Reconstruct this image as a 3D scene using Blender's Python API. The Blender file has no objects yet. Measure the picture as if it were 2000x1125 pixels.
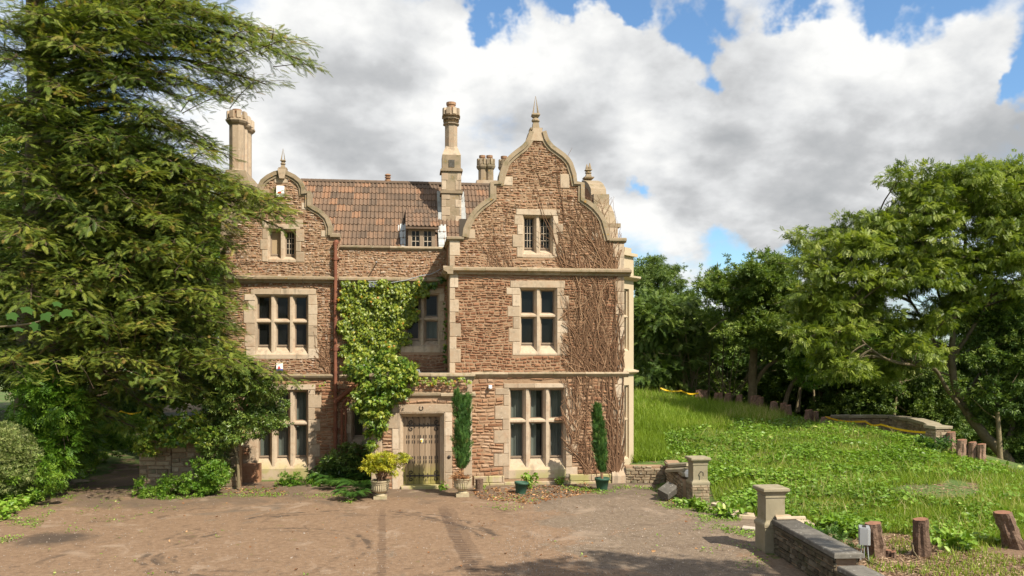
import bpy, math, random
import numpy as np
from mathutils import Vector, Matrix
from mathutils.geometry import tessellate_polygon

random.seed(7)
RNG = np.random.default_rng(7)
SC = bpy.context.scene
COL = SC.collection

# ------------------------------------------------------------------ camera
F, HZ = 1600.0, 690.0                 # focal length and horizon row of the 2000 px wide photograph
CAM = np.array((0.0, -24.6, 4.0))
YAW = math.radians(7.125)
cd = bpy.data.cameras.new('camera')
cam = bpy.data.objects.new('camera', cd)
COL.objects.link(cam)
cam.location = CAM
cam.rotation_euler = (math.radians(90), 0, -YAW)
cd.sensor_width = 36.0
cd.lens = 36.0 * F / 2000.0
cd.shift_y = (HZ - 562.5) / 2000.0
cd.clip_start = 0.1
cd.clip_end = 6000
SC.camera = cam
FWD = np.array((math.sin(YAW), math.cos(YAW), 0.0))
RGT = np.array((math.cos(YAW), -math.sin(YAW), 0.0))
UPV = np.array((0.0, 0.0, 1.0))

# ------------------------------------------------------------------ light
SUN_AZ, SUN_EL = math.radians(38), math.radians(46)      # azimuth from the facade's outward normal towards the right
SUN_DIR = Vector((math.sin(SUN_AZ) * math.cos(SUN_EL), -math.cos(SUN_AZ) * math.cos(SUN_EL), math.sin(SUN_EL)))
sl = bpy.data.lights.new('sun', 'SUN')
sl.energy = 4.7
sl.angle = math.radians(0.5)
sl.color = (1.0, 0.91, 0.75)
sun = bpy.data.objects.new('sun', sl)
COL.objects.link(sun)
sun.rotation_euler = (-SUN_DIR).to_track_quat('-Z', 'Y').to_euler()

SC.view_settings.view_transform = 'Standard'
SC.view_settings.look = 'None'
SC.view_settings.exposure = 0.72
SC.view_settings.gamma = 1.0
SC.view_settings.use_curve_mapping = False
SC.cycles.max_bounces = 6
SC.cycles.diffuse_bounces = 3
SC.cycles.glossy_bounces = 2
SC.cycles.transmission_bounces = 4
SC.cycles.transparent_max_bounces = 8
SC.cycles.caustics_reflective = False
SC.cycles.caustics_refractive = False
try:
    SC.cycles.use_denoising = True
except Exception:
    pass


def ray(px, py):
    return FWD + RGT * ((px - 1000.0) / F) + UPV * ((HZ - py) / F)


def U(px, py, Y=0.0):                 # point of the vertical plane y = Y seen at a pixel of the photograph -> (x, z)
    d = ray(px, py)
    p = CAM + d * ((Y - CAM[1]) / d[1])
    return p[0], p[2]


def UX(px, Y=0.0):
    return U(px, HZ, Y)[0]


def UZ(px, py, Y=0.0):
    return U(px, py, Y)[1]


def G(px, py, z=0.0):                 # point of the level z seen at a pixel
    d = ray(px, py)
    return CAM + d * ((z - CAM[2]) / d[2])


def DP(px, py, depth):                # point at a depth along the camera axis
    return CAM + ray(px, py) * depth


def proj(P):                          # points -> photograph pixels and depth
    v = np.asarray(P, float) - CAM
    dz = v @ FWD
    return 1000 + F * (v @ RGT) / dz, HZ - F * v[..., 2] / dz, dz


# ------------------------------------------------------------------ world: blue sky with broken cloud
world = bpy.data.worlds.new('World')
SC.world = world
world.use_nodes = True
nt = world.node_tree
nt.nodes.clear()


class NT:
    """small helper for node trees"""
    def __init__(s, t):
        s.t = t

    def n(s, typ, **kw):
        o = s.t.nodes.new(typ)
        for k, v in kw.items():
            setattr(o, k, v)
        return o

    def link(s, a, b):
        s.t.links.new(a, b)

    def val(s, sock, v):
        if isinstance(v, (int, float)):
            sock.default_value = v
        elif isinstance(v, (tuple, list)):
            sock.default_value = (*v, 1.0) if len(v) == 3 and len(sock.default_value) == 4 else v
        else:
            s.link(v, sock)

    def m(s, op, a, b=None, c=None, clamp=False):
        o = s.n('ShaderNodeMath', operation=op)
        o.use_clamp = clamp
        s.val(o.inputs[0], a)
        if b is not None:
            s.val(o.inputs[1], b)
        if c is not None:
            s.val(o.inputs[2], c)
        return o.outputs[0]

    def vm(s, op, a, b=None):
        o = s.n('ShaderNodeVectorMath', operation=op)
        s.val(o.inputs[0], a)
        if b is not None:
            s.val(o.inputs[1], b)
        return o.outputs['Value'] if op in ('DOT_PRODUCT', 'LENGTH', 'DISTANCE') else o.outputs[0]

    def noise(s, vec, scale, detail=4.0, rough=0.55, dist=0.0, lac=2.0):
        o = s.n('ShaderNodeTexNoise')
        if vec is not None:
            s.link(vec, o.inputs['Vector'])
        o.inputs['Scale'].default_value = scale
        o.inputs['Detail'].default_value = detail
        o.inputs['Roughness'].default_value = rough
        o.inputs['Distortion'].default_value = dist
        return o.outputs['Fac']

    def voro(s, vec, scale, out='Distance', feature='F1', rnd=1.0):
        o = s.n('ShaderNodeTexVoronoi', feature=feature)
        if vec is not None:
            s.link(vec, o.inputs['Vector'])
        o.inputs['Scale'].default_value = scale
        o.inputs['Randomness'].default_value = rnd
        return o.outputs[out]

    def mr(s, v, a, b, c=0.0, d=1.0, smooth=False):
        o = s.n('ShaderNodeMapRange')
        o.interpolation_type = 'SMOOTHSTEP' if smooth else 'LINEAR'
        o.clamp = True
        s.val(o.inputs[0], v)
        for i, x in enumerate((a, b, c, d)):
            o.inputs[i + 1].default_value = x
        return o.outputs[0]

    def ramp(s, fac, stops):
        o = s.n('ShaderNodeValToRGB')
        e = o.color_ramp.elements
        while len(e) < len(stops):
            e.new(0.5)
        for i, (p, c) in enumerate(stops):
            e[i].position = p
            e[i].color = (*c, 1.0)
        s.val(o.inputs[0], fac)
        return o.outputs[0]

    def mix(s, fac, a, b, mode='MIX'):
        o = s.n('ShaderNodeMix', data_type='RGBA', blend_type=mode)
        s.val(o.inputs[0], fac)
        s.val(o.inputs[6], a)
        s.val(o.inputs[7], b)
        return o.outputs[2]


def make_sky():
    w = NT(nt)
    out = w.n('ShaderNodeOutputWorld')
    sky = w.n('ShaderNodeTexSky', sky_type='NISHITA')
    sky.sun_disc = False
    sky.sun_elevation = SUN_EL
    sky.sun_rotation = math.atan2(SUN_DIR.x, SUN_DIR.y)
    sky.air_density = 1.0
    sky.dust_density = 0.6
    tc = w.n('ShaderNodeTexCoord')
    d = tc.outputs['Generated']
    sep = w.n('ShaderNodeSeparateXYZ')
    w.link(d, sep.inputs[0])
    zz = w.m('ADD', w.m('MAXIMUM', sep.outputs[2], 0.0), 0.42)
    px_ = w.m('DIVIDE', sep.outputs[0], zz)
    py_ = w.m('DIVIDE', sep.outputs[1], zz)
    com = w.n('ShaderNodeCombineXYZ')
    w.link(px_, com.inputs[0])
    w.link(py_, com.inputs[1])
    com.inputs[2].default_value = 3.7
    p = com.outputs[0]
    off = w.vm('ADD', p, (0.055, -0.055, 0.08))

    def dens(v):
        a = w.noise(v, 1.6, 9.0, 0.50, 0.1)
        b = w.noise(v, 5.2, 7.0, 0.58, 0.15)
        return w.m('ADD', w.m('MULTIPLY', a, 0.72), w.m('MULTIPLY', b, 0.28))
    n0, n1 = dens(p), dens(off)
    cov = w.m('ADD', n0, 0.06)
    holes = [(935, 38, 34, .28), (990, 22, 44, .30), (1110, 12, 62, .36), (1215, 22, 62, .42), (1335, 58, 62, .34), (1420, 12, 50, .22), (1560, 8, 60, .28), (1800, 0, 110, .36), (1690, 20, 60, .2), (1375, 185, 50, .34), (1975, 165, 70, .42), (1930, 180, 40, .3),
             (1245, 335, 50, .42), (1440, 500, 60, .22), (1530, 505, 50, .22), (2050, 60, 80, .3), (1380, 110, 40, .2)]
    fills = [(1250, 160, 120, .22), (1480, 160, 130, .24), (1560, 90, 60, .2), (1850, 130, 120, .2), (1300, 300, 200, .16), (1100, 70, 90, .2), (1650, 70, 60, .2),(700, 150, 300, .26), (1150, 220, 200, .20), (1650, 250, 230, .22), (520, 320, 160, .2), (1500, 400, 140, .2), (1320, 480, 60, .14), (1760, 110, 120, .16), (1180, 110, 110, .15), (840, 40, 60, .2)]
    warp = w.n('ShaderNodeTexNoise')
    w.link(d, warp.inputs['Vector'])
    warp.inputs['Scale'].default_value = 9.0
    warp.inputs['Detail'].default_value = 5.0
    warp.inputs['Roughness'].default_value = 0.6
    wv = w.vm('SCALE', w.vm('SUBTRACT', warp.outputs['Color'], (0.5, 0.5, 0.5)))
    wv.node.inputs['Scale'].default_value = 0.15
    dw = w.vm('ADD', d, wv)
    for (hx, hy, r, s), sg in [(h, -1) for h in holes] + [(f, 1) for f in fills]:
        v = ray(hx, hy)
        v = v / np.linalg.norm(v)
        dist = w.vm('DISTANCE', dw, tuple(v))
        g = w.mr(dist, r / F * 1.15, 0.0, 0.0, s * sg, True)
        cov = w.m('ADD', cov, g)
    mask = w.mr(w.m('ADD', cov, w.m('MULTIPLY', w.m('SUBTRACT', w.noise(p, 11.0, 6.0, 0.62, 0.2), 0.5), 0.22)), 0.42, 0.64, 0.0, 1.0, True)
    # light and dark in the cloud: thicker parts are greyer, edges towards the sun are white
    lit = w.m('SUBTRACT', n0, n1)
    fa = w.noise(p, 9.0, 6.0, 0.52, 0.1)
    fb = w.noise(w.vm('ADD', p, (0.016, -0.016, 0.03)), 9.0, 6.0, 0.52, 0.1)
    ga = w.noise(p, 3.6, 6.0, 0.48, 0.1)
    gb = w.noise(w.vm('ADD', p, (0.04, -0.04, 0.06)), 3.6, 6.0, 0.48, 0.1)
    lit = w.m('ADD', w.m('MULTIPLY', lit, 0.9), w.m('ADD', w.m('MULTIPLY', w.m('SUBTRACT', fa, fb), 0.28), w.m('MULTIPLY', w.m('SUBTRACT', ga, gb), 0.75)))
    big = w.noise(p, 1.2, 6.0, 0.5, 0.2)
    sh = w.m('ADD', w.m('MULTIPLY', lit, 3.0), w.mr(w.m('ADD', n0, w.m('MULTIPLY', big, 0.9)), 0.74, 1.16, 1.0, 0.48))
    for bx, by, r, s in [(620, 170, 200, -.16), (700, 250, 180, -.12), (1160, 80, 170, .42), (950, 130, 180, .25), (1700, 90, 230, .40), (1000, 240, 140, -.10), (1480, 400, 200, -.22), (1150, 260, 120, -.12), (1640, 440, 160, -.14), (1720, 210, 160, .22), (1350, 250, 110, .16), (860, 130, 110, .12), (1320, 500, 110, .35), (1250, 440, 80, .25), (1900, 250, 150, -.12), (820, 70, 120, -.10), (560, 60, 120, -.05)]:
        v = ray(bx, by)
        v = v / np.linalg.norm(v)
        sh = w.m('ADD', sh, w.mr(w.vm('DISTANCE', dw, tuple(v)), r / F * 1.1, 0.0, 0.0, s, True))
    ccol = w.ramp(sh, [(0.0, (0.47, 0.485, 0.50)), (0.35, (0.60, 0.61, 0.62)), (0.65, (0.80, 0.81, 0.815)), (1.0, (1.02, 1.02, 1.0))])
    b1 = w.n('ShaderNodeBackground')
    blue = w.mix(1.0, sky.outputs[0], (0.78, 1.0, 1.14), 'MULTIPLY')
    w.link(blue, b1.inputs[0])
    b1.inputs[1].default_value = 0.10
    b2 = w.n('ShaderNodeBackground')
    w.link(ccol, b2.inputs[0])
    b2.inputs[1].default_value = 0.60
    mx = w.n('ShaderNodeMixShader')
    w.link(mask, mx.inputs[0])
    w.link(b1.outputs[0], mx.inputs[1])
    w.link(b2.outputs[0], mx.inputs[2])
    w.link(mx.outputs[0], out.inputs[0])


make_sky()

# ------------------------------------------------------------------ object helpers


def tag(o, label=None, cat=None, group=None, kind=None):
    if label:
        o['label'] = label
    if cat:
        o['category'] = cat
    if group:
        o['group'] = group
    if kind:
        o['kind'] = kind
    return o


def empty(name, loc=(0, 0, 0), rz=0.0, label=None, cat=None, group=None):
    o = bpy.data.objects.new(name, None)
    COL.objects.link(o)
    o.location = loc
    o.rotation_euler = (0, 0, rz)
    o.empty_display_size = 0.2
    return tag(o, label, cat, group)


def link(name, me, m=None, parent=None, loc=None):
    o = bpy.data.objects.new(name, me)
    COL.objects.link(o)
    if m is not None and not me.materials:
        for mm in (m if isinstance(m, (list, tuple)) else [m]):
            me.materials.append(mm)
    if parent is not None:
        o.parent = parent
    if loc is not None:
        o.location = loc
    return o


def copy_tree(o, parent=None):
    c = o.copy()
    COL.objects.link(c)
    c.parent = parent
    for ch in [x for x in SC.objects if x.parent == o]:
        copy_tree(ch, c)
    return c


def np_mesh(name, V, T, tint=None, smooth=False, zone=None):
    """triangle mesh from arrays"""
    me = bpy.data.meshes.new(name)
    V = np.ascontiguousarray(V, np.float32)
    T = np.ascontiguousarray(T, np.int32)
    me.vertices.add(len(V))
    me.vertices.foreach_set('co', V.ravel())
    me.loops.add(T.size)
    me.loops.foreach_set('vertex_index', T.ravel())
    me.polygons.add(len(T))
    me.polygons.foreach_set('loop_start', np.arange(0, T.size, 3, dtype=np.int32))
    if smooth:
        me.polygons.foreach_set('use_smooth', np.ones(len(T), bool))
    me.update(calc_edges=True)
    a = me.attributes.new('tint', 'FLOAT', 'POINT')
    a.data.foreach_set('value', np.ascontiguousarray(np.zeros(len(V)) + 0.5 if tint is None else tint, np.float32))
    if zone is not None:
        a = me.attributes.new('zone', 'FLOAT', 'POINT')
        a.data.foreach_set('value', np.ascontiguousarray(zone, np.float32))
    return me


class MB:
    """collects shapes; build() links them as one mesh object"""
    def __init__(s):
        s.v, s.f, s.t = [], [], []
        s.zone = None

    def add(s, vs, fs, tint=0.5):
        k = len(s.v)
        s.v.extend([tuple(map(float, q)) for q in vs])
        s.f.extend([tuple(i + k for i in f) for f in fs])
        s.t.extend([tint] * len(vs))

    def box(s, x0, x1, y0, y1, z0, z1, tint=0.5):
        if x0 > x1: x0, x1 = x1, x0
        if y0 > y1: y0, y1 = y1, y0
        if z0 > z1: z0, z1 = z1, z0
        s.add([(x0, y0, z0), (x1, y0, z0), (x1, y1, z0), (x0, y1, z0), (x0, y0, z1), (x1, y0, z1), (x1, y1, z1), (x0, y1, z1)],
              [(0, 3, 2, 1), (4, 5, 6, 7), (0, 1, 5, 4), (1, 2, 6, 5), (2, 3, 7, 6), (3, 0, 4, 7)], tint)

    def block(s, x0, x1, y0, y1, z0, z1, b=0.012, tint=0.5, jit=0.0):
        """a stone whose front (-y) edges are bevelled"""
        if x0 > x1: x0, x1 = x1, x0
        if z0 > z1: z0, z1 = z1, z0
        j = lambda: random.uniform(-jit, jit)
        b = min(b, (x1 - x0) * .3, (z1 - z0) * .3)
        vs = [(x0 + j(), y0 + b, z0 + j()), (x1 + j(), y0 + b, z0 + j()), (x1 + j(), y0 + b, z1 + j()), (x0 + j(), y0 + b, z1 + j()),
              (x0 + b, y0 + j() * .5, z0 + b), (x1 - b, y0 + j() * .5, z0 + b), (x1 - b, y0 + j() * .5, z1 - b), (x0 + b, y0 + j() * .5, z1 - b),
              (x0, y1, z0), (x1, y1, z0), (x1, y1, z1), (x0, y1, z1)]
        s.add(vs, [(4, 5, 6, 7), (0, 1, 5, 4), (1, 2, 6, 5), (2, 3, 7, 6), (3, 0, 4, 7), (8, 9, 1, 0), (9, 10, 2, 1), (10, 11, 3, 2), (11, 8, 0, 3)], tint)

    def prism(s, poly, axis, a, b, tint=0.5):
        """polygon (pairs) extruded along an axis from a to b; for axis 'x' the pairs are (y,z), 'y' (x,z), 'z' (x,y)"""
        put = {'x': lambda p, t: (t, p[0], p[1]), 'y': lambda p, t: (p[0], t, p[1]), 'z': lambda p, t: (p[0], p[1], t)}[axis]
        n = len(poly)
        vs = [put(p, a) for p in poly] + [put(p, b) for p in poly]
        fs = [(i, (i + 1) % n, n + (i + 1) % n, n + i) for i in range(n)]
        tri = tessellate_polygon([[Vector((p[0], p[1], 0)) for p in poly]])
        fs += [tuple(t) for t in tri] + [tuple(n + i for i in reversed(t)) for t in tri]
        s.add(vs, fs, tint)

    def tube(s, pts, rad, n=6, tint=0.5, cap=True):
        pts = [np.asarray(p, float) for p in pts]
        if isinstance(rad, (int, float)):
            rad = [rad] * len(pts)
        vs, fs = [], []
        ref = np.array((0.0, 0.0, 1.0))
        for i, p in enumerate(pts):
            t = pts[min(i + 1, len(pts) - 1)] - pts[max(i - 1, 0)]
            t = t / (np.linalg.norm(t) + 1e-9)
            if abs(t @ ref) > 0.95:
                ref = np.array((1.0, 0.0, 0.0)) if abs(t[0]) < 0.9 else np.array((0.0, 1.0, 0.0))
            u = np.cross(t, ref)
            u /= np.linalg.norm(u) + 1e-9
            w = np.cross(t, u)
            ref = -np.cross(t, u) if False else ref
            for k in range(n):
                a = 2 * math.pi * k / n
                vs.append(p + rad[i] * (math.cos(a) * u + math.sin(a) * w))
        for i in range(len(pts) - 1):
            for k in range(n):
                a, b = i * n + k, i * n + (k + 1) % n
                fs.append((a, b, b + n, a + n))
        if cap:
            fs.append(tuple(range(n))[::-1])
            fs.append(tuple(range((len(pts) - 1) * n, len(pts) * n)))
        s.add(vs, fs, tint)

    def lathe(s, prof, cx=0.0, cy=0.0, n=16, tint=0.5, flute=None, rot=0.0, cap=True):
        """profile of (radius, z) round a vertical axis"""
        vs, fs = [], []
        for i, (r, z) in enumerate(prof):
            for k in range(n):
                a = 2 * math.pi * k / n + rot
                rr = r * (1 + (flute(i, k) if flute else 0))
                vs.append((cx + rr * math.cos(a), cy + rr * math.sin(a), z))
        for i in range(len(prof) - 1):
            for k in range(n):
                a, b = i * n + k, i * n + (k + 1) % n
                fs.append((a, b, b + n, a + n))
        if cap:
            fs.append(tuple(range(n))[::-1])
            fs.append(tuple(range((len(prof) - 1) * n, len(prof) * n)))
        s.add(vs, fs, tint)

    def mesh(s, name, smooth=False):
        me = bpy.data.meshes.new(name)
        me.from_pydata(s.v, [], s.f)
        if smooth:
            me.polygons.foreach_set('use_smooth', [True] * len(me.polygons))
        me.update()
        a = me.attributes.new('tint', 'FLOAT', 'POINT')
        a.data.foreach_set('value', s.t)
        if s.zone is not None:
            a = me.attributes.new('zone', 'FLOAT', 'POINT')
            a.data.foreach_set('value', s.zone)
        return me

    def build(s, name, m, parent=None, loc=None, smooth=False):
        return link(name, s.mesh(name, smooth), m, parent, loc)


# ------------------------------------------------------------------ materials
def attr(w, name):
    o = w.n('ShaderNodeAttribute')
    o.attribute_name = name
    return o.outputs['Fac']


def new_mat(name):
    m = bpy.data.materials.new(name)
    m.use_nodes = True
    m.node_tree.nodes.clear()
    w = NT(m.node_tree)
    out = w.n('ShaderNodeOutputMaterial')
    b = w.n('ShaderNodeBsdfPrincipled')
    w.link(b.outputs[0], out.inputs[0])
    return m, w, b, out


def coords(w):
    return w.n('ShaderNodeNewGeometry').outputs['Position']


def bump(w, b, h, strength=0.4, dist=0.02):
    o = w.n('ShaderNodeBump')
    o.inputs['Strength'].default_value = strength
    o.inputs['Distance'].default_value = dist
    w.link(h, o.inputs['Height'])
    w.link(o.outputs[0], b.inputs['Normal'])


def mat_solid(name, stops, rough=0.85, ns=6.0, amt=0.5, tint=1.0, bs=40.0, bstr=0.35, bd=0.01, lichen=None, metal=0.0, stain=None, spec=0.3, extra=None):
    """colour from the piece's own tint plus noise through a ramp; optional lichen spots (colour, scale, lo, hi)"""
    m, w, b, out = new_mat(name)
    P = coords(w)
    n = w.noise(P, ns, 6.0, 0.6)
    fac = w.m('ADD', w.m('MULTIPLY', w.m('SUBTRACT', n, 0.5), amt * 2), w.m('MULTIPLY_ADD', w.m('SUBTRACT', attr(w, 'tint'), 0.5), tint, 0.5))
    c = w.ramp(fac, stops)
    if stain:
        col, sc, lo, hi = stain
        c = w.mix(w.mr(w.noise(P, sc, 5.0, 0.65), lo, hi, 0, 1, True), c, col)
    if lichen:
        for col, sc, lo, hi in lichen:
            c = w.mix(w.mr(w.noise(P, sc, 5.0, 0.7), lo, hi, 0, 1, True), c, col)
    if extra:
        c = extra(w, P, c)
    w.link(c, b.inputs['Base Color'])
    b.inputs['Roughness'].default_value = rough
    b.inputs['Metallic'].default_value = metal
    b.inputs['Specular IOR Level'].default_value = spec
    if bstr > 0:
        bump(w, b, w.noise(P, bs, 6.0, 0.65), bstr, bd)
    return m


def mat_leaf(name, stops, trans=0.3, rough=0.5, spec=0.35, tcol=(1.25, 1.25, 0.6)):
    m, w, b, out = new_mat(name)
    t = attr(w, 'tint')
    c = w.ramp(t, stops)
    w.link(c, b.inputs['Base Color'])
    b.inputs['Roughness'].default_value = rough
    b.inputs['Specular IOR Level'].default_value = spec
    tr = w.n('ShaderNodeBsdfTranslucent')
    w.link(w.mix(1.0, c, tcol, 'MULTIPLY'), tr.inputs[0])
    mx = w.n('ShaderNodeMixShader')
    mx.inputs[0].default_value = trans
    w.link(b.outputs[0], mx.inputs[1])
    w.link(tr.outputs[0], mx.inputs[2])
    w.link(mx.outputs[0], out.inputs[0])
    return m


M = {}
# rubble: zone attribute 0 = plain red-brown, 1 = weathered gable with white lichen


def rubble_extra(w, P, c):
    z = attr(w, 'zone')
    n = w.noise(P, 9.0, 6.0, 0.75)
    f = w.m('MULTIPLY', w.mr(w.m('ADD', n, w.m('MULTIPLY', z, 0.15)), 0.63, 0.72, 0, 1, True), w.m('MULTIPLY_ADD', z, 0.50, 0.25))
    c = w.mix(f, c, (0.54, 0.48, 0.40))
    n2 = w.noise(P, 1.1, 4.0, 0.6)
    c = w.mix(w.m('MULTIPLY', w.mr(n2, 0.5, 0.72, 0, 1, True), 0.45), c, (0.40, 0.27, 0.16))
    n3 = w.noise(P, 14.0, 4.0, 0.6)
    return w.mix(w.m('MULTIPLY', w.mr(n3, 0.58, 0.7, 0, 1, True), 0.5), c, (0.10, 0.07, 0.05))


M['rubble'] = mat_solid('rubble_stone', [(0.0, (0.165, 0.076, 0.043)), (0.3, (0.255, 0.118, 0.064)), (0.6, (0.325, 0.178, 0.102)), (1.0, (0.43, 0.315, 0.22))], 0.95, 16, 0.35, 0.75, 55, 0.8, 0.02, extra=rubble_extra)
M['mortar'] = mat_solid('mortar', [(0.0, (0.21, 0.13, 0.078)), (0.5, (0.32, 0.21, 0.13)), (1.0, (0.42, 0.31, 0.205))], 0.95, 5, 0.6, 0.4, 60, 0.8, 0.02)


def ashlar_extra(w, P, c):
    n = w.noise(P, 2.3, 6.0, 0.68)
    c = w.mix(w.m('MULTIPLY', w.mr(n, 0.48, 0.70, 0, 1, True), 0.6), c, (0.36, 0.225, 0.14))
    n2 = w.noise(P, 7.0, 6.0, 0.7)
    c = w.mix(w.m('MULTIPLY', w.mr(n2, 0.52, 0.68, 0, 1, True), 0.5), c, (0.20, 0.165, 0.12))
    mp = w.n('ShaderNodeMapping')
    mp.inputs['Scale'].default_value = (5, 5, .55)
    w.link(P, mp.inputs[0])
    n4 = w.noise(mp.outputs[0], 1.0, 6.0, 0.65)
    c = w.mix(w.m('MULTIPLY', w.mr(n4, 0.54, 0.68, 0, 1, True), 0.5), c, (0.16, 0.13, 0.10))
    n5 = w.noise(P, 20.0, 4.0, 0.6)
    return w.mix(w.m('MULTIPLY', w.mr(n5, 0.62, 0.70, 0, 1, True), 0.5), c, (0.55, 0.50, 0.42))


LIME = [(0.0, (0.31, 0.235, 0.165)), (0.5, (0.43, 0.335, 0.24)), (1.0, (0.54, 0.44, 0.335))]
M['lime'] = mat_solid('dressed_limestone', LIME, 0.88, 5, 0.35, 0.8, 70, 0.3, 0.006, extra=ashlar_extra)
M['limebay'] = mat_solid('clean_limestone', [(0.0, (0.38, 0.30, 0.20)), (1.0, (0.52, 0.43, 0.31))], 0.88, 5, 0.3, 0.8, 70, 0.3, 0.006)


def moss_extra(w, P, c):
    n = w.noise(P, 4.0, 6.0, 0.72)
    c = w.mix(w.m('MULTIPLY', w.mr(n, 0.47, 0.66, 0, 1, True), 0.75), c, (0.155, 0.135, 0.075))
    n2 = w.noise(P, 16.0, 6.0, 0.75)
    c = w.mix(w.m('MULTIPLY', w.mr(n2, 0.58, 0.66, 0, 1, True), 0.7), c, (0.46, 0.42, 0.34))
    n3 = w.noise(P, 8.0, 3.0, 0.6)
    return w.mix(w.m('MULTIPLY', w.mr(n3, 0.64, 0.72, 0, 1, True), 0.7), c, (0.42, 0.22, 0.05))


M['coping'] = mat_solid('weathered_coping', [(0.0, (0.20, 0.15, 0.10)), (0.5, (0.30, 0.23, 0.155)), (1.0, (0.40, 0.32, 0.225))], 0.92, 5, 0.4, 0.7, 60, 0.5, 0.01, extra=moss_extra)


def sill_extra(w, P, c):
    c = ashlar_extra(w, P, c)
    sp = w.n('ShaderNodeSeparateXYZ')
    w.link(P, sp.inputs[0])
    g = w.m('MULTIPLY', w.mr(sp.outputs[2], 0.75, 0.15, 0, 1, True), w.mr(w.noise(P, 2.5, 5, 0.6), 0.36, 0.58, 0, 1, True))
    return w.mix(w.m('MULTIPLY', g, 0.75), c, (0.30, 0.29, 0.09))


M['sill'] = mat_solid('algae_limestone', LIME, 0.88, 5, 0.35, 0.8, 70, 0.35, 0.006, extra=sill_extra)


def tile_extra(w, P, c):
    n = w.noise(P, 13.0, 6.0, 0.7)
    c = w.mix(w.m('MULTIPLY', w.mr(n, 0.60, 0.68, 0, 1, True), 0.6), c, (0.40, 0.36, 0.29))
    n2 = w.noise(P, 2.2, 5.0, 0.7)
    return w.mix(w.m('MULTIPLY', w.mr(n2, 0.50, 0.72, 0, 1, True), 0.6), c, (0.085, 0.062, 0.045))


M['tile'] = mat_solid('clay_tile', [(0.0, (0.092, 0.066, 0.048)), (0.45, (0.155, 0.102, 0.069)), (0.8, (0.200, 0.123, 0.079)), (1.0, (0.26, 0.138, 0.078))], 0.85, 7, 0.22, 0.9, 60, 0.4, 0.01, extra=tile_extra)
M['lead'] = mat_solid('lead_flashing', [(0.0, (0.30, 0.32, 0.33)), (1.0, (0.62, 0.63, 0.62))], 0.6, 6, 0.6, 0.6, 30, 0.2, 0.01, lichen=[((0.16, 0.13, 0.10), 5.0, 0.58, 0.75)])
M['pot'] = mat_solid('terracotta_pot', [(0.0, (0.20, 0.115, 0.07)), (1.0, (0.36, 0.21, 0.125))], 0.9, 9, 0.5, 0.5, 50, 0.4)
M['iron'] = mat_solid('rusty_iron', [(0.0, (0.10, 0.042, 0.028)), (0.5, (0.205, 0.078, 0.046)), (1.0, (0.31, 0.145, 0.07))], 0.75, 5, 0.6, 0.5, 60, 0.3, 0.004)
M['black'] = mat_solid('black_iron', [(0.0, (0.018, 0.015, 0.013)), (1.0, (0.06, 0.048, 0.04))], 0.6, 20, 0.4, 0.4, 80, 0.3, 0.003)


def door_extra(w, P, c):
    sp = w.n('ShaderNodeSeparateXYZ')
    w.link(P, sp.inputs[0])
    mp = w.n('ShaderNodeMapping')
    mp.inputs['Scale'].default_value = (30, 30, 1.2)
    w.link(P, mp.inputs[0])
    g = w.noise(mp.outputs[0], 1.0, 6, 0.65)
    c = w.mix(w.m('MULTIPLY', w.mr(g, 0.4, 0.7, 0, 1), 0.5), c, (0.11, 0.085, 0.06))
    f = w.m('MULTIPLY', w.mr(sp.outputs[2], 0.95, 0.2, 0, 1, True), w.mr(g, 0.3, 0.55, 0.35, 1, True))
    return w.mix(w.m('MULTIPLY', f, 0.8), c, (0.27, 0.245, 0.055))


M['oak'] = mat_solid('weathered_oak', [(0.0, (0.20, 0.135, 0.085)), (1.0, (0.36, 0.265, 0.18))], 0.85, 3, 0.2, 0.8, 40, 0.2, 0.004, extra=door_extra)
M['frame'] = mat_solid('old_window_wood', [(0.0, (0.19, 0.135, 0.095)), (1.0, (0.32, 0.25, 0.185))], 0.75, 9, 0.4, 0.5, 60, 0.2, 0.003)
M['bar'] = mat_solid('pale_glazing_bar', [(0.0, (0.30, 0.24, 0.18)), (1.0, (0.46, 0.39, 0.31))], 0.7, 9, 0.4, 0.5, 60, 0.2, 0.003)
M['room'] = mat_solid('room_gloom', [(0.0, (0.06, 0.05, 0.04)), (1.0, (0.10, 0.085, 0.07))], 0.95, 2, 0.4, 0.4, 20, 0.0)  # gloom of the unlit rooms put into the colour
M['curtain'] = mat_solid('net_curtain', [(0.0, (0.27, 0.28, 0.25)), (1.0, (0.50, 0.52, 0.47))], 0.95, 3, 0.4, 0.6, 40, 0.1)
M['board'] = mat_solid('hardboard', [(0.0, (0.30, 0.215, 0.13)), (1.0, (0.42, 0.32, 0.20))], 0.8, 2, 0.4, 0.4, 40, 0.1)
M['white'] = mat_solid('white_plastic', [(0.0, (0.74, 0.74, 0.72)), (1.0, (0.84, 0.84, 0.82))], 0.4, 3, 0.4, 0.4, 40, 0.0)
M['red'] = mat_solid('red_plastic', [(0.0, (0.55, 0.03, 0.02)), (1.0, (0.62, 0.04, 0.03))], 0.4, 3, 0.4, 0.4, 40, 0.0)
M['bluep'] = mat_solid('blue_plastic', [(0.0, (0.03, 0.04, 0.38)), (1.0, (0.05, 0.06, 0.45))], 0.35, 3, 0.4, 0.4, 40, 0.0)
M['yellow'] = mat_solid('yellow_plastic', [(0.0, (0.72, 0.42, 0.01)), (1.0, (0.80, 0.52, 0.02))], 0.5, 3, 0.4, 0.4, 40, 0.0)
M['greyp'] = mat_solid('grey_metal', [(0.0, (0.27, 0.285, 0.30)), (1.0, (0.34, 0.355, 0.37))], 0.4, 5, 0.4, 0.4, 40, 0.05, spec=0.5)
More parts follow.
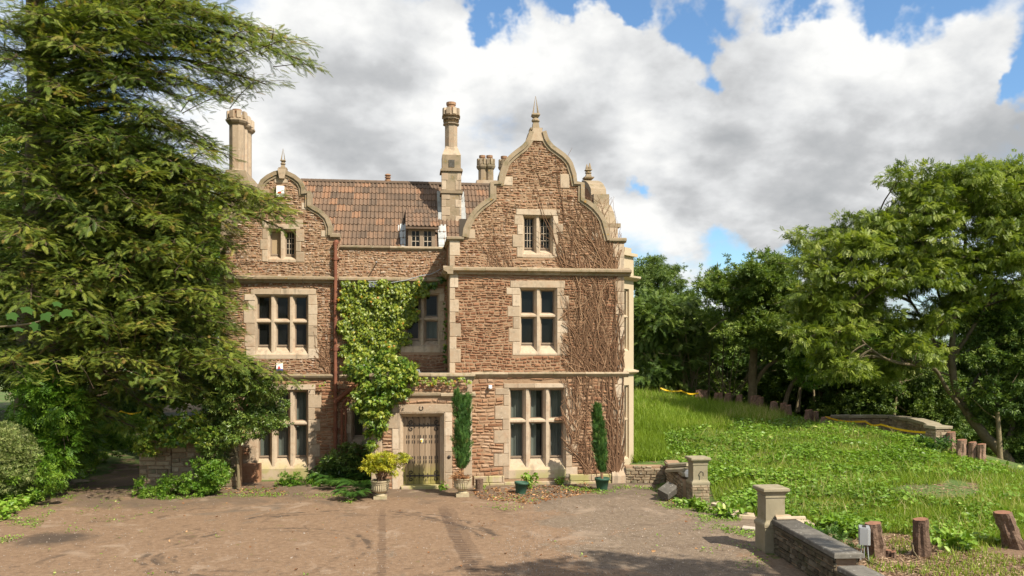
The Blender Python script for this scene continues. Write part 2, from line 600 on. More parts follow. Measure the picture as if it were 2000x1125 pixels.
M['greenpot'] = mat_solid('green_plastic', [(0.0, (0.028, 0.075, 0.05)), (1.0, (0.05, 0.115, 0.075))], 0.55, 9, 0.4, 0.4, 30, 0.1)
M['urn'] = mat_solid('urn_stone', [(0.0, (0.28, 0.23, 0.14)), (0.6, (0.40, 0.335, 0.225)), (1.0, (0.48, 0.41, 0.29))], 0.9, 14, 0.5, 0.5, 60, 0.4, 0.006, lichen=[((0.20, 0.20, 0.07), 7.0, 0.52, 0.72)])
M['soil'] = mat_solid('soil', [(0.0, (0.05, 0.034, 0.022)), (1.0, (0.12, 0.08, 0.05))], 0.95, 30, 0.6, 0.4, 60, 0.9, 0.03)
M['bark'] = mat_solid('bark', [(0.0, (0.045, 0.032, 0.022)), (0.5, (0.12, 0.088, 0.056)), (1.0, (0.22, 0.17, 0.11))], 0.95, 9, 0.5, 0.7, 30, 0.9, 0.03)
M['barkpale'] = mat_solid('mossy_bark', [(0.0, (0.095, 0.075, 0.045)), (0.5, (0.20, 0.16, 0.095)), (1.0, (0.30, 0.25, 0.15))], 0.95, 5, 0.5, 0.6, 30, 0.8, 0.03)
M['stump'] = mat_solid('stump_bark', [(0.0, (0.055, 0.036, 0.025)), (0.5, (0.145, 0.092, 0.064)), (1.0, (0.27, 0.185, 0.135))], 0.95, 11, 0.55, 0.7, 24, 1.0, 0.04)
M['sawn'] = mat_solid('sawn_wood', [(0.0, (0.15, 0.07, 0.045)), (1.0, (0.36, 0.18, 0.11))], 0.9, 9, 0.5, 0.4, 50, 0.3, 0.005)
M['vine'] = mat_solid('dry_vine', [(0.0, (0.115, 0.062, 0.034)), (0.6, (0.23, 0.13, 0.075)), (1.0, (0.36, 0.23, 0.14))], 0.9, 12, 0.3, 0.9, 60, 0.4, 0.006)
M['wallstone'] = mat_solid('garden_wall_stone', [(0.0, (0.15, 0.115, 0.075)), (0.5, (0.27, 0.205, 0.135)), (1.0, (0.42, 0.34, 0.235))], 0.95, 14, 0.4, 0.8, 50, 0.7, 0.02, lichen=[((0.15, 0.15, 0.09), 3.0, 0.5, 0.72), ((0.45, 0.42, 0.36), 13.0, 0.60, 0.68)])
M['pier'] = mat_solid('pier_stone', [(0.0, (0.17, 0.145, 0.095)), (0.5, (0.265, 0.228, 0.155)), (1.0, (0.36, 0.315, 0.23))], 0.92, 4, 0.4, 0.6, 60, 0.4, 0.008, lichen=[((0.20, 0.175, 0.085), 3.2, 0.50, 0.75), ((0.47, 0.36, 0.27), 22.0, 0.60, 0.70)])
M['slab'] = mat_solid('dark_slab', [(0.0, (0.055, 0.05, 0.042)), (0.5, (0.105, 0.095, 0.082)), (1.0, (0.20, 0.185, 0.16))], 0.9, 6, 0.5, 0.5, 60, 0.5, 0.008, lichen=[((0.36, 0.35, 0.32), 15.0, 0.60, 0.68)])
M['flag'] = mat_solid('flagstone', [(0.0, (0.36, 0.27, 0.18)), (1.0, (0.56, 0.46, 0.34))], 0.92, 6, 0.5, 0.6, 50, 0.4, 0.008, lichen=[((0.20, 0.15, 0.09), 5.0, 0.55, 0.72)])
M['plank'] = mat_solid('pale_plank', [(0.0, (0.36, 0.30, 0.24)), (1.0, (0.50, 0.43, 0.36))], 0.85, 9, 0.3, 0.6, 40, 0.2, 0.004)


def mat_glass():
    m, w, b, out = new_mat('window_glass')
    b.inputs['Base Color'].default_value = (0.02, 0.022, 0.022, 1)
    b.inputs['Roughness'].default_value = 0.06
    b.inputs['Specular IOR Level'].default_value = 0.5
    tr = w.n('ShaderNodeBsdfTransparent')
    tr.inputs[0].default_value = (0.72, 0.76, 0.74, 1)
    mx = w.n('ShaderNodeMixShader')
    mx.inputs[0].default_value = 0.34
    w.link(tr.outputs[0], mx.inputs[1])
    w.link(b.outputs[0], mx.inputs[2])
    w.link(mx.outputs[0], out.inputs[0])
    return m


M['glass'] = mat_glass()
M['ivy'] = mat_leaf('ivy_leaf', [(0.0, (0.024, 0.062, 0.010)), (0.4, (0.075, 0.155, 0.018)), (0.8, (0.175, 0.255, 0.028)), (1.0, (0.30, 0.33, 0.045))], 0.25, 0.38, 0.5)
M['ivyyel'] = mat_leaf('yellowing_creeper_leaf', [(0.0, (0.045, 0.085, 0.010)), (0.35, (0.145, 0.205, 0.020)), (0.8, (0.28, 0.325, 0.032)), (0.96, (0.36, 0.33, 0.03)), (1.0, (0.45, 0.21, 0.02))], 0.25, 0.42, 0.45)
M['redwood'] = mat_leaf('redwood_needle', [(0.0, (0.030, 0.058, 0.012)), (0.35, (0.090, 0.142, 0.024)), (0.7, (0.205, 0.258, 0.040)), (0.92, (0.32, 0.33, 0.06)), (1.0, (0.30, 0.21, 0.06))], 0.32, 0.5, 0.35)
M['holly'] = mat_leaf('evergreen_leaf', [(0.0, (0.032, 0.065, 0.014)), (0.5, (0.095, 0.165, 0.028)), (1.0, (0.22, 0.28, 0.055))], 0.22, 0.35, 0.55)
M['laurel'] = mat_leaf('laurel_leaf', [(0.0, (0.030, 0.070, 0.016)), (0.5, (0.080, 0.165, 0.030)), (1.0, (0.17, 0.27, 0.048))], 0.3, 0.35, 0.5)
M['bright'] = mat_leaf('bright_leaf', [(0.0, (0.045, 0.110, 0.010)), (0.5, (0.105, 0.220, 0.020)), (1.0, (0.22, 0.34, 0.04))], 0.35, 0.45, 0.4)
M['ash'] = mat_leaf('ash_leaf', [(0.0, (0.062, 0.105, 0.014)), (0.45, (0.165, 0.230, 0.028)), (0.8, (0.27, 0.335, 0.05)), (1.0, (0.36, 0.40, 0.10))], 0.34, 0.42, 0.45)
M['wood'] = mat_leaf('woodland_leaf', [(0.0, (0.038, 0.075, 0.014)), (0.5, (0.105, 0.175, 0.028)), (1.0, (0.205, 0.27, 0.048))], 0.3, 0.5, 0.35)
M['wooddark'] = mat_leaf('yew_leaf', [(0.0, (0.030, 0.062, 0.012)), (0.5, (0.080, 0.140, 0.024)), (1.0, (0.165, 0.225, 0.040))], 0.2, 0.5, 0.3)
M['birch'] = mat_leaf('birch_leaf', [(0.0, (0.055, 0.095, 0.026)), (0.5, (0.115, 0.180, 0.045)), (1.0, (0.20, 0.27, 0.07))], 0.34, 0.5, 0.35)
M['cypress'] = mat_leaf('cypress_leaf', [(0.0, (0.020, 0.060, 0.013)), (0.6, (0.065, 0.145, 0.028)), (0.92, (0.13, 0.225, 0.042)), (1.0, (0.18, 0.17, 0.05))], 0.15, 0.5, 0.35)
M['gold'] = mat_leaf('golden_leaf', [(0.0, (0.10, 0.145, 0.018)), (0.4, (0.33, 0.37, 0.025)), (1.0, (0.62, 0.56, 0.05))], 0.3, 0.4, 0.45)
M['varieg'] = mat_leaf('variegated_leaf', [(0.0, (0.06, 0.10, 0.022)), (0.5, (0.20, 0.26, 0.07)), (1.0, (0.42, 0.44, 0.19))], 0.25, 0.45, 0.4)
M['fern'] = mat_leaf('fern_frond', [(0.0, (0.024, 0.068, 0.014)), (0.5, (0.060, 0.140, 0.022)), (1.0, (0.13, 0.23, 0.035))], 0.3, 0.5, 0.35)
M['grass'] = mat_leaf('grass_blade', [(0.0, (0.105, 0.165, 0.012)), (0.5, (0.190, 0.290, 0.022)), (0.85, (0.29, 0.37, 0.05)), (1.0, (0.46, 0.41, 0.17))], 0.35, 0.55, 0.3)
M['weed'] = mat_leaf('weed_leaf', [(0.0, (0.095, 0.165, 0.014)), (0.5, (0.155, 0.285, 0.026)), (0.85, (0.25, 0.38, 0.05)), (1.0, (0.42, 0.46, 0.13))], 0.3, 0.42, 0.45)
M['litter'] = mat_leaf('dead_leaf', [(0.0, (0.16, 0.07, 0.03)), (0.5, (0.32, 0.15, 0.065)), (1.0, (0.50, 0.31, 0.16))], 0.1, 0.8, 0.2)
M['chips'] = mat_leaf('wood_chip', [(0.0, (0.13, 0.08, 0.05)), (0.5, (0.28, 0.18, 0.11)), (1.0, (0.46, 0.35, 0.24))], 0.05, 0.9, 0.2)
M['pebble'] = mat_solid('pebble', [(0.0, (0.12, 0.09, 0.07)), (1.0, (0.36, 0.30, 0.25))], 0.95, 9, 0.4, 1.0, 40, 0.0)
M['ashbark'] = mat_solid('ash_bark', [(0.0, (0.06, 0.048, 0.03)), (0.5, (0.125, 0.10, 0.062)), (1.0, (0.21, 0.175, 0.11))], 0.95, 5, 0.5, 0.6, 30, 0.8, 0.03)
M['stumplit'] = mat_solid('lightened_stump_bark', [(0.0, (0.11, 0.065, 0.045)), (0.5, (0.25, 0.155, 0.11)), (1.0, (0.40, 0.27, 0.20))], 0.95, 6, 0.55, 0.7, 24, 1.0, 0.04)  # stump bark lightened to make up for tree shade over the far stumps
M['maple'] = mat_leaf('maple_leaf', [(0.0, (0.035, 0.085, 0.02)), (1.0, (0.11, 0.21, 0.035))], 0.35, 0.8, 0.12)
M['shadestone'] = mat_solid('shaded_wall_stone', [(0.0, (0.055, 0.045, 0.03)), (0.5, (0.115, 0.092, 0.062)), (1.0, (0.21, 0.175, 0.125))], 0.95, 6, 0.45, 0.8, 50, 0.7, 0.02, lichen=[((0.075, 0.075, 0.035), 2.5, 0.5, 0.7)])  # dark mossy stone, with the shade of the wall's left face in the colour

# ================================================================== terrain
XL, XR = UX(440, 2.0), UX(1219, 0.0)          # left wing's left edge, right wing's right edge
XW = UX(878, 0.0)                             # left edge of the right wing
YM = 2.0                                      # the middle wall and the left wing stand this far back
YP = -0.35                                    # front of the porch
YB = 9.5                                      # back of the house

_cp = []
for px, py, dp in [(1700, 1085, 16.6), (1800, 1085, 16.4), (1980, 1075, 16.6), (1900, 1125, 15.0), (1250, 905, 27.0), (1400, 900, 27.0), (1500, 960, 22.5), (1600, 930, 24.0), (1560, 880, 28.5),
                   (1850, 960, 22.0), (2000, 1000, 20.0), (1240, 768, 42.0), (1365, 781, 42.0), (1500, 803, 41.0), (1600, 826, 38.0), (1620, 832, 36.0), (1700, 835, 35.0), (1830, 873, 29.5),
                   (1910, 906, 27.5), (1990, 920, 27.5), (2150, 960, 26), (2250, 1010, 22), (1100, 752, 43.0), (1250, 820, 33.0), (1420, 845, 32.0)]:
    p = DP(px, py, dp)
    _cp.append((p[0], p[1], p[2]))
for px, dp, z in [(1240, 50, 1.6), (1365, 50, .7), (1500, 50, -.2), (1620, 46, -.4), (1800, 42, -.8), (1950, 36, -1.0), (2100, 32, -1.0), (1300, 62, -.5), (1500, 62, -2.2), (1700, 60, -3), (1900, 56, -3), (2150, 50, -3), (2400, 30, -1.5)]:
    p = DP(px, 690, dp)
    _cp.append((p[0], p[1], z))
for x, y in [(7.4, -4), (7.2, -6.5), (7.2, -9), (7.4, -11.5), (7.5, -14), (7.5, -18), (10, -18), (14, -16)]:
    _cp.append((x, y, 0.0))
_cp = np.array(_cp)


def _tps(r2):
    return np.where(r2 > 1e-9, 0.5 * r2 * np.log(r2 + 1e-12), 0.0)


_A = np.zeros((len(_cp) + 3, len(_cp) + 3))
_r2 = ((_cp[:, None, :2] - _cp[None, :, :2]) ** 2).sum(-1)
_A[:len(_cp), :len(_cp)] = _tps(_r2) + np.eye(len(_cp)) * 0.6
_A[:len(_cp), -3] = _A[-3, :len(_cp)] = 1
_A[:len(_cp), -2:] = _cp[:, :2]
_A[-2:, :len(_cp)] = _cp[:, :2].T
_W = np.linalg.solve(_A, np.concatenate([_cp[:, 2], np.zeros(3)]))


def sstep(t):
    t = np.clip(t, 0, 1)
    return t * t * (3 - 2 * t)


def zg(x, y):
    """height of the ground"""
    x, y = np.broadcast_arrays(np.asarray(x, float), np.asarray(y, float))
    sh = x.shape
    X, Y = x.ravel(), y.ravel()
    r2 = (X[:, None] - _cp[None, :, 0]) ** 2 + (Y[:, None] - _cp[None, :, 1]) ** 2
    z = _tps(r2) @ _W[:-3] + _W[-3] + _W[-2] * X + _W[-1] * Y
    z = np.clip(z, -4, 2.6)
    # right of the walls only; the drive and the house platform are level
    edge = np.where(Y > 0.3, XR - 0.2, 7.6)
    z = z * sstep((X - edge) / 0.9)
    # bank at the far left
    lb = np.where(Y > -6, -14.2 - 0.25 * np.clip(Y + 4, -4, 9), -14.0)
    z = z + 0.9 * sstep((lb - X) / 4.0) * sstep((Y + 14) / 6)
    z = z + 0.05 * np.sin(X * 0.9 + 1.3) * np.sin(Y * 0.7) * sstep((np.abs(X) - 4) / 5)
    far = np.hypot(X - 2, Y)
    z = z * (1 - sstep((far - 62) / 40)) - 7.0 * sstep((far - 62) / 60)
    return z.reshape(sh)


def zg1(x, y):
    return float(zg(np.array([x]), np.array([y]))[0])


def axis(a, b, st, far):
    n = np.arange(a, b + 1e-6, st)
    lo, hi, s = [], [], st
    t = a
    while t > -far:
        s *= 1.5
        t -= s
        lo.append(t)
    t, s = b, st
    while t < far:
        s *= 1.5
        t += s
        hi.append(t)
    return np.array(lo[::-1] + list(n) + hi)


def grid_mesh(name, xs, ys, zf, keep=None):
    Xg, Yg = np.meshgrid(xs, ys)
    Zg = zf(Xg, Yg)
    V = np.stack([Xg.ravel(), Yg.ravel(), Zg.ravel()], 1)
    nx = len(xs)
    i, j = np.meshgrid(np.arange(nx - 1), np.arange(len(ys) - 1))
    a = (j * nx + i).ravel()
    if keep is not None:
        cx = (Xg[:-1, :-1] + Xg[1:, 1:]).ravel() / 2
        cy = (Yg[:-1, :-1] + Yg[1:, 1:]).ravel() / 2
        a = a[keep(cx, cy)]
    T = np.concatenate([np.stack([a, a + 1, a + nx + 1], 1), np.stack([a, a + nx + 1, a + nx], 1)])
    used = np.unique(T)
    mp = np.zeros(len(V), int)
    mp[used] = np.arange(len(used))
    return np_mesh(name, V[used], mp[T], smooth=True)


def ground_mat():
    m, w, b, out = new_mat('soil_and_grass')
    P = coords(w)
    n = w.noise(P, 1.6, 8, 0.68)
    n2 = w.noise(P, 12.0, 6, 0.7)
    c = w.ramp(n2, [(0.25, (0.035, 0.065, 0.012)), (0.5, (0.075, 0.125, 0.020)), (0.75, (0.13, 0.19, 0.035))])
    s = w.ramp(n2, [(0.3, (0.09, 0.055, 0.033)), (0.55, (0.20, 0.125, 0.075)), (0.75, (0.32, 0.22, 0.14))])
    c = w.mix(w.mr(n, 0.52, 0.60, 0, 1, True), c, s)
    # bare chip-strewn soil along the near wall and round the stumps
    d = w.vm('DISTANCE', P, (10.6, -11.6, -0.1))
    k = w.m('ADD', w.mr(d, 5.4, 2.0, 0, .6, True), w.m('SUBTRACT', n, 0.5))
    c = w.mix(w.mr(k, 0.08, 0.2, 0, 1, True), c, s)
    w.link(c, b.inputs['Base Color'])
    b.inputs['Roughness'].default_value = 0.95
    bump(w, b, n2, 0.8, 0.05)
    return m


g = link('ground', grid_mesh('ground', axis(-26, 36, 0.5, 1500), axis(-28, 46, 0.5, 1500), zg), ground_mat())
tag(g, kind='structure')

DRIVE = [tuple(G(px, py)[:2]) for px, py in [(60, 992), (120, 956), (175, 938), (215, 922)]] + [tuple(G(px, py)[:2]) for px, py in [(235, 897), (205, 880), (222, 872), (262, 884), (283, 905), (272, 948)]] + \
        [(-10.6, 0.2), (-6, 1.6), (-3.0, 1.8), (-1.2, 1.7), (-1.0, 0.25), (XR + .1, 0.25), (XR + 1.0, -.3), (7.35, -1.2), (7.35, -3.4), (7.9, -4.4), (8.3, -5.5), (7.9, -7.6), (7.2, -8.6), (7.25, -12), (7.4, -30), (-30, -30), (-30, -12), (-14.6, -6.4)]


def in_poly(poly, x, y):
    x, y = np.asarray(x), np.asarray(y)
    r = np.zeros(x.shape, bool)
    n = len(poly)
    for i in range(n):
        (x0, y0), (x1, y1) = poly[i], poly[(i + 1) % n]
        if y0 == y1:
            continue
        c = ((y0 > y) != (y1 > y)) & (x < (x1 - x0) * (y - y0) / (y1 - y0) + x0)
        r ^= c
    return r


def wob(x, y):
    return 0.12 * np.sin(x * 3.1 + 2 * np.sin(y * 2.3)) + 0.09 * np.sin(y * 4.7 + 1.7 * np.sin(x * 3.9))


def drive_keep(cx, cy):
    return in_poly(DRIVE, cx + wob(cx, cy), cy + wob(cy + 3, cx - 1))


def drive_mat():
    m, w, b, out = new_mat('worn_dirt_drive')
    P = coords(w)
    n = w.noise(P, 0.7, 9, 0.66, 0.8)
    nf = w.noise(P, 9.0, 8, 0.72)
    ng = w.noise(P, 42.0, 4, 0.7)
    fine = w.m('ADD', w.m('MULTIPLY', nf, 0.55), w.m('MULTIPLY', ng, 0.45))
    dirt = w.ramp(fine, [(0.30, (0.115, 0.072, 0.047)), (0.5, (0.218, 0.142, 0.090)), (0.70, (0.335, 0.235, 0.16))])
    grav = w.ramp(fine, [(0.30, (0.085, 0.066, 0.052)), (0.5, (0.185, 0.138, 0.098)), (0.70, (0.31, 0.245, 0.185))])
    sp = w.n('ShaderNodeSeparateXYZ')
    w.link(P, sp.inputs[0])
    gx = w.mr(sp.outputs[0], 2.2, 4.5, -0.12, 0.14, True)
    c = w.mix(w.mr(w.m('ADD', n, gx), 0.47, 0.58, 0, 1, True), dirt, grav)
    n7 = w.noise(P, 1.5, 8, 0.7, 1.2)
    c = w.mix(w.m('MULTIPLY', w.mr(n7, 0.55, 0.68, 0, 1, True), 0.65), c, (0.088, 0.058, 0.041))
    # darker humus near the house
    hy = w.m('ADD', w.mr(sp.outputs[1], -4.6, -1.2, -0.1, 0.20, True), n)
    c = w.mix(w.m('MULTIPLY', w.mr(hy, 0.55, 0.72, 0, 1, True), 0.6), c, (0.115, 0.088, 0.066))
    # pale dusty patches
    n5 = w.noise(P, 0.9, 5, 0.6, 0.6)
    c = w.mix(w.m('MULTIPLY', w.mr(n5, 0.56, 0.70, 0, 1, True), 0.5), c, (0.36, 0.275, 0.205))
    # moss and short weeds towards the edges
    nm = w.noise(P, 2.2, 6, 0.7)
    ex = w.m('ADD', w.mr(sp.outputs[0], -6, -14, 0, 0.13, True), w.mr(sp.outputs[1], -3.0, -0.8, 0, 0.06, True))
    c = w.mix(w.m('MULTIPLY', w.mr(w.m('ADD', nm, ex), 0.62, 0.74, 0, 1, True), 0.7), c, (0.125, 0.140, 0.028))
    # tyre marks: arcs where cars turned and two straight runs up to the door
    nw = w.m('MULTIPLY', w.m('SUBTRACT', w.noise(P, 1.8, 4, 0.6), 0.5), 0.5)
    brk = w.m('MULTIPLY', w.mr(w.noise(P, 0.8, 3, 0.6), 0.47, 0.58, 0, 1, True), w.mr(w.noise(P, 3.6, 5, 0.7), 0.36, 0.58, 0.3, 1, True))
    for (ax, ay), r, wd, s in [(G(520, 1075)[:2], 2.05, .10, .55), (G(520, 1075)[:2], 1.75, .08, .4), (G(640, 1062)[:2], 3.55, .12, .5), (G(640, 1062)[:2], 3.2, .10, .4), (G(560, 1100)[:2], 4.6, .13, .4), (G(420, 1090)[:2], 5.4, .13, .35), (G(760, 1300)[:2], 4.6, .2, .35)]:
        dd = w.vm('DISTANCE', P, (float(ax), float(ay), 0.0))
        band = w.mr(w.m('ABSOLUTE', w.m('SUBTRACT', w.m('ADD', dd, nw), r)), wd * .85, wd * .3, 0, min(1.0, s * 1.5), True)
        c = w.mix(w.m('MULTIPLY', band, brk), c, (0.062, 0.046, 0.036))
    for xx, wd, s, sl in [(G(905, 1040)[0], .17, .75, .05), (G(758, 1040)[0], .10, .5, .03), (G(940, 1085)[0], .10, .4, .05)]:
        line = w.m('ABSOLUTE', w.m('SUBTRACT', w.m('ADD', sp.outputs[0], w.m('ADD', w.m('MULTIPLY', nw, .35), w.m('MULTIPLY', sp.outputs[1], sl))), float(xx) + sl * -10.5))
        lug = w.mr(w.m('SINE', w.m('MULTIPLY', sp.outputs[1], 38.0)), -0.6, 0.3, 0.45, 1.0)
        yy = w.m('MULTIPLY', w.mr(sp.outputs[1], -13.0, -11.5, 0, 1, True), w.mr(sp.outputs[1], -2.5, -4.5, 0, 1, True))
        f = w.m('MULTIPLY', w.m('MULTIPLY', w.mr(line, wd, wd * .6, 0, s, True), lug), yy)
        c = w.mix(f, c, (0.078, 0.050, 0.036))
    # the oily stain at the left
    ox, oy, _ = G(108, 1056)
    st = w.m('ADD', w.vm('DISTANCE', P, (float(ox), float(oy), 0.0)), w.m('MULTIPLY', nw, 2.2))
    c = w.mix(w.mr(st, 1.0, .25, 0, .8, True), c, (0.052, 0.042, 0.036))
    w.link(c, b.inputs['Base Color'])
    b.inputs['Roughness'].default_value = 0.93
    b.inputs['Specular IOR Level'].default_value = 0.2
    bump(w, b, fine, 0.9, 0.035)
    return m


def zdrive(x, y):
    return zg(x, y) + 0.022 + 0.012 * np.sin(x * 1.7) * np.sin(y * 1.3)


g = link('driveway', grid_mesh('driveway', np.arange(-24, 9, 0.11), np.arange(-14.5, 6.0, 0.11), zdrive, drive_keep), drive_mat())
tag(g, kind='structure')

# ================================================================== the house
HOUSE = empty('manor_house', (0, 0, 0), 0, 'old manor of reddish rubble stone with curved gables, mullioned windows and tall chimneys', 'house')


def poly_U(pts, Y):
    return [U(px, py, Y) for px, py in pts]


def rect_U(r, Y):
    x0, z1 = U(r[0], r[1], Y)
    x1, z0 = U(r[2], r[3], Y)
    return x0, x1, z0, z1


def wall_mb(outer, holes, y0, y1, mb=None, tint=0.5):
    """a wall from y0 (front) to y1 with rectangular openings; outline counter-clockwise in x,z"""
    mb = mb or MB()
    loops = [outer] + [[(h[0], h[2]), (h[0], h[3]), (h[1], h[3]), (h[1], h[2])] for h in holes]
    flat = [p for l in loops for p in l]
    tri = tessellate_polygon([[Vector((p[0], p[1], 0)) for p in l] for l in loops])
    n = len(flat)
    vs = [(p[0], y0, p[1]) for p in flat] + [(p[0], y1, p[1]) for p in flat]
    fs = []
    for t in tri:
        (ax, az), (bx, bz), (cx, cz) = [flat[i] for i in t]
        if (bx - ax) * (cz - az) - (cx - ax) * (bz - az) < 0:
            t = t[::-1]
        fs.append(tuple(t))
        fs.append(tuple(n + i for i in t[::-1]))
    k = 0
    for l in loops:
        for i in range(len(l)):
            a, b = k + i, k + (i + 1) % len(l)
            fs.append((a, n + a, n + b, b))
        k += len(l)
    mb.add(vs, fs, tint)
    return mb


STONES = []        # (area in view, x0, x1, z0, z1, y, proud, tint, zone)


def spans(outer, z):
    xs = []
    for i in range(len(outer)):
        (x0, z0), (x1, z1) = outer[i], outer[(i + 1) % len(outer)]
        if (z0 > z) != (z1 > z):
            xs.append(x0 + (x1 - x0) * (z - z0) / (z1 - z0))
    xs.sort()
    return list(zip(xs[::2], xs[1::2]))


def rubble(outer, excl, Y, zone, tint=(0.2, 0.7), hh=(0.07, 0.13), ww=(0.12, 0.34), zr=None, gap=0.009, vis=None, proud=(0.006, 0.035)):
    zs = [p[1] for p in outer]
    z, ztop = (min(zs), max(zs)) if zr is None else zr
    wv = [random.uniform(0, 6) for _ in range(4)]
    while z < ztop - 0.03:
        h = min(random.uniform(*hh), ztop - z)
        za, zb = z + gap * .5, z + h - gap * .5
        sa, sb = spans(outer, za + 1e-4), spans(outer, zb - 1e-4)
        for (a0, a1), (b0, b1) in zip(sa, sb):
            iv = [(max(a0, b0), min(a1, b1))]
            for e in excl:
                if e[2] < zb and e[3] > za:
                    nv = []
                    for p, q in iv:
                        if e[1] <= p or e[0] >= q:
                            nv.append((p, q))
                        else:
                            if e[0] - p > 0.03:
                                nv.append((p, e[0]))
                            if q - e[1] > 0.03:
                                nv.append((e[1], q))
                    iv = nv
            for p, q in iv:
                x = p + 0.004
                while x < q - 0.04:
                    wd = random.uniform(*ww) * (0.8 + 0.5 * random.random())
                    if q - x - wd < ww[0] * .7:
                        wd = q - x
                    k = random.random()
                    va, vb = za + random.uniform(0, .010), zb - random.uniform(0, .010)
                    if k < 0.13 and h > hh[0] * 1.3:          # a pair of thin ones in the same course
                        zm = za + (zb - za) * random.uniform(.4, .6)
                        parts = [(va, zm - gap * .4), (zm + gap * .4, vb)]
                    else:
                        parts = [(va, vb)]
                    for s0, s1 in parts:
                        X0, X1 = x + gap * .5, min(x + wd, q) - gap * .5
                        if X1 - X0 > 0.02 and s1 - s0 > 0.02:
                            v = (X1 - X0) * (s1 - s0) * (vis((X0 + X1) / 2, (s0 + s1) / 2) if vis else 1)
                            STONES.append((v, X0, X1, s0, s1, Y, random.uniform(*proud), random.uniform(*tint), zone))
                    x += wd
        z += h


QN = [0]


def quoin(x0, x1, z0, z1, y, depth=0.35, m='lime', proud=None, name='quoin'):
    b = MB()
    p = random.uniform(0.012, 0.026) if proud is None else proud
    b.block(x0, x1, y - p, y + depth, z0 + .004, z1 - .004, 0.010, random.random(), 0.003)
    return b.build(name, M[m], HOUSE)


def quoin_column(xedge, side, z0, z1, y, excl, long=0.42, short=0.22, h=(0.30, 0.42), m='lime', start=0):
    """alternating long and short corner stones; side +1: they run from xedge towards +x"""
    z, k = z0, start
    while z < z1 - 0.08:
        hh = min(random.uniform(*h), z1 - z)
        if z1 - z - hh < 0.12:
            hh = z1 - z
        L = (long if k % 2 else short) * random.uniform(.85, 1.15)
        a, b = (xedge, xedge + L) if side > 0 else (xedge - L, xedge)
        quoin(a, b, z, z + hh, y, m=m)
        excl.append((a - .004, b + .004, z, z + hh))
        z += hh
        k += 1


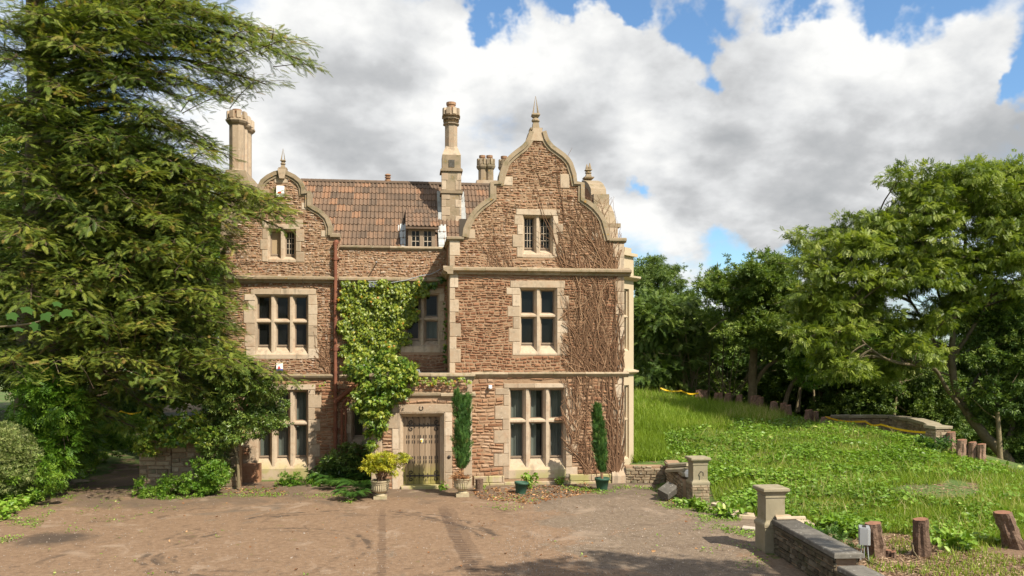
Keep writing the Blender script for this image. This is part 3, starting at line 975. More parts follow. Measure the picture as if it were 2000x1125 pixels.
def stone_window(r, Y, cols, tz=(), slope=0.27, jl=8, jr=8, lint=10, quo=(True, True), grid=None, curtain=None, blank=(), excl=None, sillm='lime', longq=.34, shortq=.17, sillh=0.14, clip_left=None, mull=0.20):
    """a mullioned stone window: returns the opening for the wall"""
    x0, x1, z0, z1 = rect_U(r, Y)
    tz = [UZ(r[0], t, Y) for t in tz]
    pxm = (x1 - x0) / (r[2] - r[0])
    wb = MB()
    # chamfered jamb and head ring
    c = 0.055
    zb = z0 + slope
    for sx, e in ((x0, 1), (x1, -1)):
        wb.prism([(sx, Y + .012), (sx + e * .012, Y + .012), (sx + e * c, Y + .10), (sx + e * c, Y + .30), (sx, Y + .30)], 'z', z0, z1, .6)
    wb.prism([(Y + .012, z1), (Y + .012, z1 - .012), (Y + .10, z1 - c), (Y + .30, z1 - c), (Y + .30, z1)], 'x', x0 + .001, x1 - .001, .6)
    lw = (x1 - x0 - 2 * c - (cols - 1) * mull) / cols
    xs = []
    for k in range(cols):
        a = x0 + c + k * (lw + mull)
        xs.append((a, a + lw))
    for k in range(cols - 1):
        a, b = xs[k][1], xs[k + 1][0]
        mid = (a + b) / 2
        wb.prism([(mid - .035, Y + .045), (mid + .035, Y + .045), (b, Y + .16), (b, Y + .25), (a, Y + .25), (a, Y + .16)], 'z', z0 + .01, z1 - .02, .75)
    levels = [zb] + list(tz) + [z1 - c]
    for t in tz:
        wb.prism([(Y + .055, t - .03), (Y + .055, t + .02), (Y + .16, t + .075), (Y + .245, t + .075), (Y + .245, t - .065), (Y + .16, t - .065)], 'x', x0 + .02, x1 - .02, .7)
    W = wb.build('window', M['lime'], HOUSE)
    sb = MB()
    sb.prism([(Y - .01, z0 - sillh), (Y - .012, z0 - .01), (Y + .27, zb), (Y + .31, zb), (Y + .31, z0 - sillh)], 'x', x0 - .004, x1 + .004, .6)
    sb.build('sill', M[sillm], W)
    if excl is not None:
        excl.append((x0 - .003, x1 + .003, z0 - sillh, z1))
    # panes
    for k, (a, b) in enumerate(xs):
        for q in range(len(levels) - 1):
            lo = levels[q] + (.07 if q else 0)
            hi = levels[q + 1] - (.062 if q < len(levels) - 2 else 0)
            yg = Y + .235
            f = MB()
            fw = .035
            low = .055 if q == 0 else .03
            f.box(a, a + fw, yg - .02, yg + .03, lo, hi, random.random())
            f.box(b - fw, b, yg - .02, yg + .03, lo, hi, random.random())
            f.box(a + fw, b - fw, yg - .02, yg + .03, hi - .03, hi, random.random())
            f.box(a + fw, b - fw, yg - .022, yg + .03, lo, lo + low, random.random())
            f.build('sash_frame', M['frame'], W)
            if (k, q) in blank:
                p = MB()
                p.box(a + fw, b - fw, yg + .004, yg + .016, lo + low, hi - .03)
                p.build('blank_panel', M['board'], W)
                continue
            gx, gz = grid or (1, 1)
            if grid:
                bars = MB()
                for i in range(1, gx):
                    xx = a + fw + (b - a - 2 * fw) * i / gx
                    bars.box(xx - .009, xx + .009, yg - .008, yg + .012, lo + low, hi - .03, random.random())
                for i in range(1, gz):
                    zz = lo + low + (hi - lo - low - .03) * i / gz
                    bars.box(a + fw, b - fw, yg - .006, yg + .010, zz - .009, zz + .009, random.random())
                bars.build('glazing_bar', M['bar'], W)
            for i in range(gx):
                for j in range(gz):
                    xa = a + fw + (b - a - 2 * fw) * i / gx
                    xb = a + fw + (b - a - 2 * fw) * (i + 1) / gx
                    za = lo + low + (hi - lo - low - .03) * j / gz
                    zc = lo + low + (hi - lo - low - .03) * (j + 1) / gz
                    t = random.uniform(-.0025, .0025)
                    p = MB()
                    p.add([(xa, yg + .012 - t, za), (xb, yg + .012 + t, za), (xb, yg + .013 - t, zc), (xa, yg + .013 + t, zc)], [(0, 1, 2, 3)])
                    p.build('pane', M['glass'], W)
    if curtain:
        for ca, cb, za, zc in curtain:
            xa, xb = x0 + (x1 - x0) * ca, x0 + (x1 - x0) * cb
            n = max(8, int((xb - xa) / .03))
            vs, fs = [], []
            for i in range(n + 1):
                t = i / n
                yy = Y + .42 + .035 * math.sin(i * 1.55 + math.sin(i * .7) * 1.4)
                pinch = .06 * math.sin(t * 3.1)
                for zz in (z0 + slope * .6 + (z1 - z0) * za, z0 + (z1 - z0) * (za + zc) / 2, z0 + (z1 - z0) * zc):
                    vs.append((xa + (xb - xa) * t + pinch * 0, yy, zz))
            for i in range(n):
                for j in range(2):
                    q = i * 3 + j
                    fs.append((q, q + 3, q + 4, q + 1))
            c_ = MB()
            c_.add(vs, fs, random.uniform(.2, .8))
            c_.build('curtain', M['curtain'], W, smooth=True)
    # lintel and jamb stones
    L = lint * pxm
    if lint:
        a, b = x0 - jl * pxm, x1 + jr * pxm
        if (b - a) > 1.9:
            mid = (a + b) / 2 + random.uniform(-.1, .1)
            quoin(a, mid, z1, z1 + L, Y, .3, name='lintel')
            quoin(mid, b, z1, z1 + L, Y, .3, name='lintel')
        else:
            quoin(a, b, z1, z1 + L, Y, .3, name='lintel')
        if excl is not None:
            excl.append((a, b, z1, z1 + L))
    ex = excl if excl is not None else []
    zlo = z0 - sillh
    if quo[0]:
        quoin_column(x0, -1, zlo, z1, Y, ex, longq, shortq)
    if quo[1]:
        quoin_column(x1, 1, zlo, z1, Y, ex, longq, shortq, start=1)
    return (x0, x1, z0 - .001, z1)


# ---------------------------------------------------------------- outlines of the two front gables
GR_R = [(1216, 469), (1190, 469), (1188, 462), (1179, 430), (1172, 418), (1161, 405), (1150, 396), (1138, 390), (1138, 359), (1124, 357), (1122, 341), (1115, 320), (1109, 311), (1101, 303), (1090, 295), (1079, 287), (1072, 279), (1067, 270), (1063, 257)]
GR_L = [(1037, 257), (1033, 270), (1028, 279), (1021, 287), (1010, 295), (999, 304), (991, 312), (985, 321), (978, 341), (976, 356), (960, 358), (960, 387), (950, 393), (940, 400), (928, 411), (920, 422), (913, 435), (908, 447), (906, 463), (886, 464)]
GL_R = [(664, 459), (646, 460), (646, 443), (639, 425), (626, 413), (612, 405), (605, 402), (605, 376), (592, 376), (593, 366), (587, 354), (576, 345), (562, 338), (551, 336)]
GL_L = [(1099 - x, y) for x, y in GL_R[::-1]]

zc0 = UZ(1040, 536, 0)                 # underside of the right wing's cornice
zc1 = UZ(1040, 526.5, 0)
zs0, zs1 = UZ(1040, 736, 0), UZ(1040, 728, 0)

# right wing
ow = poly_U(GR_R + GR_L, 0)
xa, xb = XW, XR
outer_R = [(xa, -.25), (xb, -.25), (xb, ow[0][1])] + ow[1:-1] + [(xa, ow[-1][1])]
exR = []
hR = []
hR.append(stone_window((1021, 420, 1080, 497), 0, 2, (), .17, 13, 13, 12, grid=(3, 4), excl=exR, longq=.27, shortq=.17, sillh=.10, mull=.19))
hR.append(stone_window((1015, 562, 1088, 690), 0, 2, (616,), .27, 18, 15, 14, excl=exR, longq=.36, shortq=.2, sillh=.06))
hR.append(stone_window((994, 758, 1105, 916), 0, 3, (823,), .34, 10, 3, 9, excl=exR, longq=.40, shortq=.17, sillm='sill', sillh=.26,
                       curtain=[(.0, .36, 0, 1), (.36, .52, 0, 1), (.70, 1.0, 0, 1)]))
quoin_column(XW, 1, 0.0, zs0, 0, exR, .30, .18)
quoin_column(XW, 1, zs1, zc0, 0, exR, .29, .18)
quoin_column(XW, 1, zc1, UZ(885, 470, 0), 0, exR, .27, .17)
quoin_column(XR, -1, 0.3, zs0, 0, exR, .32, .2)
quoin_column(XR, -1, zs1, zc0, 0, exR, .30, .2)
quoin_column(XR, -1, zc1, UZ(1214, 476, 0), 0, exR, .36, .2)
for px0, py0, px1, py1 in [(983, 345, 1001, 363), (1094, 340, 1112, 368), (914, 448, 928, 466), (1156, 450, 1176, 470), (958, 362, 968, 386)]:
    x0, x1, z0, z1 = rect_U((px0, py0, px1, py1), 0)
    quoin(x0, x1, z0, z1, 0)
    exR.append((x0, x1, z0, z1))
exR += [(-20, 20, zc0, zc1), (-20, 20, zs0, zs1)]
wall_mb(outer_R, hR, 0, .42).build('front_wall', M['mortar'], HOUSE)
# plinth
zp = UZ(960, 931, 0)
visR = lambda x, z: 1.0 if x < UX(1110) else .6
rubble(outer_R, exR, 0, .75, (.1, .9), (.045, .105), (.06, .20), (zc1, 12), vis=visR, proud=(.002, .026))
rubble(outer_R, exR, 0, .25, (.0, .5), (.05, .11), (.08, .24), (zs1, zc0), vis=visR, proud=(.003, .028))
rubble(outer_R, exR, 0, .05, (.3, .95), (.085, .135), (.14, .36), (zp + .02, zs0), vis=visR)
pb = MB()
for a, b in [(UX(925), UX(985)), (UX(1112), XR + .07)]:
    z = -.2
    rowz = [(-.2, .10), (.10, zp + .03)]
    for z0, z1 in rowz:
        x = a
        while x < b - .05:
            w_ = min(random.uniform(.35, .8), b - x)
            q = MB()
            q.block(x, x + w_ - .004, -.06 - random.uniform(0, .01), .05, z0, z1 - .004, .02, random.random(), .004)
            q.build('plinth_stone', M['sill'], HOUSE)
            x += w_
q = MB()
q.block(UX(985), UX(1112), -.05, .05, -.2, UZ(1040, 940), .015, .5)
q.build('plinth_stone', M['sill'], HOUSE)


# left wing
ol = poly_U(GL_R + GL_L[1:], YM)
XLW = UX(661, YM)
outer_L = [(XL, -.25), (XLW, -.25), (XLW, ol[0][1])] + ol[1:-1] + [(XL, ol[-1][1])]
exL, hL = [], []
hL.append(stone_window((523, 447, 578, 507), YM, 2, (), .14, 8, 8, 10, grid=(3, 4), blank=((0, 0),), excl=exL, longq=.27, shortq=.17, sillh=.08, mull=.17))
hL.append(stone_window((498, 575, 602, 692), YM, 3, (627,), .25, 8, 15, 12, excl=exL, longq=.30, shortq=.24, sillh=.14))
hL.append(stone_window((500, 762, 602, 914), YM, 3, (828,), .33, 10, 14, 11, excl=exL, longq=.38, shortq=.22, sillm='sill', sillh=.42, curtain=[(0, .33, 0, 1), (.33, .66, 0, 1), (.66, 1, 0, 1)]))
for px0, py0, px1, py1 in [(510, 370, 526, 382), (583, 370, 596, 384), (589, 396, 601, 410), (627, 450, 641, 463), (453, 451, 468, 463), (576, 429, 592, 444), (512, 430, 524, 444), (536, 344, 562, 358)]:
    x0, x1, z0, z1 = rect_U((px0, py0, px1, py1), YM)
    quoin(x0, x1, z0, z1, YM)
    exL.append((x0, x1, z0, z1))
zcl0, zcl1 = UZ(600, 552, YM), UZ(600, 543, YM)
zsl0, zsl1 = UZ(600, 741, YM), UZ(600, 732, YM)
exL += [(-30, 20, zcl0, zcl1), (-30, 20, zsl0, zsl1)]
wall_mb(outer_L, hL, YM, YM + .42).build('front_wall', M['mortar'], HOUSE)
visL = lambda x, z: 1.0 if x > UX(500, YM) else .25
rubble(outer_L, exL, YM, .95, (.1, .9), (.045, .105), (.06, .20), (zcl1, 12), vis=visL, proud=(.002, .026))
rubble(outer_L, exL, YM, .85, (.02, .55), (.05, .11), (.08, .24), (zsl1, zcl0), vis=visL, proud=(.003, .028))
rubble(outer_L, exL, YM, .2, (.2, .8), (.085, .135), (.14, .36), (.3, zsl0), vis=visL)

# middle
exM, hM = [], []
outer_M = [(XLW, -.25), (XW + .05, -.25), (XW + .05, UZ(760, 484, YM)), (XLW, UZ(760, 484, YM))]
hM.append(stone_window((791, 572, 859, 676), YM, 2, (622,), .2, 8, 8, 10, excl=exM, longq=.2, shortq=.14, sillh=.2, curtain=[(.5, 1, 0, .6)]))
hM.append(stone_window((686, 798, 713, 862), YM, 1, (), .12, 4, 4, 12, excl=exM, longq=.16, shortq=.12, sillh=.1))
exM += [(-30, 20, zcl0, zcl1), (-30, 20, zsl0, zsl1)]
wall_mb(outer_M, hM, YM, YM + .42).build('front_wall', M['mortar'], HOUSE)
visM = lambda x, z: .8 if z > zcl0 else .15
rubble(outer_M, exM, YM, .9, (.1, .9), (.045, .105), (.06, .20), (zcl1, 12), vis=visM, proud=(.002, .026))
rubble(outer_M, exM, YM, .3, (.1, .6), (.07, .12), (.10, .30), (zsl1, zcl0), vis=visM)
rubble(outer_M, exM, YM, .2, (.2, .7), (.085, .135), (.14, .36), (.1, zsl0), vis=visM)

# the return of the right wing, side walls, back, inner floors
b = MB()
zsh = UZ(885, 466, 0)
b.box(XW, XW + .42, .424, YM - .004, -.25, zsh)
b.box(XW + .001, XW + .42, YM + .43, YB, -.25, zsh)
b.build('return_wall', M['rubble'], HOUSE)
for k in range(14):
    z = .2 + k * .5
    if z < zsh - .3:
        q = MB()
        q.box(XW - .015, XW + .1, .0 + .03, .03 + (.34 if k % 2 else .2), z, z + .49, random.random())
        q.build('quoin', M['lime'], HOUSE)
b = MB()
b.box(XR - .42, XR, .424, YB, -.25, UZ(1215, 472, 0))
b.box(XL, XL + .42, YM + .424, YB, -.25, UZ(440, 466, YM))
b.box(XL + .43, XR - .43, YB - .4, YB, -.25, UZ(440, 480, YM))
b.build('outer_wall', M['rubble'], HOUSE)
b = MB()
b.box(XL + .43, XW, YM + 2.2, YM + 2.3, -.2, 7.2)
b.box(XW + .43, XR - .43, 2.2, 2.3, -.2, 8.4)
b.box(XL + .43, XW, YM + .43, YM + 2.2, zs0 - .1, zs0 - .02)
b.box(XW + .43, XR - .43, .43, 2.2, zs0 - .1, zs0 - .02)
b.box(XW + .43, XR - .43, .43, 2.2, zc0 - .1, zc0 - .02)
b.box(XL + .43, XW, YM + .43, YM + 2.2, zcl0 - .1, zcl0 - .02)
b.build('dark_backing', M['room'], HOUSE)  # dark sheets and floors behind the windows, standing in for unlit rooms


# cornices and string courses: profile of (out, z) swept along x or y
def course(prof, runs, name='string_course', m='coping'):
    """runs: list of (p0, p1, outward) in plan, mitred by overlap of end caps 3 mm"""
    for p0, p1, o in runs:
        b = MB()
        d = np.array(p1, float) - np.array(p0, float)
        L = np.linalg.norm(d)
        d /= L
        o = np.array(o, float)
        n = max(1, int(L / 1.1))
        cuts = [0] + sorted(L * (i + random.uniform(-.2, .2)) / n for i in range(1, n)) + [L]
        for a, c in zip(cuts[:-1], cuts[1:]):
            vs = []
            jz = random.uniform(-.006, .006)
            for t in (a + (.003 if a else 0), c - (.003 if c < L else 0)):
                for q, z in prof:
                    p = np.array(p0, float) + d * t + o * q
                    vs.append((p[0], p[1], z + jz))
            k = len(prof)
            fs = [(i, (i + 1) % k, k + (i + 1) % k, k + i) for i in range(k)] + [tuple(range(k))[::-1], tuple(range(k, 2 * k))]
            b.add(vs, fs, random.random())
        b.build(name, M[m], HOUSE)


def corn(z0, z1, p):
    h = z1 - z0
    return [(-.1, z0 - .03), (p * .35, z0 - .02), (p * .45, z0 + h * .25), (p * .8, z0 + h * .45), (p, z0 + h * .6), (p, z0 + h), (p * .85, z0 + h * 1.12), (-.1, z1 + .10)]


pr = corn(zc0, zc1, .19)
course(pr, [((XW - .19, 0), (XR + .19, 0), (0, -1)), ((XW, -.187), (XW, YM), (-1, 0))], 'cornice')
pr = [(-.1, zs0 - .02), (.03, zs0 - .02), (.10, zs0 + .06), (.125, zs1 - .03), (.11, zs1), (-.1, zs1 + .07)]
course(pr, [((UX(921), 0), (XR + .125, 0), (0, -1))])
pr = corn(zcl0, zcl1, .19)
course(pr, [((XL, YM), (XLW - .08, YM), (0, -1)), ((XLW + .03, YM), (XW - .18, YM), (0, -1))], 'cornice')
pr = [(-.1, zsl0 - .02), (.03, zsl0 - .02), (.10, zsl0 + .06), (.125, zsl1 - .03), (.11, zsl1), (-.1, zsl1 + .07)]
course(pr, [((XL, YM), (XLW - .08, YM), (0, -1)), ((XLW + .03, YM), (XW - .12, YM), (0, -1))])
# parapet coping of the middle and the return
z0, z1 = UZ(760, 488, YM), UZ(760, 481.5, YM)
pr = [(-.4, z0), (.03, z0), (.05, z0 + .05), (.09, z0 + .055), (.09, z1 - .01), (.03, z1 + .02), (-.4, z1 + .04)]
course(pr, [((XLW + .06, YM), (XW - .10, YM), (0, -1))], 'parapet_coping')
z0, z1 = UZ(890, 470, 0), UZ(890, 463, 0)
pr = [(-.4, z0), (.03, z0), (.05, z0 + .04), (.09, z0 + .045), (.09, z1 - .01), (.03, z1 + .02), (-.4, z1 + .03)]
course(pr, [((XW, .05), (XW, YM + .3), (-1, 0))], 'parapet_coping')
course(pr, [((XW - .09, 0), (UX(906), 0), (0, -1))], 'parapet_coping')
z0, z1 = UZ(1205, 474, 0), UZ(1205, 466, 0)
pr = [(-.4, z0), (.03, z0), (.05, z0 + .04), (.09, z0 + .045), (.09, z1 - .01), (.03, z1 + .02), (-.4, z1 + .03)]
course(pr, [((UX(1189), 0), (XR + .06, 0), (0, -1))], 'parapet_coping')
z0, z1 = UZ(650, 466, YM), UZ(650, 457, YM)
pr = [(-.4, z0), (.03, z0), (.05, z0 + .04), (.09, z0 + .045), (.09, z1 - .01), (.03, z1 + .02), (-.4, z1 + .03)]
course(pr, [((UX(645, YM), YM), (XLW + .05, YM), (0, -1))], 'parapet_coping')
course([(-.4, z0), (.03, z0), (.05, z0 + .04), (.09, z0 + .045), (.09, z1 - .01), (.03, z1 + .02), (-.4, z1 + .03)], [((XL - .05, YM), (UX(454, YM), YM), (0, -1))], 'parapet_coping')


def gable_coping(pts, Y, parent=HOUSE, put=None, t=.125, back=.44, m='coping', name='gable_coping'):
    """moulded stone edge along a gable outline; pts in (x,z) run along the edge with the wall on their left-hand side when sgn = 1"""
    pts = [np.array(p, float) for p in pts]
    # drop duplicates
    P = [pts[0]]
    for p in pts[1:]:
        if np.linalg.norm(p - P[-1]) > .015:
            P.append(p)
    n = len(P)
    N = []
    for i in range(n):
        d = P[min(i + 1, n - 1)] - P[max(i - 1, 0)]
        d /= np.linalg.norm(d)
        N.append(np.array((-d[1], d[0])))          # left of travel = towards the wall
    put = put or (lambda q, y: (q[0], y, q[1]))
    for (o0, o1, f) in ((-.05, t * .62, .085), (t * .62, t * 1.25, .045)):
        b = MB()
        vs, fs = [], []
        for p, nn in zip(P, N):
            vs += [put(p + nn * o0, Y - f), put(p + nn * o0, Y + back), put(p + nn * o1, Y + back), put(p + nn * o1, Y - f)]
        for i in range(n - 1):
            for k in range(4):
                fs.append((i * 4 + k, i * 4 + (k + 1) % 4, i * 4 + 4 + (k + 1) % 4, i * 4 + 4 + k))
        fs += [(3, 2, 1, 0), tuple(4 * (n - 1) + k for k in range(4))]
        b.add(vs, fs, random.uniform(.35, .65))
        b.build(name, M[m], parent)


gable_coping(poly_U(GR_R[1:], 0), 0)
gable_coping(poly_U(GR_L[:-1], 0), 0)
gable_coping(poly_U(GL_R[1:], YM), YM)
gable_coping(poly_U(GL_L[:-1], YM), YM)


def obelisk(b, cx, cy, z0, z1, w, pierced=True):
    """four leaning slabs that meet in a spike, open in the middle"""
    h = z1 - z0
    if not pierced:
        return
    for sx, sy in ((-1, -1), (1, -1), (1, 1), (-1, 1)):
        vs = []
        for t, wd in ((0, .30), (.62, .30), (1, .9)):
            r = w * (1 - t * .93)
            ax, ay = cx + sx * r, cy + sy * r
            q = r * wd
            for ux, uy in ((0, 0), (-sx * q, 0), (-sx * q, -sy * q), (0, -sy * q)):
                vs.append((ax + ux, ay + uy, z0 + h * t))
        fs = []
        for i in range(2):
            for k in range(4):
                fs.append((i * 4 + k, i * 4 + (k + 1) % 4, i * 4 + 4 + (k + 1) % 4, i * 4 + 4 + k))
        fs += [(3, 2, 1, 0), (8, 9, 10, 11)]
        b.add(vs, fs, .5)


def finial(px, Y, ys, name='finial', parent=HOUSE, ws=(12, 10, 14, 6), x=None, cut=0):
    """ys: rows of base bottom, base top, block top, neck top, cap top, tip"""
    xx, zb = U(px, ys[0], Y)
    s = abs(UX(px + 1, Y) - UX(px, Y))
    if x is not None:
        xx = x
    yc = Y + .2
    zz = [UZ(px, v, Y) for v in ys]
    b = MB()
    k = math.pi / 4
    r2 = math.sqrt(2)
    w0, w1, w2, w3 = [v * s for v in ws]
    b.lathe([(w0 * r2 * .75, zz[0]), (w0 * r2 * 1.05, zz[0] + (zz[1] - zz[0]) * .5), (w0 * r2 * 1.1, zz[1]), (w1 * r2 * .8, zz[1] + .02), (w1 * r2 * .62, zz[2])], xx, yc, 4, .5, None, k)
    b.lathe([(w1 * .55, zz[2]), (w1 * .95, zz[2] + (zz[3] - zz[2]) * .35), (w1 * .9, zz[2] + (zz[3] - zz[2]) * .6), (w1 * .5, zz[3])], xx, yc, 10, .45)
    b.lathe([(w1 * .5 * r2, zz[3]), (w1 * .95 * r2, zz[3] + (zz[4] - zz[3]) * .6), (w1 * .85 * r2, zz[4])], xx, yc, 4, .55, None, k)
    if cut:
        for dx, hh in ((-.05, .8), (.05, 1)):
            b.lathe([(w3, zz[4]), (w3 * 1.2, zz[4] + (zz[5] - zz[4]) * .3 * hh), (w3 * .3, zz[4] + (zz[5] - zz[4]) * hh)], xx + dx, yc, 5, .5)
    else:
        obelisk(b, xx, yc, zz[4] - .01, zz[5], w3)
    b.build(name, M['coping'], parent)


finial(1048, 0, (257, 249, 237, 227, 219, 184), ws=(11, 8.5, 12, 6))
b = MB()
x0, x1, z0, z1 = rect_U((1036, 250, 1062, 276), 0)
b.prism([(x0, z0), (x1, z0), (x1 - .07, z1), (x0 + .07, z1)], 'y', -.05, .42)
b.build('apex_stone', M['lime'], HOUSE)
finial(551, YM, (332, 326, 320, 314, 310, 287), ws=(7.5, 5.5, 8, 4.2))
b = MB()
x0, x1, z0, z1 = rect_U((543, 331, 560, 350), YM)
b.prism([(x0 + .06, z0), (x1 - .06, z0), (x1, z1), (x0, z1)], 'y', YM - .14, YM + .4)
b.build('apex_stone', M['lime'], HOUSE)

# ---------------------------------------------------------------- side gable and canted bay on the right
GY = 4.1
prof = [(1.10, 7.45), (1.10, 7.95), (1.18, 8.03), (1.5, 8.52), (1.95, 8.86), (2.2, 8.94), (2.2, 9.28), (2.58, 9.31), (2.66, 9.55), (3.05, 9.80), (3.4, 9.94), (3.8, 10.06), (GY, 10.12)]
full = prof + [(2 * GY - y, z) for y, z in prof[-2::-1]]
b = MB()
b.prism([(y, z) for y, z in full], 'x', XR - .42, XR - .002)
b.build('side_gable', M['rubble'], HOUSE)
gable_coping(prof[1:][::-1], 0, put=lambda q, y: (XR - .02 - y, q[0], q[1]), back=.44)
b = MB()
b.box(XR - .47, XR + .09, .75, 1.15, 8.0, 8.12)
b.build('parapet_coping', M['coping'], HOUSE)
b = MB()
b.box(XR - .42, XR, .76, 1.05, 7.4, 8.0, .7)
b.build('quoin', M['lime'], HOUSE)
finial(1160, GY - .2, (349, 345, 338, 333, 329, 316), x=XR - .22, ws=(9, 7, 9, 2.6), cut=1)

BX, BP, BY0 = XR + .8, .8, 1.0


def bay_pt(u, d):      # u along the canted face from its inner end, d outwards
    s = math.sqrt(.5)
    return XR + u * s + d * s, BY0 + u * s - d * s


bl = BP * math.sqrt(2)
zb0, zbs0, zbs1, zbc0, zbc1, zbt = -.1, UZ(1235, 731, 1.5), UZ(1235, 724, 1.5), UZ(1235, 548, 1.5), UZ(1235, 539, 1.5), UZ(1235, 500, 1.5)
for seg0, seg1, wz0, wz1, tr in ((zb0, zbs0, UZ(1232, 895, 1.6), UZ(1232, 752, 1.6), UZ(1232, 818, 1.6)), (zbs1, zbc0, UZ(1232, 685, 1.6), UZ(1232, 565, 1.6), UZ(1232, 618, 1.6))):
    mb = wall_mb([(0, seg0), (bl, seg0), (bl, seg1), (0, seg1)], [(.28, bl - .30, wz0, wz1)], 0, .3)
    mb.v = [(*bay_pt(x, -y), z) for x, y, z in mb.v]
    mb.build('bay_wall', M['limebay'], HOUSE)
    f = MB()
    for u in (.28, bl - .36):
        f.box(u, u + .07, .07, .24, wz0, wz1)
    f.box(.28, bl - .3, .07, .24, wz1 - .07, wz1 - .002)
    f.prism([(.02, wz0), (.24, wz0 + .2), (.28, wz0 + .2), (.28, wz0)], 'x', .28, bl - .3)
    f.prism([(.05, tr - .03), (.05, tr + .02), (.16, tr + .07), (.22, tr + .07), (.22, tr - .06), (.16, tr - .06)], 'x', .283, bl - .303)
    f.v = [(*bay_pt(x, -y), z) for x, y, z in f.v]
    W = f.build('window', M['limebay'], HOUSE)
    for a, c in ((wz0 + .2, tr - .06), (tr + .07, wz1 - .07)):
        p = MB()
        p.box(.35, bl - .36, .2, .21, a, c)
        p.v = [(*bay_pt(x, -y), z) for x, y, z in p.v]
        p.build('pane', M['glass'], W)
b = MB()
b.box(BX - .3, BX, BY0 + BP + .003, 2 * GY - BY0 - BP, zb0, zbt)
b.prism([(XR + .003, BY0 + .4), (BX - .303, BY0 + BP + .1), (BX - .303, 6.4), (XR + .003, 7.0)], 'z', zbc1, zbt - .1)
mb = wall_mb([(0, zbc1), (bl, zbc1), (bl, zbt), (0, zbt)], [], 0, .3)
mb.v = [(*bay_pt(x, -y), z) for x, y, z in mb.v]
b.add(mb.v, mb.f, .5)
b.build('bay_wall', M['limebay'], HOUSE)
for z0, z1, p in ((zbs0, zbs1, .14), (zbc0, zbc1, .2)):
    f = MB()
    f.prism([(-p, z0 + (z1 - z0) * .6), (-p, z1), (.1, z1 + .05), (.28, z1 + .05), (.28, z0 + .003), (-.03, z0 + .003)], 'x', .0, bl + p * .7)
    f.v = [(*bay_pt(x, -y), z) for x, y, z in f.v]
    f.build('string_course', M['limebay'], HOUSE)
f = MB()
f.box(.25, bl + .1, -.1, .33, zbt, zbt + .10)
f.box(.45, bl - .25, -.06, .30, zbt + .10, zbt + .26)
f.v = [(*bay_pt(x, -y), z) for x, y, z in f.v]
f.build('bay_parapet', M['limebay'], HOUSE)
q = MB()
q.prism([(-.12, -.1), (-.12, .25), (0, .5), (.3, .5), (.3, -.1)], 'x', XR - .40, XR + .09)
q.v = [(x, y, z) for x, y, z in q.v]
q.build('plinth_stone', M['lime'], HOUSE)

# ---------------------------------------------------------------- roofs
ye = YM + .5
ze = UZ(760, 484, YM) - .12
pitch = math.radians(43)
# ridge height so that it shows at row 355
zr, yr = ze, ye
for _ in range(40):
    zr = UZ(780, 357, yr)
    yr = ye + (zr - ze) / math.tan(pitch)
XRL, XRR = UX(560, YM), UX(990, 1.5)
b = MB()
b.prism([(ye - .1, ze - .06 - .1), (yr, zr - .06), (2 * yr - ye, ze - .06), (2 * yr - ye, ze - .2), (ye - .1, ze - .3)], 'x', XL + .4, XW + 1.6)
ROOF = b.build('roof', M['tile'], HOUSE)
ROOF['label'] = 'red brown clay tiled roof over the middle of the house'
L = math.hypot(yr - ye, zr - ze)
GA = L / 11.0
TW = 16.0 * (UX(761, ye + 1) - UX(760, ye + 1))


def tile_mesh(tint, w=TW, ln=GA * 1.18):
    """double Roman clay tile: pan, roll, pan, roll; x across, y up the slope"""
    n = 14
    vs, fs = [], []
    for row, (yy, lift) in enumerate(((0, .030), (ln, .004))):
        for i in range(n + 1):
            t = i / n
            ph = (t * 2) % 1.0 if i < n else 1.0
            h = .034 * max(0.0, math.sin(math.pi * (ph - .45) / .55)) if ph > .45 else 0.004 * math.sin(math.pi * ph / .45) * -1
            vs.append((t * w * 1.02, yy, lift + h))
    for i in range(n):
        fs.append((i, i + 1, n + 2 + i, n + 1 + i))
    k = len(vs)
    for i in range(n + 1):
        x, y, z = vs[i]
        vs.append((x, y, z - .020))
    for i in range(n):
        fs.append((k + i, k + i + 1, i + 1, i))
    me = bpy.data.meshes.new('roof_tile')
    me.from_pydata(vs, [], fs)
    me.update()
    a = me.attributes.new('tint', 'FLOAT', 'POINT')
    a.data.foreach_set('value', [tint] * len(vs))
    me.materials.append(M['tile'])
    return me


TILES = [tile_mesh(t) for t in (.08, .2, .3, .38, .45, .52, .6, .7, .82, .97)]
cs, sn = math.cos(pitch), math.sin(pitch)
chim_x = (UX(861, ye + 1.2), UX(902, ye + 1.2))
dorm_x = (UX(791, ye + .1), UX(857, ye + .1))
cols = int((XW + .9 - UX(575, ye + 1.5)) / TW)
xs0 = UX(575, ye + 1.5)
spare = []
nt_ = 0
for r in range(11):
    for c in range(cols + 4):
        x = xs0 + c * TW
        d = GA * r
        y = ye + d * cs
        z = ze + d * sn
        px, py, _ = proj((x + TW / 2, y, z))
        if px > 990 or px < 560 or (r < 3 and dorm_x[0] - .02 < x + TW / 2 < dorm_x[1] + .02):
            continue
        if r > 2 and chim_x[0] - .05 < x + TW / 2 < chim_x[1] + .05 and r < 99 and z > UZ(880, 428, ye + 1.0):
            if py < 425:
                continue
        o = bpy.data.objects.new('roof_tile', random.choice(TILES))
        o.location = (x + random.uniform(-.006, .006), y, z + random.uniform(0, .008))
        o.rotation_euler = (pitch, 0, random.uniform(-.012, .012))
        COL.objects.link(o)
        o.parent = ROOF
        nt_ += 1
rb = xs0
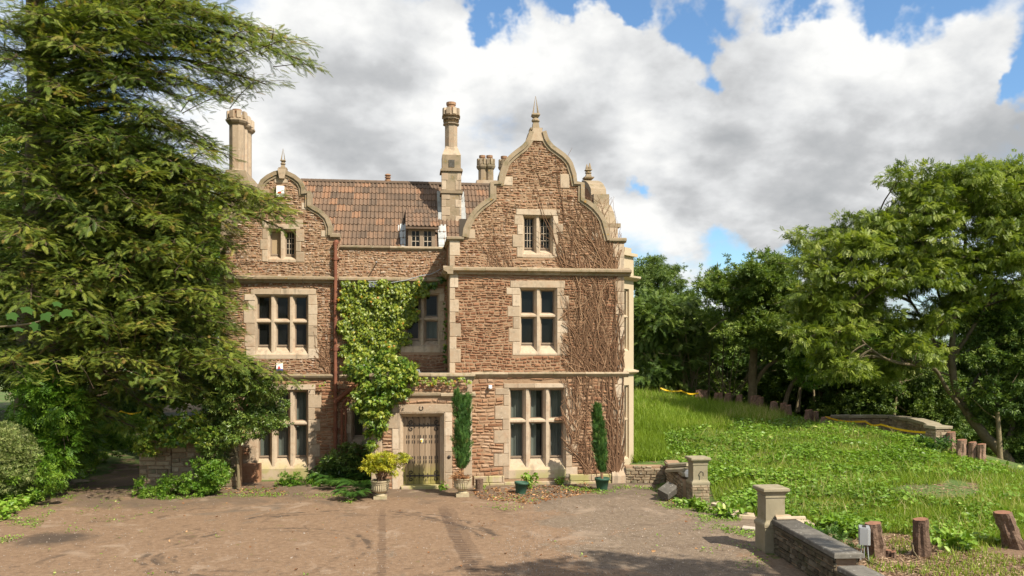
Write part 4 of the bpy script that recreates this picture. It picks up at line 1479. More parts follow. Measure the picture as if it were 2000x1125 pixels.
while rb < UX(985, yr):
    q = MB()
    n = 6
    vs, fs = [], []
    for xx in (rb, rb + .38):
        for i in range(n + 1):
            a = math.pi * i / n
            vs.append((xx, yr - .13 * math.cos(a), zr - .05 + .12 * math.sin(a)))
    for i in range(n):
        fs.append((i, i + 1, n + 2 + i, n + 1 + i))
    fs += [tuple(range(n + 1))[::-1], tuple(range(n + 1, 2 * n + 2))]
    q.add(vs, fs, random.uniform(.0, .35))
    q.build('ridge_tile', M['tile'], ROOF)
    rb += .385
# roofs of the two wings, behind their gables
b = MB()
cx = UX(1048, 0)
b.prism([(XW + .3, zsh - .3), (cx, UZ(1048, 292, 0)), (XR - .3, zsh - .3), (XR - .3, zsh - .5), (XW + .3, zsh - .5)], 'y', .43, YB)
b.build('wing_roof', M['slab'], HOUSE)
b = MB()
cx = UX(549, YM)
b.prism([(XL + .3, UZ(650, 470, YM)), (cx, UZ(549, 372, YM)), (XLW - .1, UZ(650, 470, YM)), (XLW - .1, UZ(650, 480, YM)), (XL + .3, UZ(650, 480, YM))], 'y', YM + .43, YB)
b.build('wing_roof', M['slab'], HOUSE)

# dormer
dx0, dx1 = UX(797, ye), UX(850, ye)
yd = ye + .08
zd0, zd1 = UZ(823, 481, yd), UZ(823, 447, yd)
b = MB()
fw = .11
mid = (dx0 + dx1) / 2
b.box(dx0, dx0 + fw, yd, yd + .12, zd0, zd1, .3)
b.box(dx1 - fw, dx1, yd, yd + .12, zd0, zd1, .3)
b.box(mid - .06, mid + .06, yd - .005, yd + .12, zd0, zd1 - .06, .5)
b.box(dx0, dx1, yd - .01, yd + .115, zd1 - .07, zd1 + .02, .2)
DOR = b.build('dormer', M['frame'], HOUSE)
for a, c in ((dx0 + fw, mid - .06), (mid + .06, dx1 - fw)):
    br = MB()
    br.box((a + c) / 2 - .012, (a + c) / 2 + .012, yd + .02, yd + .05, zd0, zd1 - .07)
    for t in (.33, .66):
        zz = zd0 + (zd1 - .07 - zd0) * t
        br.box(a, c, yd + .022, yd + .048, zz - .012, zz + .012)
    br.box(a, a + .02, yd + .024, yd + .046, zd0, zd1 - .07)
    br.box(c - .02, c, yd + .024, yd + .046, zd0, zd1 - .07)
    br.build('glazing_bar', M['bar'], DOR)
    for i in range(2):
        for j in range(3):
            xa, xb_ = a + (c - a) * i / 2, a + (c - a) * (i + 1) / 2
            za, zb_ = zd0 + (zd1 - .07 - zd0) * j / 3, zd0 + (zd1 - .07 - zd0) * (j + 1) / 3
            p = MB()
            p.add([(xa, yd + .04, za), (xb_, yd + .041, za), (xb_, yd + .04, zb_), (xa, yd + .041, zb_)], [(0, 1, 2, 3)])
            p.build('pane', M['glass'], DOR)
b = MB()
b.box(dx0 + .05, dx1 - .05, yd + .5, yd + .55, zd0 - .2, zd1, .5)
b.build('dark_backing', M['room'], DOR)  # dark sheet behind the dormer panes in place of an unlit room
# its tiled slope, side cheeks and lead
zt1 = UZ(823, 404, ye + 1.15)
yt1 = ye + (zt1 - ze) / math.tan(pitch) - .02
zt0 = zd1 + .03
yt0 = yd - .16
ang = math.atan2(zt1 - zt0, yt1 - yt0)
b = MB()
b.prism([(yt0, zt0 - .05), (yt0, zt0 + .01), (yt1, zt1 + .01), (yt1, zt1 - .2), (yd + .05, zt0 - .05)], 'x', dx0 - .08, dx1 + .12, .2)
b.build('dormer_roof', M['tile'], DOR)
dl = math.hypot(zt1 - zt0, yt1 - yt0)
for r in range(4):
    for c in range(4):
        sc = (dx1 - dx0 + .2) / 4
        o = bpy.data.objects.new('roof_tile', random.choice(TILES))
        d = dl * r / 4
        o.location = (dx0 - .08 + c * sc, yt0 + d * math.cos(ang), zt0 + .02 + d * math.sin(ang))
        o.rotation_euler = (ang, 0, 0)
        o.scale = (sc / TW, dl / 4 / GA, 1)
        COL.objects.link(o)
        o.parent = DOR
for x0, x1, e in ((dx0 - .34, dx0 - .085, 0), (dx1 + .125, dx1 + .40, 0)):
    b = MB()
    for r in range(4):
        d = GA * (r + .0)
        y0, z0 = ye + d * cs, ze + d * sn
        y1, z1 = ye + (d + GA * 1.1) * cs, ze + (d + GA * 1.1) * sn
        xo = .13 * (3 - r) / 3 if e == 0 and x0 < dx0 else 0
        b.add([(x0 + xo, y0, z0 + .07), (x1, y0, z0 + .085), (x1, y1, z1 + .06), (x0 + xo, y1, z1 + .05)], [(0, 1, 2, 3)], random.random())
    b.build('lead_flashing', M['lead'], DOR)
for x0, x1 in ((dx0 + .002, dx0 + .04), (dx1 - .04, dx1 - .002)):
    b = MB()
    b.prism([(yd + .12, zd0 - .3), (yd + .12, zd1), (yt1, zt1 - .1), (yt1, zd0)], 'x', x0, x1, .3)
    b.build('cheek', M['lead'], DOR)


# ---------------------------------------------------------------- chimneys
def oct_(r):
    return r


def pot_mb(cx, cy, z0, z1, r):
    b = MB()
    b.lathe([(r * .9, z0), (r * .85, z1 - .10), (r * 1.0, z1 - .09), (r * 1.02, z1), (r * .75, z1), (r * .7, z1 - .15)], cx, cy, 12, random.random(), cap=False)
    return b


def battlement(b, cx, cy, z0, z1, r, n=8):
    for k in range(n):
        a = 2 * math.pi * (k + .5) / n
        if k % 1 == 0:
            c, s_ = math.cos(a), math.sin(a)
            w_ = r * .22
            vs = []
            for zz in (z0, z1):
                for du, dv in ((-w_, 0), (w_, 0), (w_, -.09), (-w_, -.09)):
                    vs.append((cx + (r + dv) * c - du * s_, cy + (r + dv) * s_ + du * c, zz))
            b.add(vs, [(0, 1, 5, 4), (1, 2, 6, 5), (2, 3, 7, 6), (3, 0, 4, 7), (4, 5, 6, 7), (3, 2, 1, 0)], random.random())


def oct_shaft(cx, cy, z0, z1, r, parent, ribs=0, topz=None, name='shaft', m='lime'):
    b = MB()
    k8 = math.pi / 8
    h = z1 - z0
    prof = [(r * 1.12, z0), (r * 1.12, z0 + .06), (r, z0 + .10), (r, z1 - .52)]
    for i in range(ribs):
        zz = z1 - .5 + i * .11
        prof += [(r, zz), (r * 1.28, zz + .035), (r * 1.30, zz + .06), (r, zz + .085)]
    prof += [(r, z1 - .34), (r * 1.3, z1 - .28), (r * 1.48, z1 - .22), (r * 1.48, z1 - .17), (r * 1.15, z1 - .14), (r * 1.2, z1 - .02), (r * .8, z1 - .02)]
    prof = sorted(prof, key=lambda p: p[1]) if ribs else prof
    b.lathe(prof, cx, cy, 8, random.random(), None, k8)
    battlement(b, cx, cy, z1 - .13, z1 + .10, r * 1.30)
    return b.build(name, M[m], parent)


# the chimney on the middle roof
yc = ye + (UZ(880, 430, ye + 1.1) - ze) / math.tan(pitch) + .02
x0, x1 = UX(863, yc), UX(901, yc)
xm = (x0 + x1) / 2
hw = (x1 - x0) / 2
cyc = yc + hw
b = MB()
za, zb_, zc_, zd_ = UZ(880, 436, yc), UZ(880, 376, yc), UZ(880, 332, yc), UZ(880, 302, yc)
b.box(x0, x1, yc, yc + 2 * hw, za - .6, zb_, .5)
b.prism([(x0 - .05, zb_ - .03), (x1 + .05, zb_ - .03), (x1 + .05, zb_ + .03), (x1 - .01, zb_ + .07), (x0 + .01, zb_ + .07), (x0 - .05, zb_ + .03)], 'y', yc - .05, yc + 2 * hw + .05, .2)
b.box(x0 + .01, x1 - .01, yc + .01, yc + 2 * hw - .01, zb_ + .0702, zc_ - .04, .6)
b.prism([(x0 - .05, zc_ - .04), (x1 + .05, zc_ - .04), (x1 + .05, zc_ + .01), (x1 - .01, zc_ + .07), (x0 + .01, zc_ + .07), (x0 - .05, zc_ + .01)], 'y', yc - .05, yc + 2 * hw + .05, .3)
b.box(x0 + .015, x1 - .015, yc + .015, yc + 2 * hw - .015, zc_ + .0702, zd_, .4)
CH = b.build('chimney', M['coping'], HOUSE)
for s0, s1 in ((436, 380), (371, 338)):
    z = UZ(880, s0, yc)
    zt = UZ(880, s1, yc)
    while z < zt - .1:
        h = min(random.uniform(.26, .36), zt - z)
        wl = random.choice((.14, .2, .28))
        for a, c in ((x0, x0 + wl), (x1 - .34 + wl, x1)):
            q = MB()
            q.block(a - .012, c, yc - .012 + (.012 if s0 == 371 else 0) - .003, yc + .1, z + .004, z + h - .004, .01, random.random())
            q.build('quoin', M['lime'], CH)
        z += h
q = MB()
zf0, zf1 = UZ(880, 326, yc), UZ(880, 312, yc)
q.box(xm - .1, xm + .1, yc - .004, yc + .05, zf0, zf1, .1)
q.build('panel', M['slab'], CH)
b = MB()
r8 = UX(895, yc) - UX(881, yc)
b.add([(x0 + .015, yc + .015, zd_ + .001), (x1 - .015, yc + .015, zd_ + .001), (x1 - .015, yc + 2 * hw - .015, zd_ + .001), (x0 + .015, yc + 2 * hw - .015, zd_ + .001),
       *[(xm + r8 * .8 * sx, cyc + r8 * .8 * sy, UZ(880, 284, yc)) for sx, sy in ((-1, -1), (1, -1), (1, 1), (-1, 1))]],
      [(0, 1, 5, 4), (1, 2, 6, 5), (2, 3, 7, 6), (3, 0, 4, 7), (4, 5, 6, 7)], .6)
b.build('stack_shoulder', M['lime'], CH)
oct_shaft(xm, cyc, UZ(880, 292, yc), UZ(880, 213, yc), r8 * .93, CH, ribs=3)
pot_mb(xm, cyc, UZ(880, 214, yc) - .1, UZ(880, 195, yc), r8 * .68).build('chimney_pot', M['pot'], CH)
b = MB()
b.box(x1 + .02, x1 + .17, yc - .02, yc + 1.2, za + .0, za + .08)
b.build('lead_flashing', M['lead'], CH)
for xl_, xr_ in ((x1 + .004, x1 + .16), (x0 - .13, x0 - .004)):
  b = MB()
  for k in range(5):
    y0 = yc + k * .25
    zz = ze + (y0 - ye) * math.tan(pitch)
    b.box(xl_, xr_, y0, y0 + .27, zz + .05, zz + .30, random.random())
  b.build('lead_flashing', M['lead'], CH)

# the cluster behind the ridge
yk = 8.2
b = MB()
xk0, xk1 = UX(931, yk), UX(1003, yk)
b.box(xk0, xk1 + .1, yk, yk + 1.0, 6.5, UZ(960, 352, yk))
CK = b.build('chimney', M['lime'], HOUSE)
CK['label'] = 'cluster of four grey octagonal flues behind the ridge'
for i, px in enumerate((942, 956, 985, 1000)):
    cx, cy = UX(px, yk + .35), yk + .35 + (.12 if i > 1 else 0)
    rr = (UX(px + 11, yk + .3) - UX(px, yk + .3)) * .82
    oct_shaft(cx, cy, UZ(px, 354, yk), UZ(px, 312, yk), rr * .9, CK, m='coping')
    pot_mb(cx, cy, UZ(px, 313, yk) - .1, UZ(px, 300 if i < 3 else 303, yk), rr * .7).build('chimney_pot', M['pot'], CK)
# small vent on the ridge
b = MB()
cx = UX(757.5, yr)
b.lathe([(.11, zr), (.11, zr + .1), (.075, zr + .105), (.075, zr + .15), (.11, zr + .155), (.11, zr + .20), (.075, zr + .205), (.075, zr + .24), (.12, zr + .25), (.09, zr + .30), (.03, zr + .32)], cx, yr, 10)
b.build('ridge_vent', M['pot'], HOUSE)

# the three flues on the left wing's side wall
CL = None
b = MB()
yl = 3.4
xl0, xl1 = UX(444, yl), UX(497, yl)
zz0, zz1 = UZ(460, 470, yl), UZ(470, 335, yl)
xc = UX(461, yl)
b.add([(XL - .35, yl - .55, 0), (XL + .5, yl - .55, 0), (XL + .5, yl + 3.0, 0), (XL - .35, yl + 3.0, 0),
       (XL - .35, yl - .55, zz0), (XL + 1.2, yl - .55, zz0), (XL + 1.2, yl + 3.0, zz0), (XL - .35, yl + 3.0, zz0),
       (xc - .28, yl - .25, zz1), (xc + .34, yl - .25, zz1), (xc + .34, yl + 2.1, zz1), (xc - .28, yl + 2.1, zz1)],
      [(0, 1, 5, 4), (1, 2, 6, 5), (2, 3, 7, 6), (3, 0, 4, 7), (4, 5, 9, 8), (5, 6, 10, 9), (6, 7, 11, 10), (7, 4, 8, 11), (8, 9, 10, 11)], .5)
CL = b.build('chimney', M['coping'], HOUSE)
CL['label'] = 'left stack of three octagonal flues in a row'
for k, (dy, dtop) in enumerate(((0.05, 0), (.56, -.06), (1.07, -.12))):
    oct_shaft(xc + .02 * k, yl + dy + .1, zz1 - .03, UZ(461, 222, yl) - .02 + 0 * dtop, .25, CL)
    pot_mb(xc + .02 * k, yl + dy + .1, UZ(461, 226, yl), UZ(461, 212, yl) - (.12 if k else 0), .15).build('chimney_pot', M['pot'], CL)

# ---------------------------------------------------------------- porch and front door
PX0, PX1 = UX(725, YP), UX(922, YP)
zpt = UZ(880, 733, YP)
dx0, dx1, dz0, dz1 = rect_U((778, 806, 869, 962), YP)
dz0 = 0.06
exP = []
outer_P = [(PX0, -.2), (PX1, -.2), (PX1, zpt), (PX0, zpt)]
wall_mb(outer_P, [(dx0, dx1, .0, dz1)], YP, YP + .55).build('porch_wall', M['mortar'], HOUSE)
b = MB()
b.box(PX0, PX0 + .4, YP + .553, YM - .003, -.2, zpt)
b.box(PX1 - .4, PX1, YP + .553, -.003, -.2, zpt)
b.build('porch_wall', M['rubble'], HOUSE)
b = MB()
b.box(PX0 - .05, PX1 - .42, YP + .05, YM - .003, zpt, zpt + .04, .4)
b.build('porch_roof', M['lead'], HOUSE)
pr = [(-.35, zpt - .12), (.02, zpt - .12), (.05, zpt - .07), (.05, zpt - .05), (.11, zpt - .02), (.11, zpt + .03), (.05, zpt + .06), (-.35, zpt + .075)]
course(pr, [((PX0 - .05, YP), (PX1 + .09, YP), (0, -1))], 'parapet_coping')
# moulding over the doorway, broken away to the left of the cypress
zm0, zm1 = UZ(890, 777, YP), UZ(890, 769, YP)
pr = [(-.1, zm0), (.03, zm0), (.06, zm0 + .04), (.13, zm0 + .06), (.13, zm1), (-.1, zm1 + .05)]
course(pr, [((UX(861, YP), YP), (PX1 + .10, YP), (0, -1))])
pr = [(-.1, zm0 + .03), (.02, zm0 + .03), (.07, zm0 + .08), (.08, zm1 + .02), (-.1, zm1 + .08)]
course(pr, [((UX(776, YP), YP), (UX(861, YP), YP), (0, -1))])
exP += [(UX(776, YP), 20, zm0, zm1)]
# door surround
ax0, ax1, _, az1 = rect_U((766, 790, 883, 960), YP)
for a, c, side in ((ax0, dx0, 0), (dx1, ax1, 1)):
    z = 0
    k = side
    while z < dz1 - .05:
        h = min(random.uniform(.42, .66), dz1 - z)
        if dz1 - z - h < .15:
            h = dz1 - z
        e = .16 if (k % 2 and side == 0 and z > .8) else 0
        quoin(a - e, c, z, z + h, YP, .2, name='jamb_stone', proud=.03)
        exP.append((a - e, c, z, z + h))
        z += h
        k += 1
quoin(ax0, ax1, dz1, az1, YP, .2, name='lintel', proud=.03)
exP.append((ax0, ax1, dz1, az1))
b = MB()
for x, e in ((dx0, 1), (dx1, -1)):
    b.prism([(x, YP - .02), (x + e * .02, YP - .02), (x + e * .06, YP + .05), (x + e * .06, YP + .09), (x + e * .09, YP + .11), (x + e * .09, YP + .16), (x + e * .14, YP + .22), (x + e * .14, YP + .45), (x, YP + .45)], 'z', .0, dz1 - .002, .5)
b.prism([(YP - .02, dz1 - .001), (YP - .02, dz1 - .02), (YP + .05, dz1 - .06), (YP + .09, dz1 - .06), (YP + .11, dz1 - .09), (YP + .16, dz1 - .09), (YP + .22, dz1 - .14), (YP + .45, dz1 - .14), (YP + .45, dz1 - .001)], 'x', dx0 + .003, dx1 - .003, .5)
b.build('door_surround', M['lime'], HOUSE)
# right-hand pilaster and left corner stones
quoin_column(PX1, -1, 0.0, zm0 - .02, YP, exP, .26, .24, (.35, .5))
quoin_column(PX1, -1, zm1 + .04, zpt - .12, YP, exP, .30, .18, (.25, .3))
quoin_column(PX0, 1, 0.0, UZ(740, 846, YP), YP, exP, .30, .12)
quoin(PX0, PX0 + .3, UZ(740, 892, YP), UZ(740, 862, YP), YP)
exP.append((PX0, PX0 + .3, UZ(740, 892, YP), UZ(740, 862, YP)))
exP.append((-30, 30, zpt - .12, zpt + .1))
exP.append((dx0, dx1, 0, dz1))
rubble(outer_P, exP, YP, .35, (.35, 1.0), (.075, .13), (.14, .36), (0.02, zpt - .12))
# step
b = MB()
b.block(UX(783, YP), UX(868, YP), YP - .10, YP + .4, -.1, .10, .02, .4)
b.build('step', M['sill'], HOUSE)
# door leaf
yd = YP + .30
lx0, lx1, lz0, lz1 = rect_U((787, 810, 862, 954), yd)
lz0 = .105
b = MB()
b.box(lx0 - .05, lx1 + .05, yd + .05, yd + .08, lz0 - .02, lz1 + .05, .3)
DOOR = b.build('door', M['oak'], HOUSE)
n = 7
pw = (lx1 - lx0 + .04) / n
for k in range(n):
    q = MB()
    a = lx0 - .02 + k * pw
    q.block(a + .004, a + pw - .004, yd + random.uniform(0, .006), yd + .05, lz0, lz1, .008, random.random())
    q.build('plank', M['oak'], DOOR)
st = MB()
for row in (UZ(820, 862, yd), UZ(820, 852, yd), UZ(820, 901, yd), UZ(820, 893, yd), UZ(820, 814, yd)):
    for k in range(1, n):
        for e in (-.035, .035):
            xx = lx0 - .02 + k * pw + e
            if row == UZ(820, 814, yd) and e > 0:
                continue
            st.box(xx - .010, xx + .010, yd - .012, yd + .01, row - .055, row + .035)
for k in range(16):
    xx = lx0 + .06 + (lx1 - lx0 - .12) * k / 15
    st.box(xx - .008, xx + .008, yd - .010, yd + .01, lz0 + .115, lz0 + .13)
s_ = st.build('stud', M['black'], DOOR)
s_['kind'] = 'stuff'


def spiral(cx, cz, r, sgn, y, turns=1.3):
    return [(cx + sgn * (r * (1 - t * .85)) * math.cos(math.pi * 1.0 + t * turns * 2 * math.pi) + sgn * r * 0, y, cz + (r * (1 - t * .85)) * math.sin(math.pi + t * turns * 2 * math.pi)) for t in [i / 18 for i in range(19)]]


for zz in (UZ(820, 929, yd), UZ(820, 831, yd)):
    h = MB()
    h.box(lx0 + .10, lx1 - .01, yd - .016, yd - .002, zz - .022, zz + .022)
    for sx in (lx1 - .14, lx0 + .24):
        for e in (1, -1):
            pts = [(sx - .085 + 0 * i, 0, 0) for i in range(0)]
            pts = [(sx + .075 * (1 - t * .8) * math.cos(math.pi * .5 * e + e * t * 7.5) * 1.0, yd - .012, zz + e * .095 + .075 * (1 - t * .8) * math.sin(-math.pi * .5 * e + e * t * 7.5)) for t in [i / 20 for i in range(21)]]
            h.tube(pts, .013, 5)
    for k in range(4):
        xx = lx0 + .34 + k * .13
        h.tube([(xx, yd - .012, zz), (xx + .02, yd - .012, zz + .05), (xx - .01, yd - .012, zz + .065)], .009, 5)
        h.tube([(xx, yd - .012, zz), (xx + .02, yd - .012, zz - .05), (xx - .01, yd - .012, zz - .065)], .009, 5)
    h.build('strap_hinge', M['black'], DOOR)
b = MB()
xx, zz = U(791, 898, yd)
b.tube([(xx + .05 * math.sin(t), yd - .03, zz - .05 + .055 * math.cos(t)) for t in [i * .5 for i in range(14)]], .011, 6)
b.box(xx - .03, xx + .04, yd - .014, yd, zz - .05, zz + .09)
b.box(xx - .015, xx + .02, yd - .06, yd, zz + .02, zz + .05)
b.build('handle', M['black'], DOOR)
b = MB()
x0, x1, z0, z1 = rect_U((821, 857, 826.5, 864), yd)
b.box(x0, x1, yd - .006, yd + .003, z0, z1)
nt_ = b.build('door_notice', M['white'])
b = MB()
w_ = x1 - x0
b.box(x0 + .014, x1 - .014, yd - .009, yd - .0065, z0 + .01, z0 + (z1 - z0) * .42)
b.box(x0 + .014, x1 - .014, yd - .009, yd - .0065, z0 + (z1 - z0) * .50, z1 - .02)
b.build('warning_panel', M['yellow'], nt_)
b = MB()
b.prism([(x0 + w_ * .34, z0 + (z1 - z0) * .57), (x1 - w_ * .34, z0 + (z1 - z0) * .57), ((x0 + x1) / 2, z1 - .03)], 'y', yd - .0115, yd - .0095)
b.build('warning_symbol', M['black'], nt_)
tag(nt_, 'small white and yellow notice stuck on the oak front door', 'notice')
# horseshoe and bell
b = MB()
xx, zz = U(822.5, 797, YP)
b.tube([(xx + .055 * math.sin(t), YP - .04, zz + .06 * -math.cos(t)) for t in [-2.5 + i * .5 for i in range(11)]], .012, 6)
tag(b.build('horseshoe', M['black']), 'rusty horseshoe hung over the front door', 'horseshoe')
b = MB()
xx, zz = U(877, 892, YP)
b.lathe([(.045, 0), (.05, .02), (.03, .035), (.012, .04)], 0, 0, 12)
o = b.build('bell_push', M['black'])
o.location = (xx, YP - .03, zz)
o.rotation_euler = (math.radians(90), 0, 0)
tag(o, 'round black bell push on the right door jamb', 'bell')
# lantern by the ivy
xx, zz = U(748, 813, YP)
L_ = empty('wall_lantern', (xx, YP - .20, zz - .12), 0, 'black wall lantern hanging beside the ivy left of the front door', 'lantern')
b = MB()
b.lathe([(.035, -.02), (.05, 0), (.075, .19), (.085, .2), (.085, .215), (.03, .27), (.02, .30), (.005, .33)], 0, 0, 6)
b.tube([(0, 0, .30), (0, .05, .36), (0, .12, .34), (0, .19, .25)], .010, 6)
b.box(-.03, .03, .17, .2, .12, .3)
for k in range(6):
    a = math.pi / 3 * k
    b.tube([(.052 * math.cos(a), .052 * math.sin(a), 0), (.078 * math.cos(a), .078 * math.sin(a), .2)], .006, 4)
b.build('cage', M['black'], L_)
b = MB()
b.lathe([(.047, .005), (.07, .185)], 0, 0, 6, cap=False)
b.build('glass', M['glass'], L_)

# ---------------------------------------------------------------- rainwater pipes
yp = YM - .14
xx = UX(655, yp)
ztop, zlow = UZ(655, 478, yp), UZ(655, 880, yp)
b = MB()
b.tube([(xx, yp, zlow), (xx, yp, ztop)], .058, 10, .45)
for py in (505, 588, 682, 762, 838):
    z = UZ(655, py, yp)
    b.tube([(xx, yp, z - .05), (xx, yp, z + .05)], .078, 10, .3)
    b.box(xx - .13, xx + .13, yp + .02, yp + .14, z - .02, z + .02, .2)
b.tube([(xx, yp, ztop - .02), (xx, yp, ztop + .05), (xx + .03, yp + .1, ztop + .1)], [.06, .085, .08], 8, .2)
b.tube([(xx, yp, zlow + .02), (xx, yp, .02)], .055, 10, .3)
b.build('drainpipe', M['iron'], HOUSE, smooth=False)
b = MB()
p0 = (xx + .03, yp - .02, UZ(662, 782, yp))
p1 = (UX(695, yp), yp - .02, UZ(695, 752, yp))
b.tube([p0, p1, (p1[0] + .25, yp, p1[2] + .15)], .075, 10, .8)
b.tube([(xx - .02, yp - .03, p0[2] - .07), p0], .09, 10, .7)
m_ = tuple((p0[i] * .45 + p1[i] * .55) for i in range(3))
m2 = tuple((p0[i] * .40 + p1[i] * .60) for i in range(3))
b.tube([m_, m2], .095, 10, .7)
x2 = UX(668, yp)
b.tube([(UX(690, yp), yp - .05, UZ(690, 768, yp)), (UX(680, yp), yp - .05, UZ(680, 776, yp)), (UX(671, yp), yp - .05, UZ(671, 786, yp)), (x2, yp - .05, UZ(668, 800, yp)), (x2, yp - .05, 0.02)], .04, 8, .6)
b.tube([(UX(692, yp), yp - .1, UZ(690, 775, yp)), (UX(682, yp), yp - .1, UZ(680, 782, yp)), (UX(676, yp), yp - .1, UZ(671, 792, yp)), (UX(675, yp), yp - .1, .9)], .03, 8, .5)
b.build('branch_pipe', M['iron'], HOUSE)
b = MB()
xx, zz = U(736, 512.5, YM)
b.tube([(xx, YM + .05, zz), (xx, YM - .36, zz - .02)], .022, 8)
b.build('overflow_pipe', M['greyp'], HOUSE)
b = MB()
pts = [(UX(720, YM), YM - .22, UZ(720, 551, YM)), (UX(740, YM), YM - .22, UZ(740, 551.5, YM)), (UX(765, YM), YM - .2, UZ(765, 553, YM)), (UX(795, YM), YM - .2, UZ(795, 548, YM)), (UX(820, YM), YM - .18, UZ(820, 540, YM)), (UX(845, YM), YM - .1, UZ(845, 535, YM)), (UX(860, YM), YM - .05, UZ(860, 526, YM))]
b.tube(pts, .014, 6, .8)
b.build('cable', M['greyp'], HOUSE)


# ---------------------------------------------------------------- fittings fixed to the walls
def alarm(px0, py0, px1, py1, Y, label, style):
    x0, x1, z0, z1 = rect_U((px0, py0, px1, py1), Y)
    r = empty('alarm_box', ((x0 + x1) / 2, Y, z0), 0, label, 'alarm box', 'burglar alarm boxes on the left wing')
    w_, h = (x1 - x0) / 2, z1 - z0
    b = MB()
    b.prism([(-.02, 0), (-.13, .0), (-.14, h * .25), (-.11, h), (-.02, h)], 'x', -w_, w_)
    b.build('cover', M['white'], r)
    b = MB()
    if style == 0:
        b.prism([(-.146, h * .28), (-.149, h * .30), (-.138, h * .44), (-.13, h * .44)], 'x', -w_ * .62, w_ * .3)
        b.build('red_stripe', M['red'], r)
    else:
        b.prism([(-.02, -.003), (-.135, -.06 * 0 - .003), (-.146, h * .22), (-.02, h * .22)], 'x', -w_ * 1.02, w_ * 1.02)
        b.build('blue_base', M['bluep'], r)
        t = MB()
        for p, q in (((-.55, .27), (.35, .27)), ((.35, .27), (-.1, .60)), ((-.1, .60), (-.55, .27))):
            t.tube([(p[0] * w_, -.142, p[1] * h), (q[0] * w_, -.135 + .0, q[1] * h)], .011, 4)
        t.build('triangle_emblem', M['red'], r)
        t = MB()
        t.box(-w_ * .2, 0, -.145, -.135, h * .33, h * .42)
        t.build('emblem_figure', M['red'], r)
    return r


alarm(541, 364, 556, 386, YM, 'white alarm box with a red stripe near the top of the left gable', 0)
alarm(541, 709, 553, 724, YM, 'white alarm box with a red triangle and blue base under the first floor window', 1)


def floodlight(px, py, Y, label, arm):
    xx, zz = U(px, py, Y)
    r = empty('floodlight', (xx, Y - .2, zz), 0, label, 'floodlight', 'floodlights on the front of the house')
    b = MB()
    b.prism([(-.12, -.05), (-.10, .06), (.04, .07), (.04, -.05)], 'x', -.13, .13)
    b.build('housing', M['greyp'], r)
    b = MB()
    b.add([(-.11, -.118, -.04), (.11, -.118, -.04), (.11, -.106, .05), (-.11, -.106, .05)], [(0, 1, 2, 3)])
    b.build('glass', M['glass'], r)
    b = MB()
    b.tube([(-.15, 0, 0), (-.15, .04, .09 * arm), (.15, .04, .09 * arm), (.15, 0, 0)], .012, 5)
    b.tube([(0, .04, .09 * arm), (0, .2, .14 * arm)], .018, 5)
    b.build('bracket', M['greyp'], r)


floodlight(730, 559, YM, 'grey floodlight under the cornice above the wall ivy', 1)
floodlight(811, 726, .35, 'grey floodlight on the porch roof beside the ivy', -1)
b = MB()
xx, zz = U(957, 755, 0)
b.box(xx - .05, xx + .05, -.14, .03, zz - .05, zz + .05)
b.tube([(xx, -.1, zz - .02), (xx - .02, -.17, zz - .06)], .03, 8)
tag(b.build('sensor', M['white']), 'small white sensor on the wall above and left of the ground floor window', 'sensor')
b = MB()
xx, zz = U(1096, 819, .1)
b.lathe([(.10, 0), (.13, .04), (.10, .10), (.02, .13)], xx, .09, 9)
b.lathe([(.06, 0), (.09, .03), (.06, .08), (.02, .1)], xx - .14, .07, 9)
b.v = [(x, y, z + UZ(1096, 823, .1) + .02) for x, y, z in b.v]
tag(b.build('bird_nest', M['vine']), 'brown nest of twigs on the window transom', 'nest')

# ---------------------------------------------------------------- stones laid into the walls
STONES.sort(key=lambda s: -s[0])


def stone_geo(b, s):
    v, x0, x1, z0, z1, y, pd, tint, zone = s
    j = lambda k=.008: random.uniform(-k, k)
    e = min(.018, (x1 - x0) * .25, (z1 - z0) * .28)
    yf = y - pd
    sl = random.uniform(-.012, .012)
    dl = random.uniform(-.012, .012)
    o = [(x0 + j(), y + .012, z0 + j()), (x1 + j(), y + .012, z0 + j()), (x1 + j(), y + .012, z1 + j()), (x0 + j(), y + .012, z1 + j())]
    cxs = random.uniform(.35, .65)
    i = [(x0 + e + j(), yf + sl + j(.006), z0 + e + j()), (x1 - e + j(), yf - sl + j(.006), z0 + e + j()), (x1 - e + j(), yf - sl + dl, z1 - e + j()), (x0 + e + j(), yf + sl + dl, z1 - e + j()),
         (x0 + (x1 - x0) * cxs, yf - random.uniform(0, .018), (z0 + z1) / 2 + j())]
    wz = lambda p: (p[0], p[1], p[2] + .026 * math.sin(2.3 * p[0] + 2.6 * p[2]) + .014 * math.sin(5.3 * p[0] - 3.1 * p[2]))
    o, i = [wz(p) for p in o], [wz(p) for p in i]
    b.add(o + i, [(4, 5, 8), (5, 6, 8), (6, 7, 8), (7, 4, 8), (0, 1, 5, 4), (1, 2, 6, 5), (2, 3, 7, 6), (3, 0, 4, 7)], tint)


for s in STONES[:290]:
    b = MB()
    stone_geo(b, s)
    b.zone = [s[8]] * len(b.v)
    b.build('stone', M['rubble'], HOUSE)
b = MB()
zz = []
for s in STONES[290:]:
    stone_geo(b, s)
    zz += [s[8]] * 9
b.zone = zz
o = b.build('rubble_stonework', M['rubble'], HOUSE)
o['kind'] = 'stuff'

